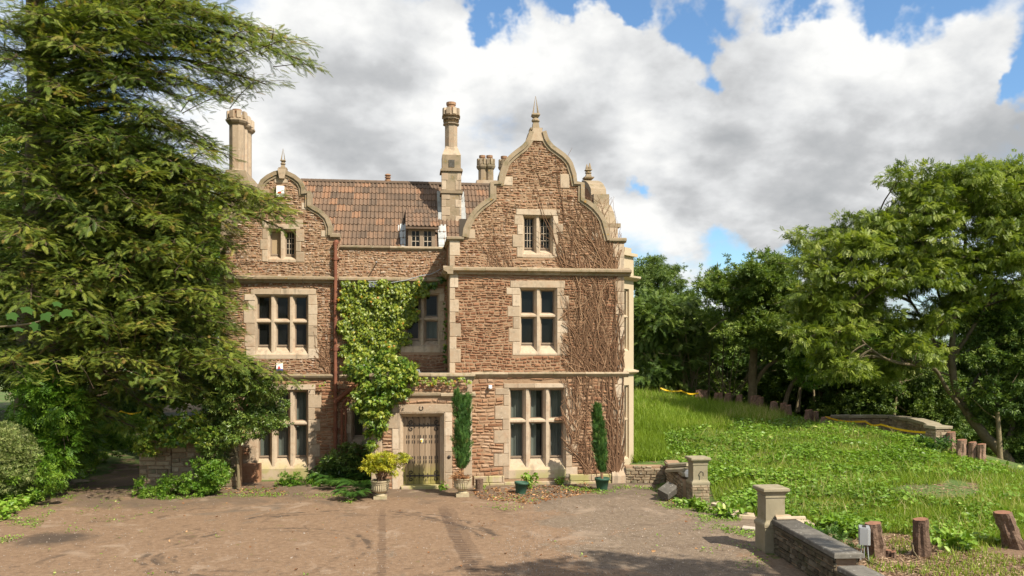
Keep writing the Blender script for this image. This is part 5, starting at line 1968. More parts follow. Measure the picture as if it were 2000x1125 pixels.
# ---------------------------------------------------------------- bare creeper on the right wing
def creeper(name, label, starts, n, box, Y, rise, lean=0.0, seed=1, rad=(.008, .022), length=(1.0, 6.0), wig=.5, branch=.35):
    rr = random.Random(seed)
    b = MB()
    todo = []
    for k in range(n):
        s = rr.choice(starts)
        todo.append((s[0] + rr.gauss(0, s[2]), s[1] + rr.gauss(0, s[3] if len(s) > 3 else .05), rr.uniform(*length), rr.uniform(*rad), rr.gauss(lean, .35), 0))
    while todo:
        x, z, L, r, a, gen = todo.pop()
        pts, rs = [], []
        st = .13
        m = max(3, int(L / st))
        yy = Y - .012 - rr.random() * .03
        cur = a
        for i in range(m):
            pts.append((x, yy + rr.uniform(-.008, .008), z))
            rs.append(r * (1 - .75 * i / m))
            cur += rr.gauss(0, wig * .35) - (cur - a) * .2
            x += math.sin(cur) * st
            z += math.cos(cur) * st * rise
            if not (box[0] < x < box[1] and box[2] < z < box[3]):
                break
            if gen < 2 and rr.random() < branch * .16:
                todo.append((x, z, L * rr.uniform(.2, .5), r * .55, cur + rr.choice((-1, 1)) * rr.uniform(.4, 1.2), gen + 1))
        if len(pts) > 2:
            b.tube(pts, rs, 4, rr.random(), cap=False)
    o = b.build(name, M['vine'])
    return tag(o, label, 'creeper')


zt = UZ(1100, 500, 0)
creeper('bare_creeper', 'leafless brown creeper covering the right end of the facade from ground to cornice',
        [(UX(1150), .25, .10, .1), (UX(1203), .2, .06, .1), (UX(1210), .8, .05, .6), (UX(1170), zs0 + .1, .5, .1), (UX(1195), zs1 + .1, .35, .2), (UX(1130), zs1 + .1, .15, .5), (UX(1125), 1.7, .12, .6), (UX(1165), 2.4, .4, .6), (UX(1180), 4.6, .35, .7), (UX(1140), 5.2, .3, .6)],
        310, (UX(1093), XR + .03, .05, zc0 + .25), -.02, 1.0, -.12, 3, (.005, .021), (.6, 3.2), .6)
b = MB()
rr = random.Random(11)
for k, (px, top) in enumerate([(1203, zc0), (1199, zs1 + 1.2), (1208, zs1 + 2.2), (1150, zs0), (1186, zs1 + .6), (1128, zc0), (1141, zs1 + 2.4), (1166, zc0), (1190, zc0)]):
    x, z = UX(px), .12 if k < 4 else rr.uniform(.2, zs0)
    pts, rs = [], []
    while z < top:
        pts.append((x, -.035 - rr.random() * .01, z))
        rs.append((.036 if k < 2 else .024) * (1 - .7 * z / 7))
        z += .22
        x = min(x + rr.uniform(-.05, .05), XR - .03)
    b.tube(pts, rs, 6, rr.uniform(0, .35), cap=False)
tag(b.build('creeper_stem', M['vine']), 'thick dark main stems of the creeper climbing the right end of the facade', 'creeper')
creeper('bare_creeper', 'thin leafless creeper stems straying over the right gable wall',
        [(UX(1105), zc1, .03), (UX(1130), zc1, .06), (UX(1150), zc1, .1), (UX(1180), zc1, .1), (UX(1200), zc1, .06), (UX(1190), zc1, .1), (UX(1195), zc1 + .3, .1), (UX(1170), zc1 + .6, .3)], 95, (UX(1085), UX(1214), zc1, UZ(1100, 380, 0)), 0, 1.0, -.3, 5, (.006, .020), (.6, 3.0), .45, .6)
creeper('bare_creeper', 'few long leafless stems climbing to the top of the right gable',
        [(UX(1070), UZ(0, 395, 0), .03), (UX(1100), UZ(0, 400, 0), .03), (UX(1055), UZ(0, 330, 0), .02), (UX(1090), zc1, .05), (UX(1120), zc1, .03), (UX(1112), zc1, .02)], 9, (UX(1040), UX(1125), zc1, UZ(1048, 285, 0)), 0, 1.0, -.25, 6, (.010, .018), (1.5, 4), .22, .2)
creeper('bare_creeper', 'leafless creeper stems on the left part of the right gable',
        [(UX(930), zc1, .1), (UX(960), zc1, .1), (UX(985), zc1, .1), (UX(1000), zc1 + .1, .1)], 16, (UX(912), UX(1005), zc1, UZ(950, 400, 0)), 0, 1.0, -.2, 8, (.007, .014), (.8, 2.4), .35, .3)
creeper('bare_creeper', 'grey leafless stems beside the drainpipe on the left wing',
        [(UX(642, YM), zsl1, .06), (UX(636, YM), zsl1 + .3, .08)], 22, (UX(612, YM), UX(650, YM), zsl1, UZ(630, 575, YM)), YM, 1.0, -.15, 9, (.008, .02), (.5, 2.3), .6)

# ================================================================== garden walls, gate piers, loose things
def stone_wall(name, label, path, z0f, z1f, th, mat_, cat='wall', course_h=(.07, .12), ww=(.14, .34), cop=None, keepn=220, top_jit=.03, back=False, group=None):
    """dry rubble wall along a plan path; every stone a block; cap: coping slabs (thickness, overhang, length)"""
    root = empty(name, (path[0][0], path[0][1], 0), 0, label, cat, group)
    org = np.array((path[0][0], path[0][1], 0.0))
    core = MB()
    rest = []
    for (x0, y0), (x1, y1) in zip(path[:-1], path[1:]):
        d = np.array((x1 - x0, y1 - y0))
        L = np.hypot(*d)
        d /= L
        nrm = np.array((d[1], -d[0]))
        zz0 = min(z0f(0), z0f(1))

        def place(u, v, z):
            p = np.array((x0, y0)) + d * u + nrm * v
            return (p[0] - org[0], p[1] - org[1], z)
        # core
        zl = [z0f(x0), z0f(x1)]
        za, zb = z1f(x0, y0), z1f(x1, y1)
        vs = [place(u, v, z) for u, z in ((0, zl[0] - .3), (L, zl[1] - .3), (L, zb - .03), (0, za - .03)) for v in (-th / 2 + .02, th / 2 - .02)]
        core.add(vs, [(0, 2, 4, 6), (1, 7, 5, 3), (0, 1, 3, 2), (2, 3, 5, 4), (4, 5, 7, 6), (6, 7, 1, 0)])
        for side in ((1,) if not back else (1, -1)):
            z = min(zl) - .1
            zt = max(za, zb)
            while z < zt - .02:
                h = random.uniform(*course_h)
                u = -.01
                while u < L:
                    w_ = random.uniform(*ww)
                    w_ = min(w_, L - u + .01)
                    um = u + w_ / 2
                    ztop = za + (zb - za) * um / L + random.uniform(-top_jit, 0)
                    hh = min(h, ztop - z)
                    if hh > .03 and w_ > .04:
                        j = lambda k=.006: random.uniform(-k, k)
                        pd = random.uniform(0, .03)
                        o = [(u + .006, z + .005), (u + w_ - .006, z + .005), (u + w_ - .006, z + hh - .006), (u + .006, z + hh - .006)]
                        e = min(.018, hh * .25)
                        i_ = [(u + e + .006, z + e), (u + w_ - e - .006, z + e), (u + w_ - e - .006, z + hh - e), (u + e + .006, z + hh - e)]
                        vs = [place(a + j(), side * (th / 2 - .03), c + j()) for a, c in o] + [place(a + j(), side * (th / 2 + pd + j(.01)), c + j()) for a, c in i_]
                        rest.append((w_ * hh, vs))
                    u += w_
                z += h
    core.build('core', M['mortar'], root)
    rest.sort(key=lambda q: -q[0])
    FS = [(4, 5, 6, 7), (0, 1, 5, 4), (1, 2, 6, 5), (2, 3, 7, 6), (3, 0, 4, 7)]
    for a, vs in rest[:keepn]:
        b = MB()
        b.add(vs, FS, random.random())
        b.build('stone', M[mat_], root)
    if len(rest) > keepn:
        b = MB()
        for a, vs in rest[keepn:]:
            b.add(vs, FS, random.random())
        o = b.build('small_stones', M[mat_], root)
        o['kind'] = 'stuff'
    return root, org


def slabs(root, org, x0, y0, x1, y1, z0, z1, wd, t, ln, m='slab', name='coping_stone', gap=.008):
    d = np.array((x1 - x0, y1 - y0))
    L = np.hypot(*d)
    d /= L
    nr = np.array((d[1], -d[0]))
    n = max(1, round(L / ln))
    for k in range(n):
        a, c = L * k / n + gap / 2, L * (k + 1) / n - gap / 2
        b = MB()
        vs = []
        jz = random.uniform(-.008, .008)
        for up, ins in ((0, .0), (t * .8, 0), (t, .015)):
            for u, v in ((a + ins, -wd / 2 + ins), (c - ins, -wd / 2 + ins), (c - ins, wd / 2 - ins), (a + ins, wd / 2 - ins)):
                p = np.array((x0, y0)) + d * u + nr * v
                vs.append((p[0] - org[0], p[1] - org[1], z0 + (z1 - z0) * u / L + up + jz))
        fs = [(3, 2, 1, 0), (8, 9, 10, 11)]
        for q in (0, 4):
            for i in range(4):
                fs.append((q + i, q + (i + 1) % 4, q + 4 + (i + 1) % 4, q + 4 + i))
        b.add(vs, fs, random.random())
        b.build(name, M[m], root)


def pier(px, py_base, py_top, label, hook=False, rubble_base=True):
    x, y, _ = G(px, py_base, 0.0)
    dpt = (np.array((x, y, 0)) - CAM) @ FWD
    H = (py_base - py_top) * dpt / F
    r = empty('gate_pier', (x, y, 0), 0, label, 'gate pier', 'stone piers either side of the garden gateway')
    w_ = .20
    zb = .44 * H
    lev = [(.245, -.1), (.245, zb - .05)]
    b = MB()
    b.box(-.235, .235, -.235, .235, -.1, zb - .06, .4)
    b.build('base', M['pier'] if not rubble_base else M['mortar'], r)
    if rubble_base:
        rest = []
        for ax in range(2):
            z = -.05
            while z < zb - .08:
                h = min(random.uniform(.06, .10), zb - .06 - z)
                u = -.245
                while u < .24:
                    wd = min(random.uniform(.12, .3), .245 - u)
                    if wd > .03:
                        q = MB()
                        q.block(u + .004, u + wd - .004, -.245 - random.uniform(0, .012), -.2, z, z + h - .008, .012, random.random(), .004)
                        if ax:
                            q.v = [(yy, -xx, zz) for xx, yy, zz in q.v]
                        q.build('stone', M['wallstone'], r)
                    u += wd
                z += h
    b = MB()
    k = math.pi / 4
    s2 = math.sqrt(2)
    b.lathe([(.25 * s2, zb - .06), (.255 * s2, zb - .02), (.25 * s2, zb + .01), (.215 * s2, zb + .05), (w_ * s2, zb + .08), (w_ * s2, H - .20), (.215 * s2, H - .195), (.215 * s2, H - .17), (.20 * s2, H - .165), (.21 * s2, H - .13), (.25 * s2, H - .075)], 0, 0, 4, .5, None, k)
    b.build('shaft', M['pier'], r)
    b = MB()
    b.lathe([(.26 * s2, H - .075), (.275 * s2, H - .06), (.275 * s2, H - .015), (.255 * s2, H)], 0, 0, 4, .7, None, k)
    b.build('cap', M['pier'], r)
    if hook:
        b = MB()
        b.tube([(.0, -.2, H * .68), (.0, -.27, H * .69), (.04, -.29, H * .67), (.04, -.29, H * .60)], .014, 6)
        b.build('hook', M['black'], r)
    return r, x, y, H


P1, p1x, p1y, p1H = pier(1506, 1075, 950, 'nearer stone gate pier standing at the end of the dark low wall', rubble_base=False)
P2, p2x, p2y, p2H = pier(1363, 978, 892, 'farther stone gate pier with a rubble base and iron hook', True)

# near low wall running towards the camera, in two steps
w0x = p1x + .02
ya, yb_, yc_ = p1y - .25, p1y - 2.95, p1y - 6.5
h1, h2 = .60, .42
zc = lambda x: -.05
root, org = stone_wall('garden_wall', 'low dark stone wall with slab coping running from the nearer gate pier', [(w0x + .14, ya), (w0x - .06, yb_), (w0x - .061, yb_ - .02), (w0x - .10, yc_)][::-1], zc, lambda x, y: h1 if y > yb_ - .01 else h2, .40, 'shadestone', keepn=170, back=True)
slabs(root, org, w0x + .14, ya + .02, w0x - .07, yb_ - .12, h1, h1, .50, .085, .95)
slabs(root, org, w0x - .07, yb_ - .14, w0x - .10, yc_, h2, h2, .46, .08, 1.0)
b = MB()
for (xa, y0, xb, y1, z) in ((w0x + .14, ya, w0x - .06, yb_, h1), (w0x - .07, yb_ - .14, w0x - .10, yc_, h2)):
    for side in (-1, 1):
        vs = []
        for (x, y) in ((xa, y0), (xb, y1)):
            for o, zz in ((.18, z - .11), (.225, z - .09), (.24, z - .04), (.18, z - .002)):
                vs.append((x + side * o - org[0], y - org[1], zz))
        b.add(vs, [(0, 1, 5, 4), (1, 2, 6, 5), (2, 3, 7, 6), (3, 0, 4, 7)])
b.build('moulding', M['shadestone'], root)
# pale slate piece lying on the coping by the pier
b = MB()
b.prism([(-.30, -.05), (.30, -.07), (.33, .05), (-.26, .08)], 'z', 0, .035, .9)
b.prism([(-.28, .05), (.05, .06), (.02, .14), (-.25, .13)], 'z', .036, .06, .3)
o = b.build('loose_slab', M['flag'], None, (w0x + .24, ya - .05, h1 + .098))
tag(o, 'pale broken slab lying across the coping beside the nearer gate pier', 'slab')

# retaining wall beside the house and the tumbledown wall to the farther pier
wx = 8.05
stone_wall('retaining_wall', 'rough rubble retaining wall between the house corner and the lawn', [(XR + .05, .10), (wx - .25, -.05)], lambda x: -.05, lambda x, y: .56, .45, 'wallstone', keepn=90, top_jit=.08)
root, org = stone_wall('tumbledown_wall', 'broken garden wall dropping towards the farther gate pier', [(wx, .0), (7.62, p2y + .25)], lambda x: -.05, lambda x, y: .72 if y > -1 else .55, .42, 'wallstone', keepn=110, top_jit=.05)
slabs(root, org, 7.95, -1.0, 7.72, p2y + .35, .62, .60, .55, .1, 1.3, 'pier')
for k, (dx, dy, dz, rz, s, t) in enumerate([(-.05, .55, .56, .15, 1.0, 'moulded pale coping stone tipped on the broken wall'), (.1, .75, .68, .22, .9, 'upper pale coping stone lying on another beside the farther pier')]):
    b = MB()
    b.prism([(-.26, 0), (.26, 0), (.26, .05), (.2, .07), (.2, .1), (-.2, .12), (-.26, .07)], 'y', -.55 * s, .55 * s, .7)
    o = b.build('coping_block', M['pier'], None, (p2x + dx - .02, p2y + dy + .55, dz + .05))
    o.rotation_euler = (-.16, .1, rz)
    tag(o, t, 'coping stone', 'fallen coping stones')
b = MB()
b.block(-.22, .22, -.16, .16, 0, .26, .04, .35, .02)
o = b.build('fallen_stone', M['slab'], None, (7.0, -2.9, .0))
o.rotation_euler = (.35, -.4, .5)
o.location.z = .12
tag(o, 'grey block of stone fallen on the drive against the broken wall', 'stone')
b = MB()
b.lathe([(.11, 0), (.13, .10), (.10, .17), (.02, .20)], 0, 0, 12)
o = b.build('white_tub', M['white'], None, (p2x - .12, p2y + .36, .60))
tag(o, 'white tub tucked behind the farther gate pier', 'tub')

# flagstones in the gateway and a plank
for px, py, a, c, rz, lab in [(1418, 1000, .8, .55, .3, 'broken'), (1452, 1008, .6, .5, -.2, 'pale'), (1440, 990, .5, .35, .1, 'half buried'), (1530, 1000, .7, .5, .4, 'mossy'), (1556, 1020, .7, .55, .0, 'leaning'), (1585, 1052, .6, .5, .2, 'chipped'), (1405, 985, .5, .4, .6, 'small')]:
    x, y, _ = G(px, py, .05)
    b = MB()
    pts = [(-a / 2, -c / 2), (a / 2 - .1, -c / 2 - .04), (a / 2, c / 2 - .1), (a / 4, c / 2), (-a / 2 + .08, c / 2 - .02)]
    pts = [(u + random.uniform(-.05, .05), v + random.uniform(-.05, .05)) for u, v in pts]
    b.prism(pts, 'z', -.03, .045, random.random())
    o = b.build('flagstone', M['flag'], None, (x, y, zg1(x, y) + .035))
    o.rotation_euler = (random.uniform(-.04, .04), random.uniform(-.04, .04), rz)
    pos = {'broken': 'broken flagstone in the middle of the gateway', 'pale': 'pale flagstone in the gateway nearer the near pier', 'half buried': 'half buried flagstone behind the others in the gateway', 'mossy': 'flagstone just behind the nearer gate pier', 'leaning': 'flagstone among weeds beyond the slab on the wall', 'chipped': 'flagstone among weeds beside the low wall coping', 'small': 'small flagstone at the foot of the farther gate pier'}[lab]
    tag(o, pos, 'flagstone', 'old flagstones in the gateway')
x, y, _ = G(1466, 1035, .06)
b = MB()
b.block(-.45, .45, -.13, .13, 0, .04, .006, .6)
o = b.build('plank', M['plank'], None, (x + .25, y - .12, .06))
o.rotation_euler = (0, .04, -.5)
tag(o, 'pale plank lying on the drive against the nearer gate pier', 'plank')

# ---------------------------------------------------------------- stumps
def stump(px, py, hpx, wpx, depth, lean=(0, 0), label='', seed=0, nz=9, burl=.1, group='sawn stumps of a felled hedge by the near wall', bark='stump'):
    rr = np.random.default_rng(seed)
    p = DP(px, py, depth)
    z0 = zg1(p[0], p[1])
    s = depth / F
    H, R = hpx * s, wpx * s / 2
    n = 20
    r = empty('tree_stump', (p[0], p[1], z0 - .05), rr.uniform(0, 6), label, 'stump', group)
    r.rotation_euler.z = 0
    vs, fs = [], []
    ph = rr.uniform(0, 6, 6)
    for i in range(nz + 1):
        t = i / nz
        for k in range(n):
            a = 2 * math.pi * k / n
            ridge = .12 * math.sin(5 * a + ph[0] + t * 2.2) + .09 * math.sin(8 * a + ph[1] - t * 3) + burl * math.sin(2 * a + ph[2] + t * 4) * math.sin(t * 5 + ph[3])
            rad = R * (1 + .42 * (1 - t) ** 2.2) * (1 + ridge * (1 - .45 * t)) * (1 + .055 * rr.standard_normal())
            vs.append((rad * math.cos(a) + lean[0] * t * H, rad * math.sin(a) + lean[1] * t * H, t * H + (.02 * math.cos(a) if i == nz else 0)))
    for i in range(nz):
        for k in range(n):
            a, b_ = i * n + k, i * n + (k + 1) % n
            fs.append((a, b_, b_ + n, a + n))
    b = MB()
    b.add(vs, fs, rr.uniform(.3, .7))
    b.build('bark', M[bark], r, smooth=False)
    b = MB()
    topv = vs[-n:]
    c = np.mean(topv, 0)
    ring = [tuple(c + (np.array(v) - c) * .55) for v in topv]
    b.add(topv + ring + [tuple(c + np.array((0, 0, .008)))], [(k, (k + 1) % n, n + (k + 1) % n, n + k) for k in range(n)] + [(n + k, n + (k + 1) % n, 2 * n) for k in range(n)], .5)
    b.build('cut_face', M['sawn'], r)
    return r


r = stump(1712, 1074, 70, 29, 16.5, (-.10, 0), 'nearest stump on the left, with a grey metal box in front', 1, burl=.16)
b = MB()
b.lathe([(.09, 0), (.07, .12), (.075, .2)], .17, -.12, 9, .4)
b.build('side_shoot', M['stump'], r)
b = MB()
b.lathe([(.076, .2), (.04, .203)], .17, -.12, 9, .4)
b.build('cut_face', M['sawn'], r)
stump(1801, 1077, 76, 26, 16.4, (-.04, 0), 'upright nearest stump in the middle, standing on wood chips', 2)
stump(1985, 1066, 74, 30, 16.8, (-.36, .05), 'nearest stump on the right, leaning steeply to the left', 3, burl=.2)
stump(1745, 1081, 18, 9, 16.3, (.03, 0), 'short thin cut stem between the two nearest stumps', 4, nz=4)
far = [(1365, 781, 19, 13, 42, 0), (1374, 782, 18, 12, 42.5, .1), (1398, 786, 17, 10, 42, .1), (1408, 787, 18, 11, 42, -.1), (1420, 789, 19, 12, 41.5, .1), (1444, 793, 19, 11, 41.5, 0), (1474, 800, 22, 18, 41, .02), (1483, 801, 22, 10, 40.5, .1), (1508, 806, 20, 9, 40, .1), (1517, 807, 20, 10, 40, -.2), (1528, 810, 22, 12, 39.5, .1), (1540, 812, 22, 12, 39, -.05),
       (1578, 821, 22, 14, 38, .05), (1590, 823, 20, 13, 38, .1), (1612, 826, 14, 18, 37, .1), (1856, 874, 38, 15, 29, .05), (1879, 893, 35, 17, 28.2, .0), (1898, 898, 35, 13, 28, .05), (1917, 904, 36, 14, 27.8, 0)]
nm = ['first stump from the house at the far edge of the lawn', 'second stump from the house at the far edge of the lawn', 'third stump from the house along the far edge of the lawn', 'fourth stump from the house along the far edge of the lawn', 'fifth stump from the house along the far edge of the lawn', 'lone slim stump between the tall trunk and the fifth stump', 'broad stump at the foot of the tall twin-trunked tree', 'slim stump right beside the broad stump under the tall tree',
      'first of four stumps bunched beyond the weeds', 'second of four stumps bunched beyond the weeds, leaning left', 'third of four stumps bunched beyond the weeds', 'fourth of four stumps bunched beyond the weeds', 'left of the two stumps near the end of the curved wall', 'right of the two stumps near the end of the curved wall', 'low stump touching the far end of the curved wall',
      'stump right behind the end pillar of the curved wall', 'broad stump second from the curved wall pillar', 'stump third from the curved wall pillar', 'stump farthest right from the curved wall pillar, by the dark trunk']
for k, (px, py, h, w_, d, ln) in enumerate(far):
    stump(px, py + 2, h + 4, w_, d, (ln, 0), nm[k], 20 + k, 5, group='row of sawn stumps along the far lawn edge', bark='stumplit')

# metal box beside the stump
x, y, zc_ = DP(1688, 1063, 16.2)
r = empty('metal_case', (x, y, zc_), math.radians(-28), 'pale grey metal box standing in front of the nearest left stump', 'box')
b = MB()
sx, sy, sz = .105, .17, .35
q = .02
pts = [(-sx, -sy + q), (-sx + q, -sy), (sx - q, -sy), (sx, -sy + q), (sx, sy - q), (sx - q, sy), (-sx + q, sy), (-sx, sy - q)]
b.prism(pts, 'z', 0.02, sz - .02)
b.prism([(u * .93, v * .95) for u, v in pts], 'z', sz - .0198, sz)
b.build('casing', M['greyp'], r)
b = MB()
b.box(sx * .55, sx * .62, -sy - .003, sy + .003, .02, sz - .01)
b.build('seam', M['white'], r)
for u, v in ((-.05, -.1), (.05, -.1), (0, .12)):
    b = MB()
    b.tube([(u, v, .03), (u * 1.6, v * 1.3, zg1(x, y) - zc_ - .05)], .014, 6)
    b.build('leg', M['greyp'], r)
b = MB()
b.box(-.03, .03, -.09, .09, sz + .001, sz + .014)
b.build('handle', M['black'], r)

# loose branches and canes near the stumps
def sticks(name, lab, lst, cat, m='bark'):
    for k, (pts, r0) in enumerate(lst):
        P = []
        for px, py, dp, up in pts:
            p = DP(px, py, dp)
            P.append((p[0], p[1], zg1(p[0], p[1]) + up))
        b = MB()
        b.tube(P, [r0 * (1 - .4 * i / len(P)) for i in range(len(P))], 6, random.random())
        tag(b.build(name, M[m]), lab[k], cat, 'cut sticks lying on the ground')


sticks('fallen_branch', ['thin pale cane lying below the grey metal box', 'second pale cane lying below the grey metal box', 'dark stick behind the nearer gate pier', 'short stick at the edge of the ash patch', 'bent stick at the foot of the middle stump', 'stick lying in the shade at the right edge of the lawn'],
       [([(1690, 1062, 16.3, .03), (1705, 1080, 15.9, .03), (1725, 1095, 15.5, .03)], .012), ([(1660, 1060, 16.4, .03), (1690, 1072, 16.1, .03), (1715, 1092, 15.6, .02)], .012), ([(1526, 985, 18.5, .08), (1548, 1000, 18.0, .06)], .03), ([(1757, 968, 20.8, .06), (1768, 982, 20.2, .03)], .03), ([(1782, 1062, 16.4, .25), (1784, 1075, 16.3, .12), (1795, 1092, 16.0, .03)], .02), ([(1975, 983, 20.5, .05), (2010, 980, 20.4, .05)], .02)], 'stick', 'barkpale')

# ---------------------------------------------------------------- curved wall at the far side of the lawn
cw = [(1622, 818, 37.5), (1660, 817, 37.2), (1700, 817, 36.6), (1742, 818, 35.6), (1790, 824, 33.6), (1820, 833, 31.6), (1838, 845, 30.2)]
path = [tuple(DP(px, py, d)[:2]) for px, py, d in cw]
tops = [DP(px, py - 2, d)[2] for px, py, d in cw]


def ztop(x, y):
    i = int(np.argmin([(x - p[0]) ** 2 + (y - p[1]) ** 2 for p in path]))
    return tops[i]


root, org = stone_wall('curved_wall', 'curved stone wall with a cracked coping at the far side of the lawn', path[::-1], lambda x: -.3, ztop, .4, 'wallstone', keepn=150, course_h=(.09, .14), ww=(.2, .45), back=True)
for i, ((x0, y0), (x1, y1)) in enumerate(zip(path[:-1], path[1:])):
    if i == 3:
        x0, y0 = x0 + (x1 - x0) * .14, y0 + (y1 - y0) * .14
    slabs(root, org, x0, y0, x1, y1, tops[i] - .01, tops[i + 1] - .01, .56, .12, .9, 'pier')
p = DP(1832, 872, 29.4)
r = empty('wall_pillar', (p[0], p[1], zg1(p[0], p[1]) - .1), 0, 'square stone pillar ending the curved wall', 'pillar')
b = MB()
b.box(-.26, .26, -.26, .26, 0, .82)
b.build('core', M['mortar'], r)
for ax in range(4):
    z = 0
    while z < .8:
        h = min(random.uniform(.08, .14), .82 - z)
        u = -.29
        while u < .28:
            wd = min(random.uniform(.16, .36), .29 - u)
            if wd > .04:
                q = MB()
                q.block(u + .004, u + wd - .004, -.29 - random.uniform(0, .015), -.24, z, z + h - .01, .015, random.random(), .005)
                c, s = [(1, 0), (0, 1), (-1, 0), (0, -1)][ax]
                q.v = [(xx * c - yy * s, xx * s + yy * c, zz) for xx, yy, zz in q.v]
                q.build('stone', M['wallstone'], r)
            u += wd
        z += h
b = MB()
b.block(-.34, .34, -.34, .34, .825, .93, .015, .7)
b.build('cap', M['pier'], r)

# barrier tape
def tape(label, pts, h=.055):
    b = MB()
    P = [DP(px, py, d) for px, py, d in pts]
    Q = []
    for i in range(len(P) - 1):
        for k in range(7):
            t = k / 7
            p = P[i] * (1 - t) + P[i + 1] * t
            p[2] -= .10 * math.sin(math.pi * t)
            Q.append(p)
    Q.append(P[-1])
    vs, fs = [], []
    for i, p in enumerate(Q):
        tw = .02 * math.sin(i * 1.3)
        vs += [(p[0], p[1] - tw, p[2] - h / 2), (p[0], p[1] + tw, p[2] + h / 2), (p[0], p[1] + tw + .004, p[2] + h / 2), (p[0], p[1] - tw + .004, p[2] - h / 2)]
    for i in range(len(Q) - 1):
        for k in range(4):
            fs.append((i * 4 + k, i * 4 + (k + 1) % 4, i * 4 + 4 + (k + 1) % 4, i * 4 + 4 + k))
    b.add(vs, fs)
    tag(b.build('barrier_tape', M['yellow']), label, 'tape', 'yellow barrier tape strung round the garden')


tape('yellow barrier tape across the front of the curved wall', [(1612, 814, 37), (1690, 823, 33.5), (1720, 829, 32.5), (1832, 845, 29.2)], .075)
tape('yellow barrier tape at the far end of the lawn by the house', [(1290, 758, 42), (1330, 763, 41.8), (1364, 768, 41.5)], .075)
tape('yellow barrier tape on the grass bank left of the house', [(208, 804, 33), (236, 803, 33), (276, 804, 32)])

# ---------------------------------------------------------------- pots by the front wall
def urn(px, py, s, label):
    x, y, _ = G(px, py, .02)
    r = empty('stone_urn', (x, y, .02), 0, label, 'urn', 'fluted stone urns either side of the door')
    b = MB()
    b.box(-.19 * s, .19 * s, -.19 * s, .19 * s, 0, .085 * s, .4)
    b.build('plinth', M['urn'], r)
    b = MB()
    prof = [(.16, .085), (.165, .11), (.12, .14), (.11, .16), (.15, .19), (.215, .24), (.235, .30), (.245, .42), (.25, .44), (.262, .45), (.255, .47), (.275, .49), (.285, .51), (.285, .535), (.25, .54), (.23, .47)]
    b.lathe([(q * s, z * s) for q, z in prof], 0, 0, 48, .5, lambda i, k: (-.06 if k % 2 else .03) if 5 <= i <= 7 else 0, cap=False)
    b.build('bowl', M['urn'], r)
    b = MB()
    b.lathe([(.245 * s, .50 * s), (.15 * s, .53 * s), (.02 * s, .545 * s)], 0, 0, 14, .5)
    b.build('soil', M['soil'], r)
    return (x, y, .5 * s)


def plastic_pot(px, py, s, label, tilt=0):
    x, y, _ = G(px, py, .02)
    r = empty('plant_pot', (x, y, .02), 0, label, 'plant pot', 'green plastic pots along the wall')
    r.rotation_euler = (0, tilt, 0)
    b = MB()
    b.lathe([(.135, 0), (.185, .27), (.20, .272), (.205, .33), (.185, .335), (.165, .24)], 0, 0, 24, .5, cap=False)
    b.v = [(a * s, c * s, d * s) for a, c, d in b.v]
    b.build('pot', M['greenpot'], r, smooth=True)
    b = MB()
    b.lathe([(.172 * s, .26 * s), (.02, .28 * s)], 0, 0, 14)
    b.build('soil', M['soil'], r)
    return (x, y, .28 * s)


URN_L = urn(743, 974, .95, 'fluted stone urn with the golden shrub left of the door')
URN_R = urn(903, 969, .95, 'fluted stone urn with the tall cypress right of the door')
POT_A = plastic_pot(1017, 964, 1.0, 'empty green plastic pot below the ground floor window', .08)
POT_B = plastic_pot(1176, 957, 1.08, 'green plastic pot holding the cypress near the house corner')
x, y, _ = G(930, 962, .02)
b = MB()
b.lathe([(.13, 0), (.11, .1), (.115, .30), (.12, .36)], 0, 0, 9, .5)
b.lathe([(.12, .362), (.02, .365)], 0, 0, 9, .5)
tag(b.build('cut_log', M['stump'], None, (x + .1, y + .15, .02)), 'short cut log beside the right hand urn', 'log')
x, y, _ = G(490, 941, .02)
b = MB()
b.block(-.27, .27, -.2, .2, 0, .58, .03, .5, .01)
o = b.build('stone_block', M['rubble'], None, (x, y + .1, -.02))
tag(o, 'reddish lichen covered block below the left ground floor window', 'stone block')

# rough stones along the path at the far left
for k, (px, py, sx, sy, sz, lab) in enumerate([(92, 935, .22, .2, .42, 'upright rough stone among weeds at the left edge of the path'), (60, 938, .26, .2, .22, 'low pale stone left of the upright one'), (100, 915, .2, .2, .5, 'tall reddish rough stone behind the upright one'), (125, 945, .35, .2, .14, 'flat stone edging the path'), (150, 938, .32, .18, .12, 'second flat stone edging the path'), (392, 958, .35, .2, .12, 'flat stone at the foot of the left garden wall')]):
    x, y, _ = G(px, py, .02)
    bm = MB()
    rr = random.Random(k)
    n = 8
    vs, fs = [], []
    for i in range(4):
        t = i / 3
        for q in range(n):
            a = 2 * math.pi * q / n
            rad = (1.0, 1.05, .9, .45)[i] * rr.uniform(.8, 1.15)
            vs.append((sx * rad * math.cos(a), sy * rad * math.sin(a), sz * (t + rr.uniform(-.06, .06)) - .04))
    for i in range(3):
        for q in range(n):
            a, b_ = i * n + q, i * n + (q + 1) % n
            fs.append((a, b_, b_ + n, a + n))
    fs.append(tuple(range(3 * n, 4 * n)))
    bm.add(vs, fs, rr.random())
    tag(bm.build('rough_stone', M['wallstone'], None, (x, y, zg1(x, y) + .02)), lab, 'stone')

# ruined garden wall at the left of the house with a lean-to roof behind it
gy = .55
gx0, gx1 = UX(276, gy), UX(470, gy)
z_a, z_b = UZ(300, 868, gy), UZ(400, 812, gy)


def gtop(x, y):
    return z_a if x < UX(282, gy) else z_b


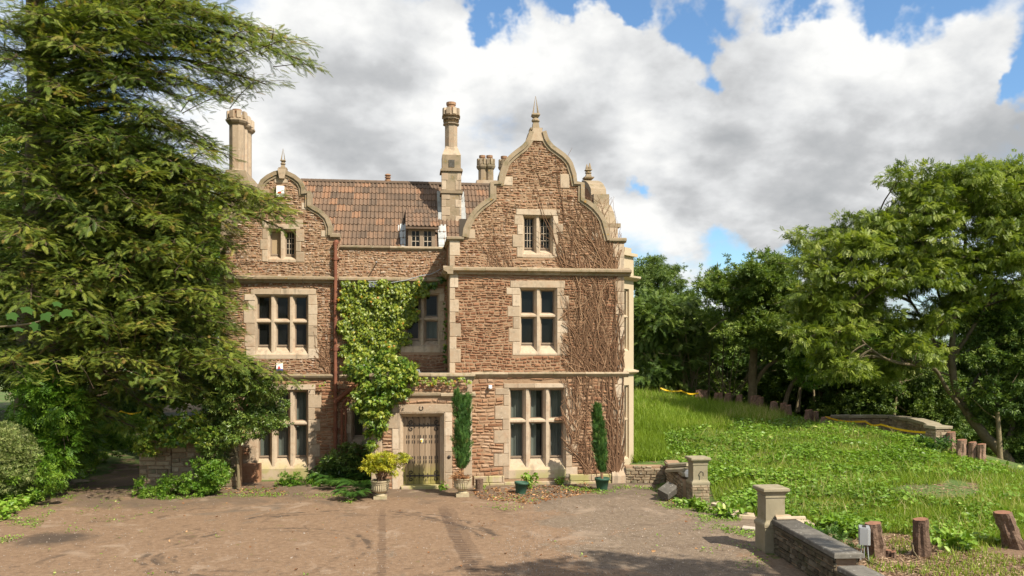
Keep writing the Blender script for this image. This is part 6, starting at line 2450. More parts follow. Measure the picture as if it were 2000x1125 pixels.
root, org = stone_wall('ruined_wall', 'ivy grown rubble garden wall left of the house', [(gx1, gy), (UX(340, gy), gy), (gx0, gy + .1)][::-1], lambda x: -.05, lambda x, y: {0: UZ(285, 862, gy), 1: UZ(340, 822, gy), 2: UZ(460, 815, gy)}[0 if x < UX(300, gy) else (1 if x < UX(400, gy) else 2)], .45, 'wallstone', keepn=150, course_h=(.10, .17), ww=(.2, .5))
r = empty('lean_to_shed', (UX(350, 1.6), 1.6, 0), 0, 'lean-to shed with a grey cement roof behind the ruined wall', 'shed')
ox = UX(350, 1.6)
b = MB()
zlo, zhi = UZ(350, 808, 1.0), UZ(350, 772, 3.0)
vs = [(UX(304, 1.0) - ox, -.6, zlo), (UX(420, 1.0) - ox, -.6, zlo), (UX(440, 3.0) - ox, 1.4, zhi), (UX(356, 3.0) - ox, 1.4, zhi)]
b.add(vs + [(x, y, z - .08) for x, y, z in vs], [(0, 1, 2, 3), (7, 6, 5, 4), (0, 4, 5, 1), (1, 5, 6, 2), (2, 6, 7, 3), (3, 7, 4, 0)], .7)
b.build('roof', M['flag'], r)
b = MB()
b.box(UX(304, 1.0) - ox - .02, UX(400, 1.0) - ox, -.68, -.603, zlo - .05, zlo + .04)
b.build('gutter_board', M['lead'], r)
b = MB()
b.box(UX(306, 1.1) - ox, UX(420, 1.1) - ox, -.45, -.2, 0, zlo - .09)
b.build('wall', M['rubble'], r)

# ================================================================== vegetation
def norm(a):
    return a / (np.linalg.norm(a, axis=-1, keepdims=True) + 1e-9)


def scatter(tv, tt, pos, d, up, sc, tint, tj=0.0):
    """copies of a leaf template: template y runs along d, template z towards up"""
    n, m = len(pos), len(tv)
    y = norm(d)
    x = norm(np.cross(y, up) + 1e-6)
    z = np.cross(x, y)
    s = np.asarray(sc, float).reshape(n, 1) if np.ndim(sc) else np.full((n, 1), float(sc))
    R = np.stack([x, y, z], 1)                       # n,3,3 rows
    V = np.einsum('mk,nkj->nmj', tv, R) * s[:, :, None] + pos[:, None, :]
    T = tt[None] + (np.arange(n) * m)[:, None, None]
    t = np.repeat(np.clip(tint, 0, 1), m)
    return V.reshape(-1, 3), T.reshape(-1, 3), t


class LV:
    """collects scattered leaves for one mesh"""
    def __init__(s):
        s.V, s.T, s.t, s.n = [], [], [], 0

    def add(s, V, T, t):
        s.V.append(V)
        s.T.append(T + s.n)
        s.t.append(t)
        s.n += len(V)

    def put(s, tmpl, *a, **k):
        if len(a[0]):
            s.add(*scatter(tmpl[0], tmpl[1], *a, **k))

    def build(s, name, m, parent=None, loc=None):
        V = np.concatenate(s.V)
        if loc is not None:
            V = V - np.asarray(loc, float)
        return link(name, np_mesh(name, V, np.concatenate(s.T), np.concatenate(s.t)), m, parent)


def leaf_t(w=.5, fold=.10, droop=.0):
    v = np.array([(0, 0, 0), (-w / 2, .45, fold), (0, 1, -droop), (w / 2, .45, fold)])
    return v, np.array([(0, 3, 2), (0, 2, 1)])


def leaf6_t(w=.6, fold=.12, droop=.12):
    v = np.array([(0, 0, 0), (-w * .42, .28, fold), (-w * .40, .62, fold * .7 - droop * .3), (0, 1, -droop), (w * .40, .62, fold * .7 - droop * .3), (w * .42, .28, fold)])
    return v, np.array([(0, 5, 4), (0, 4, 3), (0, 3, 2), (0, 2, 1)])


def lobed_t(w=1.0):
    """five pointed ivy or maple leaf"""
    pts = [(0, -.05)]
    for a, r in [(-115, .5), (-88, .30), (-52, .62), (-26, .36), (0, .95), (26, .36), (52, .62), (88, .30), (115, .5)]:
        pts.append((math.sin(math.radians(a)) * r * w, .15 + math.cos(math.radians(a)) * r))
    v = [(x, y, -.12 * (abs(x) ** 1.5) - .05 * y) for x, y in pts]
    v.append((0, .18, .04))
    c = len(v) - 1
    t = [(c, i + 1, i) for i in range(len(pts) - 1)] + [(c, 0, len(pts) - 1)]
    return np.array(v), np.array(t)


def pinnate_t(pairs=4, lw=.16, ll=.42, droop=.25):
    V, T = [], []

    def dia(p, a, L, w, dz):
        k = len(V)
        dx, dy = math.sin(a), math.cos(a)
        V.extend([(p[0], p[1], p[2]), (p[0] + dx * L * .45 - dy * w / 2, p[1] + dy * L * .45 + dx * w / 2, p[2] + .02 - dz * .3), (p[0] + dx * L, p[1] + dy * L, p[2] - dz), (p[0] + dx * L * .45 + dy * w / 2, p[1] + dy * L * .45 - dx * w / 2, p[2] + .02 - dz * .3)])
        T.extend([(k, k + 3, k + 2), (k, k + 2, k + 1)])
    for i in range(pairs):
        y = .18 + .72 * i / pairs
        z = -droop * y * y
        for s in (-1, 1):
            dia((0, y, z), s * 1.05, ll * (1 - .25 * abs(i - pairs / 2) / pairs), lw, .08)
    dia((0, .85, -droop * .75), 0, ll * .8, lw, .06)
    return np.array(V), np.array(T)


def feather_t(pairs=8, w=.055, droop=.22, side=.36, ang=.95):
    V, T = [], []

    def strip(p, a, L, w, dz):
        k = len(V)
        dx, dy = math.sin(a), math.cos(a)
        V.extend([(p[0] - dy * w * .35, p[1] + dx * w * .35, p[2]), (p[0] + dy * w * .35, p[1] - dx * w * .35, p[2]), (p[0] + dx * L * .6 + dy * w * .5, p[1] + dy * L * .6 - dx * w * .5, p[2] - dz * .3), (p[0] + dx * L, p[1] + dy * L, p[2] - dz), (p[0] + dx * L * .6 - dy * w * .5, p[1] + dy * L * .6 + dx * w * .5, p[2] - dz * .3)])
        T.extend([(k, k + 1, k + 2), (k, k + 2, k + 4), (k + 4, k + 2, k + 3)])
    for i in range(pairs):
        y = .08 + .82 * i / pairs
        L = side * (1.0 - .65 * i / pairs) * (.75 + .5 * ((i * 37) % 11) / 11)
        for s in (-1, 1):
            strip((0, y + .03 * s, -droop * y * y), s * (ang - .02 * i), L, w, .10 * L / side + .02)
    k = len(V)
    V.extend([(-.012, 0, 0), (.012, 0, 0), (.02, .55, -droop * .3), (0, 1.08, -droop * 1.15), (-.02, .55, -droop * .3)])
    T.extend([(k, k + 1, k + 2), (k, k + 2, k + 4), (k + 4, k + 2, k + 3)])
    return np.array(V), np.array(T)


def maple_t():
    pts = [(0, 0)]
    for a, r in [(-140, .34), (-100, .50), (-80, .46), (-52, .80), (-28, .62), (-12, .76), (0, 1.0), (12, .76), (28, .62), (52, .80), (80, .46), (100, .50), (140, .34)]:
        pts.append((math.sin(math.radians(a)) * r * .95, .12 + math.cos(math.radians(a)) * r * .88))
    v = [(x, y, -.22 * x * x - .18 * y * y) for x, y in pts] + [(0, .2, .03)]
    c = len(v) - 1
    return np.array(v), np.array([(c, i + 1, i) for i in range(len(pts) - 1)] + [(c, 0, len(pts) - 1)])


SYC = maple_t()
LEAF, LEAF6, LOBED, PINN, FEATH = leaf_t(), leaf6_t(), lobed_t(), pinnate_t(), feather_t()
FEATH_S = feather_t(5, .08, .25, .40)
RED_A, RED_B = feather_t(11, .030, .16, .30, .80), feather_t(9, .034, .20, .34, .85)
MAPLE = None
NEEDLE = leaf_t(.10, .0, .03)


def cluster_t(k=7, w=.34, seed=3, base=LEAF):
    """a twig tip with several leaves spreading from it"""
    r = np.random.default_rng(seed)
    V, T = [], []
    for i in range(k):
        t = i / k
        a = i * 2.4
        el = r.uniform(.1, .9)
        d = np.array((math.cos(a) * math.cos(el), math.sin(el) * .8 + .3, math.sin(a) * math.cos(el) * .6))
        d /= np.linalg.norm(d)
        up = np.array((0, -.2, 1.0)) + r.normal(0, .4, 3)
        v, tt, _ = scatter(base[0] * np.array((w / .5, 1, 1)), base[1], np.array([[0, t * .5, 0]]), d[None], up[None], [.62], [0])
        T.append(tt + sum(len(q) for q in V))
        V.append(v)
    return np.concatenate(V), np.concatenate(T)


CLUS = [cluster_t(7, .36, s) for s in (1, 2, 3)]
CLUS_N = [cluster_t(6, .26, s) for s in (4, 5)]


def rdir(n, zb=0.0):
    a = RNG.normal(size=(n, 3))
    a[:, 2] += zb
    return norm(a)


def clump_leaves(lv, C, R, n, tm, size, tilt=.5, outward=.7, droop=.25, pads=9, padr=.42, flat=.55, tbase=.5, tvar=.22, pvar=.14):
    """leaves of one bough: grouped in pads through an ellipsoid, more towards its skin"""
    C, R = np.asarray(C, float), np.broadcast_to(np.asarray(R, float), (3,))
    pc = rdir(pads) * (RNG.uniform(.25, 1, (pads, 1)) ** .55)
    pt = RNG.normal(0, pvar, pads)
    ix = RNG.integers(0, pads, n)
    off = RNG.normal(size=(n, 3)) * padr * np.array((1, 1, flat)) * .55
    q = pc[ix] + off
    pos = C + q * R
    d = norm(norm(q) * outward + RNG.normal(0, .55, (n, 3)) + np.array((0, 0, -droop)))
    up = norm(np.array((0, 0, 1.0)) + norm(q) * .3 + RNG.normal(0, tilt, (n, 3)))
    sc = size * RNG.uniform(.65, 1.25, n)
    t = tbase + pt[ix] + RNG.normal(0, tvar, n)
    tms = tm if isinstance(tm, list) else [tm]
    w = RNG.integers(0, len(tms), n)
    for i, m in enumerate(tms):
        k = w == i
        if k.any():
            lv.put(m, pos[k], d[k], up[k], sc[k], t[k])


def poly_px(poly, depth, spread, n, grid=None):
    """points whose pictures lie in a polygon of the photograph, at real depths around the given one"""
    P = np.array(poly, float)
    lo, hi = P.min(0), P.max(0)
    out = []
    while len(out) < n:
        q = lo + RNG.random((n * 4, 2)) * (hi - lo)
        q = q[in_poly(poly, q[:, 0], q[:, 1])]
        out += list(q)
    out = out[:n]
    return np.array([DP(px, py, depth + RNG.uniform(-spread, spread)) for px, py in out])


def limb(b, pts, r0, r1, n=7, tint=.5, sub=4, wob_=.03):
    """smooth tapering limb through points"""
    P = [np.array(p, float) for p in pts]
    Q = []
    for i in range(len(P) - 1):
        p0, p1, p2, p3 = P[max(i - 1, 0)], P[i], P[i + 1], P[min(i + 2, len(P) - 1)]
        for k in range(sub):
            t = k / sub
            Q.append(.5 * ((2 * p1) + (-p0 + p2) * t + (2 * p0 - 5 * p1 + 4 * p2 - p3) * t * t + (-p0 + 3 * p1 - 3 * p2 + p3) * t ** 3))
    Q.append(P[-1])
    L = len(Q)
    Q = [q + RNG.normal(0, wob_, 3) * (r0 * 1.2 if 0 < i < L - 1 else 0) for i, q in enumerate(Q)]
    b.tube(Q, [r0 + (r1 - r0) * (i / (L - 1)) ** .8 for i in range(L)], n, tint, cap=False)
    return Q


def make_tree(name, label, base, limbs, clumps, tm, leaves_per, size, leafm, barkm='bark', group=None, cat='tree', tw=.03, twig=True, origin=None, **kw):
    """limbs: (points, r0, r1); clumps: (centre, radius)"""
    root = empty(name, tuple(base), 0, label, cat, group)
    base = np.asarray(base, float)
    b = MB()
    nodes = []
    for pts, r0, r1 in limbs:
        Q = limb(b, [np.asarray(p, float) - base for p in pts], r0, r1, tint=RNG.uniform(.3, .7))
        nodes += [q for q in Q[len(Q) // 3:]]
    lv = LV()
    for c, r in clumps:
        c = np.asarray(c, float)
        if twig and nodes:
            N = np.array(nodes)
            dd = np.linalg.norm(N - (c - base), axis=1) + np.where(N[:, 2] > (c - base)[2], 1.5, 0)
            a = N[int(np.argmin(dd))]
            e = c - base
            mid = a * .5 + e * .5 + np.array((0, 0, .12 * np.linalg.norm(e - a)))
            if np.linalg.norm(e - a) < 7:
                Q = limb(b, [a, mid, e], tw * (1 + .5 * np.linalg.norm(e - a) / 2), tw * .4, 5, RNG.uniform(.3, .7), 3)
                for _ in range(3):
                    o = e + RNG.normal(0, 1, 3) * np.broadcast_to(r, 3) * .6
                    b.tube([Q[-3], (Q[-3] + o) / 2 + (0, 0, .08), o], [tw * .5, tw * .4, tw * .2], 4, RNG.uniform(.3, .7), cap=False)
        vol = float(np.prod(np.broadcast_to(r, 3))) ** (1 / 3)
        clump_leaves(lv, c, r, int(leaves_per * vol ** 2), tm, size, **kw)
    if b.v:
        b.build('trunk', M[barkm], root, smooth=True)
    lv.build('crown', M[leafm], root, base)
    return root


def clumps_in(poly, depth, spread, n, r, flat=.8):
    return [(c, np.array((1, 1, flat)) * RNG.uniform(r * .7, r * 1.3)) for c in poly_px(poly, depth, spread, n)]


def dp(l, d):
    return [DP(px, py, d + (e[0] if e else 0)) for px, py, *e in l]


# ---------------------------------------------------------------- the big redwood in the left foreground
def redwood():
    base = DP(70, 930, 24.6)
    base[2] = zg1(base[0], base[1]) - .1
    root = empty('redwood_tree', tuple(base), 0, 'huge redwood with drooping feathery boughs filling the left of the view', 'tree')
    b = MB()
    limb(b, [(0, 0, 0), (.05, .05, 4), (.1, 0, 9), (0, .1, 15), (.0, 0, 22)], .75, .12, 12, .4, 5, .05)
    lv = LV()
    tips = [(592, 118, 20, 1), (560, 75, 21, .8), (500, 60, 21, .9), (520, 165, 20.5, .8), (450, 190, 20, .7), (430, 110, 21, 1), (420, 30, 21, .9), (350, 15, 22, 1), (300, 90, 19, 1), (400, -70, 22, .9), (380, 200, 19.5, .6), (335, 165, 20, .7),
            (230, 30, 17.5, 1), (150, 90, 17, 1), (80, 30, 16.5, 1), (20, 120, 17, 1), (120, 170, 17.5, .9), (230, 150, 18, .9), (60, 210, 18, 1), (-20, 60, 17, 1),
            (440, 300, 20, .9), (500, 370, 20.5, .9), (572, 432, 21.2, .7), (545, 400, 21, .8), (455, 440, 21.5, 1), (440, 520, 22, .8), (430, 560, 22, .8), (450, 640, 22.5, 1), (460, 690, 22.8, 1), (455, 660, 22.6, .7), (505, 745, 23.2, .8), (470, 400, 21, .8), (400, 270, 19.5, .8), (360, 330, 19, 1), (320, 240, 18.5, .9), (400, 390, 20, .9), (250, 270, 18, 1), (160, 280, 18, .9), (50, 340, 17.5, 1), (120, 390, 17.5, 1),
            (462, 540, 21.5, .6), (480, 590, 21.8, .5), (460, 480, 21.5, .8), (415, 510, 20.5, .9), (350, 440, 19, 1), (270, 400, 18.5, 1), (190, 440, 18, 1), (90, 480, 17.5, 1), (30, 460, 17, 1), (300, 500, 19, 1), (380, 570, 20, 1),
            (468, 640, 22, .6), (440, 610, 21.2, .9), (330, 590, 19.5, 1), (240, 540, 18.5, 1), (160, 570, 18, 1), (60, 590, 17.5, 1), (-20, 560, 17, 1),
            (582, 748, 23.2, .6), (530, 735, 23, .7), (480, 715, 22.5, .8), (430, 680, 21.5, .9), (370, 660, 20.5, 1), (290, 640, 19.5, 1), (210, 640, 18.5, 1), (120, 660, 20, 1), (40, 690, 21, 1),
            (410, 770, 22.5, .7), (350, 755, 21.5, .8), (300, 720, 20.5, .9), (240, 700, 19.5, .9), (160, 740, 22.5, .9), (60, 760, 23.5, .9), (265, 835, 23.5, .7), (170, 820, 23, .8), (215, 800, 22.5, .7), (110, 830, 24, .8), (250, 760, 22, .9), (120, 720, 22, 1), (200, 760, 23, 1), (300, 800, 23, .8), (350, 700, 21, 1), (20, 720, 23, 1), (330, 500, 19.5, 1), (430, 350, 20, 1), (400, 450, 20, 1), (280, 320, 18.5, 1), (200, 340, 18, 1), (380, 520, 20, 1), (440, 560, 21, .9), (270, 580, 19, 1), (180, 620, 18.5, 1), (300, 30, 20, 1), (380, 60, 20.5, 1), (250, 90, 18.5, 1), (480, 110, 20.5, .8), (280, 160, 18.5, 1), (560, 450, 21.5, .35),
            (100, -150, 18, 1), (250, -160, 19, 1), (380, -170, 21, 1), (-80, -100, 18, 1), (-100, 200, 18, 1), (-110, 420, 18, 1)]
    pos, dr, up, sc, ti = [], [], [], [], []
    for px, py, dpt, wd in tips:
        dpt = 20.2 + (dpt - 16.5) * .47
        tip = DP(px, py, dpt) - base
        hd = np.hypot(tip[0], tip[1])
        st = np.array((0, 0, min(max(tip[2] + .10 * hd + RNG.uniform(-.4, .5), .8), 21)))
        mid = (st + tip) / 2 + np.array((0, 0, .10 * hd))
        Q = limb(b, [st, st * .65 + tip * .35 + (0, 0, .09 * hd), mid + (tip - st) * .15, tip], .035 + .014 * hd, .012, 6, RNG.uniform(.2, .6), 5, .05)
        Q = np.array(Q)
        seg = np.linalg.norm(np.diff(Q, axis=0), axis=1)
        cum = np.concatenate([[0], np.cumsum(seg)])
        L = cum[-1]
        boughtint = RNG.normal(.02, .10)  # wide tint spread between boughs imitates sunlit and dark patches
        ns = int(L / .085)
        for i in range(ns):
            s = L * (.22 + .78 * (i + RNG.random()) / ns)
            p = np.array([np.interp(s, cum, Q[:, k]) for k in range(3)])
            t = norm(np.array([np.interp(min(s + .2, L), cum, Q[:, k]) - np.interp(max(s - .2, 0), cum, Q[:, k]) for k in range(3)]))
            hz = norm(np.cross(t, (0, 0, 1.0)))
            sgn = 1 if i % 2 else -1
            rem = L - s
            bl = wd * min(.35 + .42 * rem, RNG.uniform(.7, 1.65))
            d = norm(t * RNG.uniform(.45, 1.0) + hz * sgn * RNG.uniform(.5, 1.0) + np.array((0, 0, RNG.uniform(-.38, .34))))
            e = p + d * bl + np.array((0, 0, -.13 * bl * bl))
            if RNG.random() < .5:
                b.tube([p, (p + e) / 2 + (0, 0, .05 * bl), e], [.014, .010, .004], 3, .5, cap=False)
            m = max(2, int(bl / .105))
            for k in range(m):
                u = (k + .5 + RNG.uniform(-.4, .4)) / m
                q = p + (e - p) * u + np.array((0, 0, .07 * bl * math.sin(math.pi * u))) + RNG.normal(0, .05, 3)
                dd = d * .9 + np.cross(d, (0, 0, 1)) * (1 if k % 2 else -1) * RNG.uniform(.2, .9) + np.array((0, 0, RNG.uniform(-.6, .45)))
                pos.append(q)
                dr.append(dd)
                up.append(np.array((0, 0, 1)) + RNG.normal(0, .35, 3))
                sc.append(RNG.uniform(.20, .42))
                ti.append(.52 + boughtint + RNG.normal(0, .18) + .12 * (u - .5))
    # loose fans of sprays between the boughs, each on a short side branch of its own
    SIL = [(-60, -60), (400, -40), (470, 10), (560, 60), (588, 120), (530, 165), (430, 210), (345, 205), (300, 190), (330, 235), (420, 290), (490, 350), (560, 420), (480, 420), (425, 430), (430, 500), (450, 600), (430, 680), (500, 735), (420, 750), (330, 790), (250, 730), (150, 760), (60, 780), (-60, 720)]
    for c in poly_px(SIL, 22.2, 1.5, 520):
        c = c - base
        o = norm(np.array((c[0], c[1], 0.0)))
        d = norm(o * .8 + RNG.normal(0, .5, 3) * (1, 1, .35) + np.array((.15, -.25, RNG.uniform(-.15, .45))))
        hz = norm(np.cross(d, (0, 0, 1.0)))
        bl = RNG.uniform(.7, 1.5)
        ft = RNG.normal(.05, .11)  # tint per fan, spread to imitate sunlit and dark patches
        b.tube([c - d * bl * .5, c, c + d * bl * .5 + (0, 0, -.12)], [.016, .012, .005], 3, .5, cap=False)
        m = int(bl * 11)
        for k in range(m):
            u = (k + RNG.random()) / m
            q0 = c + d * bl * (u - .5) + np.array((0, 0, .10 * math.sin(math.pi * u) - .12 * u * u))
            sd = 1 if k % 2 else -1
            w_ = (.42 - .28 * u) * bl
            for v in (.25, .6, .95):
                q = q0 + (hz * sd * w_ + d * w_ * .6) * v + np.array((0, 0, -.10 * v * v)) + RNG.normal(0, .03, 3)
                pos.append(q)
                dr.append(hz * sd * .8 + d * .9 + RNG.normal(0, .3, 3) + np.array((0, 0, -.25 * v)))
                up.append(np.array((0, 0, 1)) + RNG.normal(0, .3, 3))
                sc.append(RNG.uniform(.18, .34))
                ti.append(.52 + ft + RNG.normal(0, .16) + .10 * v)
    pos, dr, up, sc, ti = map(np.array, (pos, dr, up, sc, ti))
    k = RNG.random(len(pos)) < .5
    lv.put(RED_A, pos[k], norm(dr[k]), up[k], sc[k], ti[k])
    lv.put(RED_B, pos[~k], norm(dr[~k]), up[~k], sc[~k] * .9, ti[~k])
    print('redwood sprays', len(pos))
    b.build('trunk', M['bark'], root, smooth=True)
    lv.build('crown', M['redwood'], root)


redwood()

# large maple-like leaves of a young tree reaching in from the left
base = DP(-160, 900, 13.5)
base[2] = 0
r = empty('sycamore_sapling', tuple(base), 0, 'young sycamore with large lobed leaves reaching in at the left edge', 'tree')
b = MB()
top = [DP(-140, 640, 13.2), DP(0, 660, 13.0), DP(40, 640, 13.0), DP(110, 615, 12.9)]
limb(b, [np.zeros(3), DP(-150, 760, 13.4) - base, top[0] - base, DP(-30, 640, 13) - base, DP(60, 632, 13) - base, DP(105, 615, 12.9) - base], .045, .006, 7, .4)
b.build('trunk', M['barkpale'], r, smooth=True)
lv = LV()
for px, py, dd in [(-170, 600, 13.4), (-140, 540, 13.6), (-220, 640, 13.2), (-120, 690, 13.6), (-190, 520, 13.8), (-250, 570, 13.4)]:
    clump_leaves(lv, DP(px, py, dd) - base, (.4, .4, .3), 34, SYC, .24, tbase=.3)
lv.build('crown', M['maple'], r)
for k, (px, py, s, a, t) in enumerate([(48, 600, .24, .3, .22), (88, 612, .22, -.2, .15), (122, 608, .24, .9, .28), (72, 632, .20, -.6, .1), (20, 612, .22, .1, .2), (108, 590, .18, .4, .18), (30, 640, .2, .9, .15)]):
    p = DP(px, py, 12.9 + .1 * math.sin(k * 3)) - base
    d = np.array([[math.sin(a + .6), -.35, -math.cos(a) * .55]])
    lv = LV()
    lv.put(SYC, p[None] * 0, d, np.array([[.25, -.55, .85]]) + RNG.normal(0, .35, (1, 3)), [s * .8], [t * .8])
    o = lv.build('leaf', M['maple'], r)
    o.location = p

# ---------------------------------------------------------------- trees and shrubs beyond the house and lawn
W = 'trees beyond the lawn and house'
bz = lambda px, py, d: (lambda p: (p[0], p[1], zg1(p[0], p[1]) - .1))(DP(px, py, d))
d = 34
asht = dp([(1995, 930), (1960, 890), (1915, 840), (1880, 790), (1862, 735), (1860, 680), (1864, 620), (1880, 540), (1885, 450), (1870, 380)], d)
clumps = clumps_in([(1568, 455), (1600, 432), (1665, 445), (1720, 425), (1735, 355), (1790, 322), (1850, 345), (1900, 335), (2000, 318), (2090, 330), (2090, 560), (1990, 560), (1930, 545), (1880, 530), (1820, 560), (1740, 560), (1690, 590), (1620, 600), (1575, 540)], d, 2.6, 150, .66, .6)
clumps += clumps_in([(1770, 330), (1800, 318), (1850, 335), (1900, 332), (1990, 312), (2080, 318), (2080, 420), (1750, 420)], d, 2.2, 44, .6, .6)
clumps += clumps_in([(1530, 580), (1600, 560), (1700, 570), (1760, 620), (1800, 690), (1760, 740), (1640, 730), (1590, 690), (1545, 650)], d, 2.0, 50, .75, .55)
clumps += clumps_in([(1950, 560), (2080, 540), (2080, 690), (1990, 640)], d, 2.0, 14, .75, .6)
clumps += clumps_in([(1770, 550), (1990, 550), (1990, 620), (1900, 600), (1840, 640), (1780, 680)], d, 2.2, 20, .6, .6)
clumps += clumps_in([(1600, 440), (1740, 430), (1880, 400), (2060, 420), (2060, 540), (1700, 570), (1600, 540)], d, 2.6, 50, .66, .6)
limbs = [(asht, .27, .04),
         (dp([(1895, 815), (1850, 760, -.5), (1825, 720, -.8), (1790, 714, -1.2), (1740, 705, -1.4), (1690, 672, -1.4), (1650, 620, -1.2), (1620, 580, -1)], d), .10, .02),
         (dp([(1862, 735), (1815, 650, .4), (1780, 590, .6), (1740, 530, .6), (1690, 480, .5)], d), .09, .02),
         (dp([(1861, 700), (1900, 640, -.3), (1935, 580, -.5), (1960, 490, -.7), (1985, 420, -.8)], d), .10, .02),
         (dp([(1860, 660), (1835, 580, .8), (1815, 500, 1), (1800, 400, 1.2)], d), .08, .02),
         (dp([(1880, 785), (1920, 720, .9), (1960, 640, 1.3), (2020, 540, 1.5)], d), .10, .02),
         (dp([(1780, 590, .6), (1720, 560, 1.2), (1650, 520, 1.4)], d), .07, .02),
         (dp([(1960, 890, .0), (1985, 800, .7), (1990, 690, 1.2), (2010, 600, 1.4)], d), .13, .03)]
make_tree('ash_tree', 'tall spreading ash with pale green feathery leaves at the right of the lawn', bz(1995, 935, d), limbs, clumps, PINN, 520, .28, 'ash', 'ashbark', W, tilt=.45, droop=.35, tvar=.2, tbase=.52)

d = 43
limbs = [(dp([(1469, 800), (1470, 740), (1472, 690)], d), .26, .2), (dp([(1472, 692), (1455, 650), (1435, 610), (1420, 570)], d), .14, .04), (dp([(1472, 692), (1488, 640), (1495, 580), (1500, 530)], d), .16, .04),
         (dp([(1530, 800), (1545, 755), (1575, 720), (1610, 690), (1640, 660)], d), .15, .05), (dp([(1475, 750), (1500, 715), (1540, 690), (1570, 640)], d), .14, .04)]
clumps = clumps_in([(1362, 575), (1420, 545), (1450, 545), (1480, 525), (1530, 520), (1555, 560), (1580, 640), (1540, 680), (1470, 640), (1400, 630)], d, 2.4, 44, .95, .9)
clumps += [(DP(px, py, d + RNG.uniform(-1, 1)), np.array((.34, .34, .85))) for px, py in [(1395, 545), (1425, 530), (1470, 525), (1500, 515), (1520, 522), (1375, 560), (1545, 560), (1485, 535)]]
make_tree('sycamore_tree', 'dense sycamore with a pale twin trunk and upright leader shoots at the lawn edge', bz(1470, 800, d), limbs, clumps, CLUS, 300, .29, 'wood', 'barkpale', W, tbase=.62)

for nm, lab, base, limbs, poly, dd, sp, n, r_, tm, per, sz, mt in [
    ('yew_tree', 'dark yew close behind the right corner of the house', (1290, 760, 46), [([(1290, 770), (1288, 680), (1295, 620)], .3, .06)], [(1236, 615), (1290, 598), (1350, 600), (1372, 660), (1350, 730), (1236, 760)], 46, 2.5, 44, 1.1, FEATH_S, 380, .5, 'wooddark'),
    ('birch_tree', 'pale green birch showing above the dark yew', (1280, 760, 55), [([(1285, 770), (1288, 650), (1285, 560)], .2, .05)], [(1232, 560), (1255, 533), (1275, 526), (1320, 552), (1345, 590), (1310, 625), (1236, 620)], 55, 2, 34, .9, CLUS_N, 420, .34, 'birch'),
    ('young_maple', 'lighter green tree between the sycamore and the ash', (1600, 810, 48), [([(1600, 815), (1605, 720), (1620, 650)], .2, .05), ([(1602, 740), (1650, 690), (1680, 640)], .1, .04)], [(1540, 590), (1600, 575), (1700, 590), (1760, 640), (1800, 720), (1760, 760), (1640, 740), (1570, 720)], 49, 3, 40, 1.2, CLUS, 210, .36, 'bright'),
    ('dark_tree', 'dark leafy tree at the right edge behind the leaning trunk', (2040, 930, 34), [([(2040, 940), (2020, 800), (2000, 680)], .3, .06)], [(1955, 640), (2010, 570), (2100, 560), (2100, 900), (1990, 890), (1955, 800), (1930, 700)], 35, 2.5, 60, 1.05, CLUS, 300, .30, 'wooddark'),
    ('holm_oak', 'dark evergreen tree behind the curved wall', (1760, 830, 47), [([(1760, 830), (1770, 760), (1780, 710)], .25, .08)], [(1640, 735), (1720, 715), (1800, 725), (1880, 760), (1900, 820), (1820, 835), (1640, 815)], 46, 3, 60, 1.15, CLUS, 260, .34, 'wooddark'),
    ('elder_bush', 'leafy bright bush hanging over the stumps in front of the dark wood', (1560, 800, 42), [([(1560, 805), (1565, 760), (1575, 720)], .06, .02)], [(1545, 690), (1600, 680), (1625, 710), (1600, 745), (1555, 740)], 42, 1, 10, .7, CLUS, 260, .30, 'bright'),
]:
    make_tree(nm, lab, bz(*base), [(dp(l, dd), a, c) for l, a, c in limbs], clumps_in(poly, dd, sp, n, r_), tm, int(per * 1.15), sz * .88, mt, 'bark', W, tbase=.62)


WB = .62


def wood_mass(name, lst):
    lv = LV()
    for poly, dpt, sp, n, r_, per, sz, tb in lst:
        for c, rr in clumps_in(poly, dpt, sp, n, r_):
            clump_leaves(lv, c, rr, int(per * r_ ** 2), CLUS, sz, tbase=tb)
    o = lv.build(name, M['wooddark'])
    o['kind'] = 'stuff'
    return o


wood_mass('far_woodland', [([(1880, 600), (2100, 560), (2100, 720), (1900, 700)], 50, 4, 40, 1.5, 150, .42, .62), ([(1200, 640), (1360, 640), (1450, 650), (1560, 690), (1650, 700), (1660, 815), (1560, 800), (1365, 775), (1200, 765)], 56, 6, 80, 2.0, 150, .45, .6),
                           ([(1640, 700), (1840, 705), (1880, 760), (2080, 700), (2080, 880), (1900, 880), (1850, 820), (1640, 810)], 54, 6, 90, 2.0, 150, .45, .6),
                           ([(1560, 640), (1700, 650), (1830, 700), (1830, 730), (1560, 730)], 62, 3, 40, 1.8, 100, .55, .6)])

lv = LV()
ring = [(-34, -16), (-31, -4), (-29, 8), (-25, 20), (-16, 30), (-4, 36), (8, 40)]
for (x0, y0), (x1, y1) in zip(ring[:-1], ring[1:]):
    for k in range(17):
        t = RNG.random()
        x, y = x0 + (x1 - x0) * t + RNG.normal(0, 1.6), y0 + (y1 - y0) * t + RNG.normal(0, 1.6)
        r_ = RNG.uniform(1.5, 2.4)
        clump_leaves(lv, (x, y, zg1(x, y) + RNG.uniform(.8, 7.5)), (r_, r_, r_ * .8), int(130 * r_), CLUS, .46, tbase=.55)
o = lv.build('far_woodland', M['wood'])
o['kind'] = 'stuff'

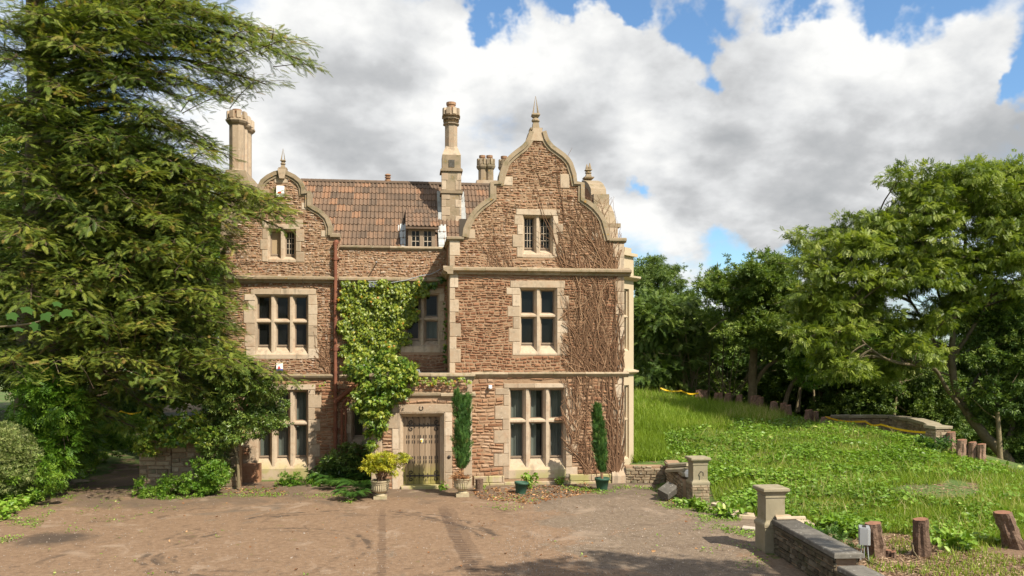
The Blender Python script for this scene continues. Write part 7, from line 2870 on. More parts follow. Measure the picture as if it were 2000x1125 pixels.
# thin understorey trunks in the wood
k = 0
labs = ['thin straight trunk nearest the house in the dark wood', 'second thin trunk from the house in the dark wood', 'thin trunk left of the twin-trunked sycamore', 'leaning thin trunk right of the sycamore', 'thin trunk behind the bright bush', 'crooked trunk left of the curved wall', 'forked trunk behind the curved wall', 'thin trunk beside the leaning ash trunk']
for px, py0, py1, dd, r_, ln in [(1352, 775, 640, 47, .06, -6), (1384, 780, 640, 46, .06, 4), (1410, 785, 650, 46, .05, 4), (1556, 800, 700, 46, .10, 20), (1592, 815, 700, 47, .09, -8), (1690, 815, 720, 46, .10, -20), (1745, 815, 730, 43, .10, 16), (1955, 900, 740, 33, .12, -14)]:
    P = dp([(px, py0 + 6), (px + ln * .4, (py0 + py1) / 2), (px + ln, py1)], dd)
    base = np.array(bz(px, py0, dd))
    r = empty('thin_tree', tuple(base), 0, labs[k], 'tree', 'thin trunks in the wood beyond the lawn')
    b = MB()
    limb(b, [p - base for p in P], r_, r_ * .5, 7, .6)
    for j in range(5):
        p = P[1] * (1 - j / 5) + P[2] * (j / 5) - base
        e = p + np.array((RNG.uniform(-1.3, 1.3), RNG.uniform(-.6, .6), RNG.uniform(.3, 1.2)))
        b.tube([p, (p + e) / 2 + (0, 0, -.1), e], [.03, .02, .008], 4, .6, cap=False)
    b.build('trunk', M['barkpale'], r, smooth=True)
    lv = LV()
    for j in range(5):
        c = P[2] + RNG.normal(0, .9, 3) * np.array((1, 1, .5))
        clump_leaves(lv, c, .7, 70, CLUS, .3)
    lv.build('crown', M['wood'], r, base)
    k += 1

# bare pale shrub fanning out at the dark wood's edge
for px, py, dd, lab, fan, n in [(1345, 770, 44, 'pale leafless shrub fanning out beside the house corner', (-130, 40), 26), (1425, 788, 44, 'leafless twiggy shrub beside the sycamore trunk', (-60, 70), 16)]:
    base = np.array(bz(px, py, dd))
    b = MB()
    for j in range(n):
        ex = px + RNG.uniform(*fan)
        ey = py - RNG.uniform(40, 135) + abs(ex - px) * .3
        e = DP(ex, ey, dd + RNG.uniform(-1, 1))
        s = base + np.array((RNG.uniform(-.3, .3), RNG.uniform(-.3, .3), 0))
        Q = limb(b, [s - base, s * .5 + e * .5 + (0, 0, .35) - base, e - base], RNG.uniform(.02, .045), .008, 5, RNG.uniform(.5, 1), 4, .2)
        for q in (len(Q) // 2, 2 * len(Q) // 3):
            o = Q[q] + (Q[-1] - Q[0]) * .3 + RNG.normal(0, .35, 3)
            b.tube([Q[q], (Q[q] + o) / 2, o], [.014, .01, .005], 4, .8, cap=False)
    tag(b.build('bare_shrub', M['barkpale'], None, tuple(base), smooth=True), lab, 'shrub', 'bare shrubs at the edge of the wood')

# left: trees behind the redwood and beside the house
L_ = 'trees and laurels left of the house'
make_tree('lime_tree', 'sunlit bright green tree glimpsed between the redwood and the left chimney', bz(390, 800, 40), [(dp([(385, 800), (390, 600), (395, 480)], 40), .3, .08)], clumps_in([(335, 410), (380, 398), (425, 420), (440, 520), (430, 620), (320, 600)], 40, 2, 34, 1.0), CLUS, 300, .32, 'bright', 'bark', L_)
make_tree('beech_tree', 'shaded broadleaf tree standing behind the redwood', bz(150, 830, 36), [(dp([(150, 830), (160, 600), (150, 400)], 36), .35, .1), (dp([(160, 620), (230, 500), (280, 420)], 36), .2, .05)], clumps_in([(-80, 200), (60, 170), (200, 230), (300, 340), (350, 440), (400, 560), (400, 700), (300, 720), (100, 700), (-80, 700)], 36, 4, 120, 1.5), CLUS, 420, .24, 'wood', 'bark', L_, tbase=.42)
make_tree('leaning_tree', 'leaning dark trunk with laurel-like leaves above the grass bank', bz(160, 850, 31), [(dp([(155, 840), (172, 780), (196, 735), (230, 680)], 31), .24, .12)], clumps_in([(150, 640), (330, 640), (420, 720), (390, 790), (300, 790), (250, 745), (200, 700)], 34, 2.5, 50, 1.0), CLUS, 260, .30, 'laurel', 'bark', L_)
make_tree('laurel_bush', 'deep green laurel bush behind the path at the left', bz(270, 815, 36), [], clumps_in([(200, 745), (280, 730), (360, 760), (380, 810), (270, 810), (200, 795)], 36, 1.2, 22, .9), CLUS, 300, .26, 'laurel', 'bark', L_, 'shrub', twig=False)
make_tree('rowan_bush', 'dark bush with feathery compound leaves left of the path', bz(120, 915, 24), [(dp([(120, 910), (125, 850), (130, 800)], 24.5), .05, .02)], clumps_in([(50, 790), (100, 770), (150, 800), (165, 860), (150, 905), (110, 900), (40, 860)], 24.5, 1.2, 30, .48) + clumps_in([(40, 760), (60, 730), (130, 740), (150, 830), (140, 905), (95, 920), (75, 860), (50, 830)], 22.6, .5, 34, .40), PINN, 560, .26, 'bright', 'bark', L_, 'shrub', tbase=.55)
c0 = DP(5, 897, 21.5)
lv = LV()
n = 5200
q = rdir(n)
rad = .80 * (1 + .07 * np.sin(q[:, 0] * 7 + q[:, 2] * 9) + RNG.normal(0, .045, n)) * np.where(RNG.random(n) < .25, RNG.uniform(.7, 1, n), 1)
pos = c0 + q * rad[:, None] * np.array((1, 1, 1.08))
pos[:, 2] = np.maximum(pos[:, 2], zg1(c0[0], c0[1]) + .02)
lv.put(CLUS_N[0], pos, norm(q + RNG.normal(0, .5, (n, 3))), norm(q + RNG.normal(0, .4, (n, 3))), RNG.uniform(.09, .16, n), .55 + RNG.normal(0, .22, n))
tag(lv.build('clipped_shrub', M['varieg']), 'clipped ball of pale variegated leaves at the left edge', 'shrub')

# evergreen shrub against the left wing
d = 23.9
clumps = clumps_in([(405, 735), (440, 715), (490, 735), (530, 762), (552, 800), (520, 830), (490, 880), (440, 870), (400, 900), (395, 800)], d, .55, 40, .40)
clumps += clumps_in([(500, 790), (545, 790), (550, 830), (505, 835)], d, .4, 6, .25)
clumps += clumps_in([(395, 880), (440, 870), (455, 930), (390, 940)], d, .5, 8, .34)
clumps += clumps_in([(420, 690), (470, 695), (520, 740), (540, 755), (440, 770)], 23.6, .4, 9, .3)
make_tree('evergreen_shrub', 'evergreen shrub with a bare pale stem growing against the left wing', bz(465, 948, d), [(dp([(466, 952), (464, 900), (458, 860), (470, 800), (490, 760)], d), .055, .02), (dp([(464, 880), (440, 840), (420, 790)], d), .03, .012)], clumps, CLUS, 760, .17, 'holly', 'barkpale', None, 'shrub', tw=.012, tbase=.62)
clumps = clumps_in([(258, 950), (300, 940), (360, 935), (380, 900), (430, 900), (440, 945), (380, 962), (270, 968)], 23.0, .3, 34, .19)
make_tree('bramble', 'tangle of bramble and weeds at the foot of the ruined wall', bz(330, 965, 23.6), [], clumps, CLUS, 900, .15, 'bright', 'bark', None, 'shrub', twig=False, tbase=.65)
clumps = clumps_in([(275, 815), (330, 812), (400, 815), (420, 860), (380, 880), (320, 870), (300, 905), (275, 900)], 23.25, .15, 40, .18)
lv = LV()
for c, rr in clumps:
    clump_leaves(lv, c, rr, 70, LOBED, .11, tilt=.8, tbase=.7)
tag(lv.build('ivy', M['ivy']), 'ivy growing over the top of the ruined garden wall', 'ivy')
clumps = clumps_in([(300, 800), (340, 775), (365, 765), (370, 785), (320, 808)], 24.3, .3, 9, .22)
lv = LV()
for c, rr in clumps:
    clump_leaves(lv, c, rr, 60, LOBED, .11, tilt=.8, tbase=.7)
tag(lv.build('ivy', M['ivy']), 'small yellowish ivy creeping up the left edge of the lean-to roof', 'ivy')


clumps = clumps_in([(150, 850), (200, 815), (262, 812), (272, 862), (215, 885), (170, 912), (120, 925)], 28.5, 1.6, 40, .30)
make_tree('bank_shrub', 'bright low growth on the bank between the path and the laurels', bz(200, 890, 28.5), [], clumps, CLUS, 700, .17, 'bright', 'bark', None, 'shrub', twig=False, tbase=.7)
clumps = clumps_in([(0, 930), (60, 905), (120, 900), (130, 940), (60, 985), (0, 1010)], 21.5, .5, 34, .17)
make_tree('hedge_weed', 'yellow green nettles and weeds at the left edge of the drive', bz(50, 990, 21.5), [], clumps, CLUS, 900, .15, 'bright', 'bark', None, 'plant', twig=False, tbase=.8)
clumps = clumps_in([(470, 735), (520, 742), (580, 748), (560, 765), (500, 785), (470, 770)], 23.8, .3, 14, .2)
make_tree('climber', 'loose leafy climber spreading under the lower alarm box on the left wing', bz(470, 950, 24.4), [(dp([(468, 952), (462, 850), (480, 760), (520, 735)], 24.3), .03, .01)], clumps, CLUS_N, 800, .17, 'holly', 'barkpale', None, 'plant', tw=.01, tbase=.75)


# ---------------------------------------------------------------- ivy on the house
def wall_ivy(name, label, poly, Y, n, size, m, thick=.16, tb=.5, tv=.22, cat='ivy', clum=0.0, stems=None):
    P = np.array(poly, float)
    lo, hi = P.min(0), P.max(0)
    q = lo + RNG.random((n * 3, 2)) * (hi - lo)
    wq = q + np.stack([8 * np.sin(q[:, 1] * .13) + 5 * np.sin(q[:, 1] * .41 + 1), 7 * np.sin(q[:, 0] * .17) + 4 * np.sin(q[:, 0] * .53)], 1)
    q = q[in_poly(poly, wq[:, 0], wq[:, 1])]
    den = np.sin(q[:, 0] * .11 + 1.3 * np.sin(q[:, 1] * .07)) * np.sin(q[:, 1] * .095 + np.sin(q[:, 0] * .05))
    q = q[RNG.random(len(q)) < np.clip(.9 + .5 * den - clum, .1, 1)][:n]
    den = np.sin(q[:, 0] * .11 + 1.3 * np.sin(q[:, 1] * .07)) * np.sin(q[:, 1] * .095 + np.sin(q[:, 0] * .05))
    y = Y - .03 - np.abs(RNG.normal(0, thick * .5, len(q))) - thick * np.clip(den, 0, 1)
    pos = np.array([(*U(a, b_, yy)[:1], yy, U(a, b_, yy)[1]) for (a, b_), yy in zip(q, y)])
    d_ = norm(np.array((0, -.25, -.8)) + RNG.normal(0, .45, (len(q), 3)))
    up = norm(np.array((.15, -1, .35)) + RNG.normal(0, .38, (len(q), 3)))
    lv = LV()
    lv.put(LOBED, pos, d_, up, size * RNG.uniform(.6, 1.25, len(q)), tb + RNG.normal(0, tv, len(q)))
    o = lv.build(name, M[m])
    return tag(o, label, cat)


IVY = wall_ivy('ivy', 'yellow green ivy covering the wall between the drainpipe and the right wing',
         [(664, 556), (690, 548), (740, 546), (800, 550), (838, 546), (834, 566), (822, 590), (812, 618), (800, 640), (790, 668), (780, 690), (776, 714), (700, 720), (672, 712), (666, 640), (660, 590)], YM, 12000, .086, 'ivyyel', .22, .50, .24, clum=-.05)
wall_ivy('ivy', 'dark green ivy fringe along the cornice in the shade of the right wing', [(820, 548), (868, 540), (876, 546), (868, 556), (830, 562)], YM, 260, .09, 'ivy', .15, .4)
wall_ivy('ivy', 'narrow ivy strand climbing the shaded corner of the right wing', [(866, 590), (876, 590), (878, 720), (868, 722)], YM - .35, 190, .08, 'ivy', .1, .4)
wall_ivy('ivy', 'thin ivy trailing along the porch coping', [(800, 736), (920, 736), (921, 743), (880, 749), (812, 752)], YP - .10, 240, .075, 'ivyyel', .05, .55)
wall_ivy('ivy', 'a few ivy leaves hanging below the string course of the left wing', [(575, 733), (600, 735), (650, 750), (655, 800), (640, 765), (620, 752), (590, 748)], YM - .1, 60, .085, 'ivyyel', .06, .6, clum=.5)
lv = LV()
blob = [(695, 722, .9, .34), (725, 715, .3, .42), (755, 720, -.1, .42), (780, 726, -.3, .34), (800, 728, -.35, .24), (705, 745, .5, .36), (730, 745, -.3, .44), (760, 748, -.5, .40), (788, 748, -.5, .28), (714, 772, -.2, .38), (742, 776, -.5, .38), (768, 770, -.52, .28), (718, 800, -.3, .32), (742, 802, -.5, .30), (758, 796, -.5, .2), (722, 825, -.4, .25), (738, 828, -.5, .22), (728, 848, -.45, .18), (724, 868, -.45, .13), (702, 712, 1.2, .3), (800, 712, .2, .16)]
for px, py, y, rr in blob:
    x, z = U(px, py, y)
    clump_leaves(lv, (x, y, z), rr * 1.15, int(4200 * rr * rr + 60), LOBED, .105, tilt=.7, outward=.5, droop=.6, pads=10, tbase=.66, tvar=.2)
tag(lv.build('ivy', M['ivy']), 'bright green ivy bush tumbling over the left side of the porch', 'ivy')
b = MB()
for k in range(30):
    x0 = UX(RNG.uniform(690, 760), YM)
    pts = [(x0, YM - .04, 3.3)]
    for j in range(10):
        pts.append((pts[-1][0] + RNG.normal(0, .07), YM - .04 - .03 * RNG.random(), pts[-1][2] + .24))
    b.tube(pts, [.018 - .0012 * j for j in range(11)], 4, RNG.random(), cap=False)
b.build('stem', M['vine'], IVY)


# ---------------------------------------------------------------- potted plants
def cypress(name, label, at, h, r, lean=0, twin=False, bare=.12):
    root = empty(name, at, 0, label, 'cypress', 'potted cypresses against the front wall')
    b = MB()
    b.tube([(0, 0, -.05), (lean * .3, 0, h * .35), (lean, 0, h * .9)], [.045, .03, .008], 7, .5)
    b.build('trunk', M['vine'], root)
    lv = LV()
    n = 1900
    t = RNG.random(n) ** .85
    prof = np.interp(t, [0, .12, .3, .55, .8, .93, 1], [.45, .75, 1, .92, .7, .42, .08]) * r
    a = RNG.uniform(0, 2 * np.pi, n)
    lobes = 1 + .22 * np.sin(a * 3 + t * 14) + .12 * np.sin(a * 5 - t * 23)
    rr_ = prof * lobes * np.sqrt(RNG.uniform(.25, 1, n))
    off = np.zeros(n)
    if twin:
        off = np.where((t > .55), np.where(RNG.random(n) < .5, -.5, .5) * r * (t - .55) / .45 * 1.4, 0)
        t = np.where(off > 0, .55 + (t - .55) * .86, t)
    pos = np.stack([rr_ * np.cos(a) + lean * t + off, rr_ * np.sin(a), bare * h + t * h * (1 - bare)], 1)
    dd = norm(np.stack([np.cos(a) * .5, np.sin(a) * .5, np.full(n, 1.0)], 1) + RNG.normal(0, .28, (n, 3)))
    up = norm(np.stack([np.cos(a), np.sin(a), np.full(n, .2)], 1) + RNG.normal(0, .4, (n, 3)))
    lv.put(FEATH_S, pos, dd, up, RNG.uniform(.12, .22, n), .48 + RNG.normal(0, .22, n))
    lv.build('foliage', M['cypress'], root)
    return root


cypress('cypress', 'tall twin-topped cypress in the urn right of the door', (URN_R[0], URN_R[1], URN_R[2]), 2.42, .215, .0, True)
lv = LV()
clump_leaves(lv, (URN_R[0], URN_R[1], URN_R[2] + .12), (.22, .22, .14), 260, FEATH_S, .13, tbase=.5)
tag(lv.build('dead_heather', M['litter']), 'brown withered tuft at the foot of the cypress in the urn', 'plant')
cypress('cypress', 'slim cypress in the green pot near the right corner of the house', (POT_B[0], POT_B[1], POT_B[2]), 2.12, .15, -.16, False, .10)
r = empty('golden_shrub', URN_L, 0, 'golden leaved shrub in the urn left of the door', 'shrub')
b = MB()
lv = LV()
for k in range(34):
    e = np.array((RNG.uniform(-.52, .48), RNG.uniform(-.35, .3), RNG.uniform(.34, .76)))
    if k < 4:
        e = np.array((.46 + .06 * k, RNG.uniform(-.2, .1), .66 + .03 * k))
    e[2] -= .25 * max(0, abs(e[0]) - .3)
    b.tube([(RNG.normal(0, .05), RNG.normal(0, .05), -.05), tuple(e * .5 + np.array((0, 0, .1))), tuple(e)], [.014, .010, .004], 4, RNG.random(), cap=False)
    clump_leaves(lv, e, (.15, .14, .08), 26, CLUS_N, .14, tbase=.58, droop=-.1)
b.build('stem', M['vine'], r)
lv.build('foliage', M['gold'], r)
x, y, _ = G(1034, 958, 0)
lv = LV()
for k in range(9):
    clump_leaves(lv, (x + RNG.uniform(-.12, .16), y + .15 + RNG.uniform(-.1, .1), RNG.uniform(.08, .42)), (.1, .1, .08), 16, LEAF6, .12, tbase=.6)
tag(lv.build('leafy_weed', M['weed']), 'leafy green weed growing behind the empty pot', 'plant')
for k, (px, py, lab) in enumerate([(1096, 948, 'small weed at the foot of the wall under the right end of the window'), (940, 960, 'low green weed between the cut log and the right urn'), (866, 958, 'tuft of weed at the right foot of the door jamb'), (771, 955, 'tuft of weed at the left foot of the door jamb')]):
    x, y, _ = G(px, py, 0)
    lv = LV()
    for j in range(5):
        clump_leaves(lv, (x + RNG.uniform(-.07, .07), y + RNG.uniform(-.05, .05), RNG.uniform(.05, .20)), (.10, .09, .08), 16, LEAF6, .09, tbase=.6)
    tag(lv.build('leafy_weed', M['weed']), lab, 'plant')

# ferns and dark undergrowth in the corner beside the porch
flab = ['large fern nearest the left urn', 'fern spreading over the drive edge left of the urn', 'tall dark fern in the corner by the drainpipe', 'fern below the small dark window', 'fern at the back against the left wing', 'low fern in front of the drainpipe', 'fern leaning against the porch wall']
for k, (px, py, s) in enumerate([(705, 965, .75), (690, 978, .6), (668, 925, .95), (706, 930, .8), (640, 945, .7), (655, 955, .6), (716, 945, .7)]):
    x, y, _ = G(px, py, 0)
    y = min(y, 1.6)
    r = empty('fern', (x, y, 0), 0, flab[k], 'fern', 'ferns in the corner beside the porch')
    lv = LV()
    for j in range(13):
        a = j * 2.4 + RNG.uniform(-.3, .3)
        L = s * RNG.uniform(.8, 1.2)
        n = 16
        t = np.linspace(.1, 1, n)
        hx = L * (.9 * t)
        hz = L * (1.35 * t - 1.15 * t * t)
        p = np.stack([hx * math.cos(a), hx * math.sin(a), hz + .05], 1)
        tang = norm(np.stack([np.full(n, .9 * math.cos(a)), np.full(n, .9 * math.sin(a)), 1.35 - 2.3 * t], 1))
        sd = norm(np.cross(tang, (0, 0, 1.0)))
        w = L * .30 * np.sin(np.pi * np.clip(t * .92 + .08, 0, 1)) ** .7 + .02
        for sg in (-1, 1):
            lv.put(leaf_t(.24, .0, .1), p, norm(sd * sg + tang * .45 + np.array((0, 0, -.15))), np.tile((0, 0, 1.0), (n, 1)), w, np.full(n, .45) + RNG.normal(0, .16, n))
    lv.build('fronds', M['fern'], r)
clumps = clumps_in([(612, 955), (630, 905), (655, 870), (700, 880), (720, 920), (700, 960), (650, 965)], 25.3, .4, 26, .28)
make_tree('dark_shrub', 'dark bush filling the shaded corner beside the porch', bz(665, 945, 25.3), [], clumps, CLUS, 700, .20, 'holly', 'bark', None, 'shrub', twig=False)
clumps = clumps_in([(540, 950), (560, 930), (620, 930), (650, 950), (640, 968), (560, 968)], 24.7, .25, 26, .17)
make_tree('low_shrub', 'low green weeds along the foot of the left wing', bz(595, 960, 24.7), [], clumps, CLUS, 1100, .13, 'bright', 'bark', None, 'shrub', twig=False)
clumps = clumps_in([(700, 895), (722, 890), (724, 955), (700, 960)], 24.7, .2, 6, .18)

# off to the right, out of view: the tree whose shade falls on the near edge of the drive
cl = []
sh = np.array(SUN_DIR) / SUN_DIR.z
for px, py in [(1030, 1128), (1060, 1118), (1110, 1120), (1170, 1122), (1230, 1112), (1290, 1108), (1350, 1112), (1410, 1114), (1140, 1150), (1230, 1150), (1310, 1160), (1400, 1150), (1480, 1120), (1050, 1170), (1180, 1200), (1320, 1200), (1450, 1180), (1215, 1104)]:
    g0 = G(px, py, 0)
    h = RNG.uniform(8.5, 11.5)
    cl.append((g0 + sh * h, np.array((.75, .75, .5)) * RNG.uniform(.7, 1.2)))
cc = np.mean([c for c, r in cl], 0)
tb_ = (cc[0] + 1.0, cc[1] - 1.0, -.1)
make_tree('oak_tree', 'oak standing right of the drive whose shade falls across its near edge', tb_, [([tb_, (tb_[0], tb_[1], 4), (cc[0], cc[1], 8.5), (cc[0] - .5, cc[1], 11)], .35, .08), ([(tb_[0], tb_[1], 5), (cc[0] - 3, cc[1] + .5, 9.5)], .18, .04), ([(tb_[0], tb_[1], 5.2), (cc[0] + 3, cc[1], 9.5)], .18, .04)], cl, CLUS, 170, .34, 'wood')


# ---------------------------------------------------------------- lawn: grass blades and broad-leaved weeds
def sample_px(poly, n):
    P = np.array(poly, float)
    lo, hi = P.min(0), P.max(0)
    q = lo + RNG.random((int(n * 2.2), 2)) * (hi - lo)
    return q[in_poly(poly, q[:, 0], q[:, 1])][:n]


def on_ground(q):
    """pixels -> points of the ground surface (march along the rays)"""
    D = FWD + RGT * ((q[:, :1] - 1000) / F) + UPV * ((HZ - q[:, 1:]) / F)
    t = np.full(len(q), 12.0)
    hit = np.zeros(len(q), bool)
    while (t < 70).any() and not hit.all():
        k = ~hit & (t < 70)
        if not k.any():
            break
        P = CAM + D[k] * t[k, None]
        below = P[:, 2] < zg(P[:, 0], P[:, 1])
        idx = np.where(k)[0]
        hit[idx[below]] = True
        t[idx[~below]] += .25
    for _ in range(2):
        P = CAM + D * t[:, None]
        t -= np.where(hit, np.clip((zg(P[:, 0], P[:, 1]) - P[:, 2]) / np.maximum(-D[:, 2], .05), -.3, .6) * .8, 0)
    P = CAM + D * t[:, None]
    P[:, 2] = zg(P[:, 0], P[:, 1])
    return P[hit & (t < 60)], t[hit & (t < 60)]


def lawn_pts(xr, yr, n):
    x = RNG.uniform(*xr, n)
    y = RNG.uniform(*yr, n)
    P = np.stack([x, y, zg(x, y)], 1)
    return P


BLADE = (np.array([(-.5, 0, 0), (.5, 0, 0), (.36, .5, .10), (-.36, .5, .10), (.0, 1.0, .36)]), np.array([(0, 1, 2), (0, 2, 3), (3, 2, 4)]))


def blades(name, P, hmin, hmax, wd, tb=.45, tv=.2, mat_='grass', lean=.35):
    n = len(P)
    a = RNG.uniform(0, 2 * np.pi, n)
    d_ = norm(np.stack([RNG.normal(0, lean, n), RNG.normal(0, lean, n), np.ones(n)], 1))
    up = np.stack([np.cos(a), np.sin(a), np.zeros(n)], 1)
    h = RNG.uniform(hmin, hmax, n)
    y = norm(d_)
    x = norm(np.cross(y, up))
    z = np.cross(x, y)
    tv_, tt = BLADE
    V = (tv_[None, :, 0, None] * x[:, None] * wd + tv_[None, :, 1, None] * y[:, None] * h[:, None, None] + tv_[None, :, 2, None] * z[:, None] * h[:, None, None]) + P[:, None]
    T = tt[None] + (np.arange(n) * 5)[:, None, None]
    cl = .10 * np.sin(P[:, 0] * 1.3 + np.sin(P[:, 1] * .9)) + .08 * np.sin(P[:, 1] * 2.1 + P[:, 0] * .6)
    t = np.repeat(np.clip(tb + cl + RNG.normal(0, tv, n), 0, 1), 5)
    lv = LV()
    lv.add(V.reshape(-1, 3), T.reshape(-1, 3), t)
    o = lv.build(name, M[mat_])
    o['kind'] = 'stuff'
    return o


def mask_noise(P, s=1.0, o=0.0):
    return np.sin(P[:, 0] * 1.1 * s + 1.7 * np.sin(P[:, 1] * .8 * s + o)) * .5 + np.sin(P[:, 1] * 1.6 * s + 1.3 * np.sin(P[:, 0] * 1.2 * s + o)) * .5


LAWN = [(1238, 762), (1365, 778), (1500, 800), (1620, 826), (1700, 838), (1845, 872), (1920, 905), (2010, 925), (2010, 1110), (1760, 1126), (1690, 1060), (1545, 1015), (1480, 1010), (1400, 985), (1385, 950), (1300, 900), (1238, 905)]
q = sample_px(LAWN, 100000)
P, t = on_ground(q)
# more points farther away than near, evened out by depth
px, py, dz = proj(P)
weedy = (py > 835 + (px - 1480) * .02 - 35 * sstep((px - 1500) / 60) + 14 * mask_noise(P, .8)) & (px > 1300)
chip = ((px > 1690) & (py > 1052 + 22 * mask_noise(P, 1.2))) | (np.hypot(P[:, 0] - 10.8, P[:, 1] + 8.9) < .4)
bare = np.hypot((px - 1830) / 110, (py - 962) / 24) + .25 * mask_noise(P, 2) < .8
shortg = (px > 1690) & (py > 930)
k = ~weedy & ~chip & ~bare
blades('meadow_grass', np.concatenate([P[k], P[k] + RNG.normal(0, .06, P[k].shape) * (1, 1, 0)]), .16, .42, .020, .46, .17)
k = weedy & ~chip & ~bare & (RNG.random(len(P)) < np.where(shortg, .9, .8))
blades('short_grass', P[k], .08, .26, .017, .5, .2)
k = ~weedy & (dz > 30) & (np.hypot((px - 1500) / 130, (py - 818) / 26) + .3 * mask_noise(P, 1.5) < 1) & (RNG.random(len(P)) < .35)
blades('seeding_grass', P[k], .35, .62, .012, .97, .06, lean=.22)
k = (~weedy) & (dz > 38) & (px < 1330) & (RNG.random(len(P)) < .12)
blades('tall_grass', P[k], .40, .70, .013, .85, .12, lean=.22)

# broad-leaved weeds, in clumps with dark gaps
k = weedy & ~chip & ~bare & (RNG.random(len(P)) < np.where(shortg, .14, .70)) & (mask_noise(P, 1.9, 2) + .5 * mask_noise(P, .7, 1) + .25 * RNG.normal(size=len(P)) > -.30)
Q = P[k]
n = len(Q)
hgt = .05 + .10 * np.clip(.5 + mask_noise(Q, 1.4, 1), 0, 1) + .10 * RNG.random(n)
Q = Q + np.stack([RNG.normal(0, .05, n), RNG.normal(0, .05, n), hgt], 1)
lv = LV()
dd = norm(np.stack([RNG.normal(0, 1, n), RNG.normal(0, 1, n), RNG.normal(-.15, .3, n)], 1))
up = norm(np.array((0, 0, 1.0)) + RNG.normal(0, .38, (n, 3)))
tt_ = .48 + .12 * mask_noise(Q, .9) + RNG.normal(0, .2, n)
tt_ = tt_ - .16 * (mask_noise(Q, .55, 5) > .25)
lv.put(leaf6_t(.78, .10, .14), Q, dd, up, .045 + .125 * RNG.random(n) ** 1.6, tt_)
o = lv.build('ground_weeds', M['weed'])
o['kind'] = 'stuff'

k = weedy & ~chip & (RNG.random(len(P)) < .035) & (mask_noise(P, 1.1, 4) > -.2)
blades('dry_stalks', P[k], .25, .55, .012, .98, .05, lean=.45)
# bigger leafy plants one can pick out on the lawn
plab = ['large leafed dock between the middle and right near stumps', 'feathery green fern-like plant behind the low wall', 'leafy bindweed mound in the gateway beside the farther pier', 'leafy mound in the middle of the gateway', 'nettle clump at the edge by the curved wall pillar', 'leafy clump at the foot of the farther gate pier', 'broad leaved clump right of the nearer gate pier', 'leafy clump behind the low wall beside the slab']
for j, (px_, py_, s, dpt, tm, mt, n_) in enumerate([(1858, 1068, .42, 16.8, LEAF6, 'weed', 120), (1625, 1040, .38, 17.0, FEATH_S, 'fern', 160), (1395, 1000, .36, 20.5, LEAF6, 'weed', 150), (1430, 1010, .34, 19.8, LEAF6, 'weed', 130), (1812, 868, .6, 28.5, CLUS[0], 'laurel', 90), (1350, 985, .30, 21.3, LEAF6, 'weed', 110), (1650, 1000, .40, 18.6, LEAF6, 'weed', 110), (1585, 1030, .30, 17.6, LEAF6, 'weed', 90)]):
    p = DP(px_, py_, dpt)
    p[2] = zg1(p[0], p[1])
    lv = LV()
    lv.put(LEAF6, np.tile(p, (6, 1)) + RNG.normal(0, .04, (6, 3)) * (1, 1, 0), rdir(6, .8), np.tile((0, 0, 1.), (6, 1)), np.full(6, s * .8), np.full(6, .3))
    clump_leaves(lv, p + (0, 0, s * .42), (s, s * .8, s * .45), n_, tm, .17 if tm is LEAF6 else .26, droop=.1, tbase=.5)
    tag(lv.build('leafy_weed', M[mt]), plab[j], 'plant', 'leafy weeds about the gateway and lawn')

# chips and dry stalks on the bare soil by the stumps
q = sample_px([(1680, 1050), (1760, 1045), (1900, 1075), (2010, 1090), (2010, 1130), (1700, 1130), (1640, 1085)], 5200)
P, t = on_ground(q)
q2 = sample_px([(1745, 945), (1830, 938), (1920, 955), (1900, 985), (1780, 980)], 700)
P2, t2 = on_ground(q2)
P = np.concatenate([P, P2])
n = len(P)
lv = LV()
lv.put(leaf_t(.28, .06, 0), P + (0, 0, .012), norm(np.stack([RNG.normal(0, 1, n), RNG.normal(0, 1, n), RNG.normal(0, .15, n)], 1)), norm(np.array((0, 0, 1.0)) + RNG.normal(0, .3, (n, 3))), RNG.uniform(.04, .14, n), RNG.uniform(.1, .95, n))
o = lv.build('wood_chips', M['chips'])
o['kind'] = 'stuff'
q = sample_px([(1680, 1050), (2010, 1060), (2010, 1130), (1700, 1130)], 2600)
P, t = on_ground(q)
P = P[mask_noise(P, 2.2, 1) > -.35]
blades('chip_bed_grass', P, .06, .18, .016, .6, .2)

# grass bank and weeds at the left
q = sample_px([(140, 850), (180, 815), (240, 800), (282, 800), (278, 870), (215, 880), (185, 915), (110, 930), (120, 900)], 5200)
P, t = on_ground(q)
blades('bank_grass', P, .12, .36, .026, .72, .2)
q = sample_px([(-20, 950), (60, 930), (120, 925), (180, 905), (190, 925), (120, 955), (60, 990), (20, 1015), (-20, 1030)], 2600)
P, t = on_ground(q)
n = len(P)
lv = LV()
lv.put(leaf6_t(.7, .1, .1), P + np.stack([np.zeros(n), np.zeros(n), RNG.uniform(.02, .28, n)], 1), norm(np.stack([RNG.normal(0, 1, n), RNG.normal(0, 1, n), RNG.normal(0, .4, n)], 1)), norm(np.array((0, 0, 1.0)) + RNG.normal(0, .4, (n, 3))), RNG.uniform(.08, .17, n), .6 + RNG.normal(0, .2, n))
o = lv.build('bank_weeds', M['weed'])
o['kind'] = 'stuff'

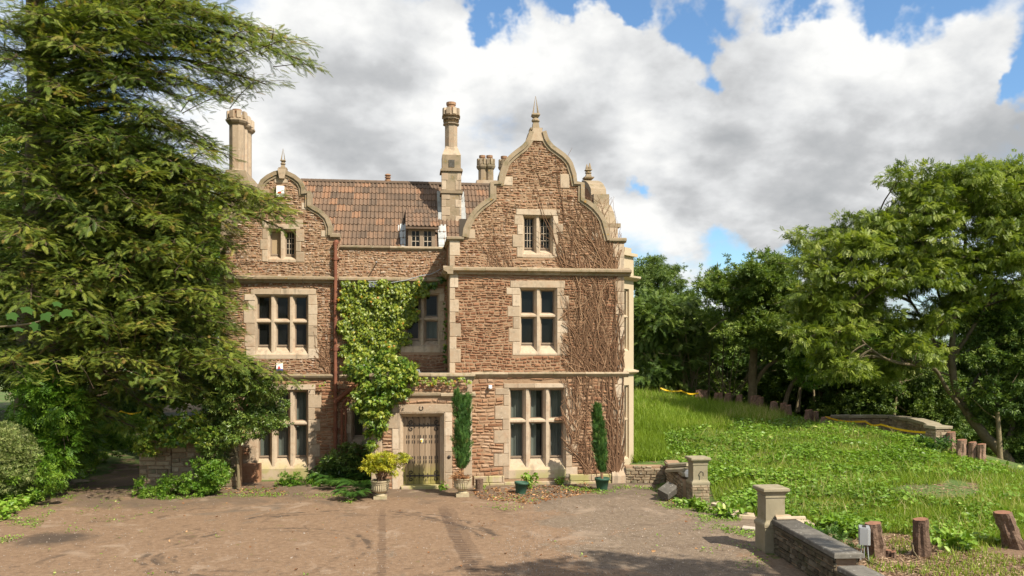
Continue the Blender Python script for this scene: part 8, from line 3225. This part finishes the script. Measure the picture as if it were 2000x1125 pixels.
# sparse weeds and moss tufts creeping over the drive, mostly along its edges
pts = []
for poly, n in [([(1300, 965), (1400, 985), (1480, 1040), (1470, 1060), (1400, 1035), (1330, 1005), (1260, 975)], 1700), ([(1100, 950), (1300, 950), (1310, 968), (1100, 966)], 900), ([(250, 955), (560, 955), (700, 970), (690, 985), (540, 972), (260, 975)], 1300), ([(0, 1000), (120, 945), (200, 935), (130, 985), (60, 1040), (0, 1080)], 1100), ([(900, 965), (1100, 962), (1000, 1000), (920, 990)], 220), ([(150, 980), (400, 965), (350, 1000), (120, 1050)], 160), ([(1350, 1000), (1490, 1060), (1500, 1120), (1380, 1100)], 260), ([(100, 1040), (1400, 1030), (1400, 1125), (60, 1125)], 50)]:
    q = sample_px(poly, n)
    p = np.array([G(a, c, .02) for a, c in q])
    p = p[mask_noise(p, 2.6, 3) + .25 * RNG.normal(size=len(p)) > .12]
    pts.append(p)
P = np.concatenate(pts)
P = np.repeat(P, 3, 0) + RNG.normal(0, .05, (len(P) * 3, 3)) * (1, 1, 0)
P[:, 2] = zdrive(P[:, 0], P[:, 1]) - .005
n = len(P)
lv = LV()
lv.put(leaf6_t(.6, .1, .05), P + np.stack([np.zeros(n), np.zeros(n), RNG.uniform(.0, .05, n)], 1), norm(np.stack([RNG.normal(0, 1, n), RNG.normal(0, 1, n), RNG.uniform(-.1, .8, n)], 1)), norm(np.array((0, 0, 1.0)) + RNG.normal(0, .4, (n, 3))), RNG.uniform(.022, .065, n), .58 + RNG.normal(0, .2, n))
o = lv.build('drive_weeds', M['weed'])
o['kind'] = 'stuff'

# fallen leaves along the foot of the facade, and loose stones on the drive
pts = []
for poly, n in [([(925, 955), (1150, 945), (1160, 962), (1040, 985), (930, 975)], 950), ([(430, 945), (560, 955), (560, 970), (430, 965)], 160), ([(1290, 960), (1330, 975), (1320, 985), (1280, 970)], 80), ([(300, 980), (1400, 980), (1400, 1120), (300, 1120)], 60)]:
    q = sample_px(poly, n)
    pts.append(np.array([G(a, c, .02) for a, c in q]))
P = np.concatenate(pts)
n = len(P)
P[:, 2] = zdrive(P[:, 0], P[:, 1]) + .012
lv = LV()
lv.put(leaf6_t(.6, .18, .1), P, norm(np.stack([RNG.normal(0, 1, n), RNG.normal(0, 1, n), RNG.normal(0, .2, n)], 1)), norm(np.array((0, 0, 1.0)) + RNG.normal(0, .5, (n, 3))), RNG.uniform(.04, .10, n), RNG.uniform(0, 1, n))
o = lv.build('fallen_leaves', M['litter'])
o['kind'] = 'stuff'
q = np.concatenate([sample_px([(1240, 965), (1480, 1060), (1500, 1125), (980, 1125), (1000, 985)], 5200), sample_px([(0, 1000), (280, 940), (1240, 970), (1240, 1125), (0, 1125)], 4200)])
P = np.array([G(a, c, .02) for a, c in q])
P[:, 2] = zdrive(P[:, 0], P[:, 1]) + .004
n = len(P)
TET = (np.array([(-.5, -.4, 0), (.5, -.35, 0), (0, .55, 0), (.05, .05, .6)]), np.array([(0, 1, 3), (1, 2, 3), (2, 0, 3)]))
lv = LV()
lv.put(TET, P, norm(np.stack([RNG.normal(0, 1, n), RNG.normal(0, 1, n), np.zeros(n)], 1)), np.tile((0, 0, 1.0), (n, 1)), np.abs(RNG.normal(.006, .010, n)) + .006, RNG.uniform(0, 1, n))
o = lv.build('gravel', M['pebble'])
o['kind'] = 'stuff'
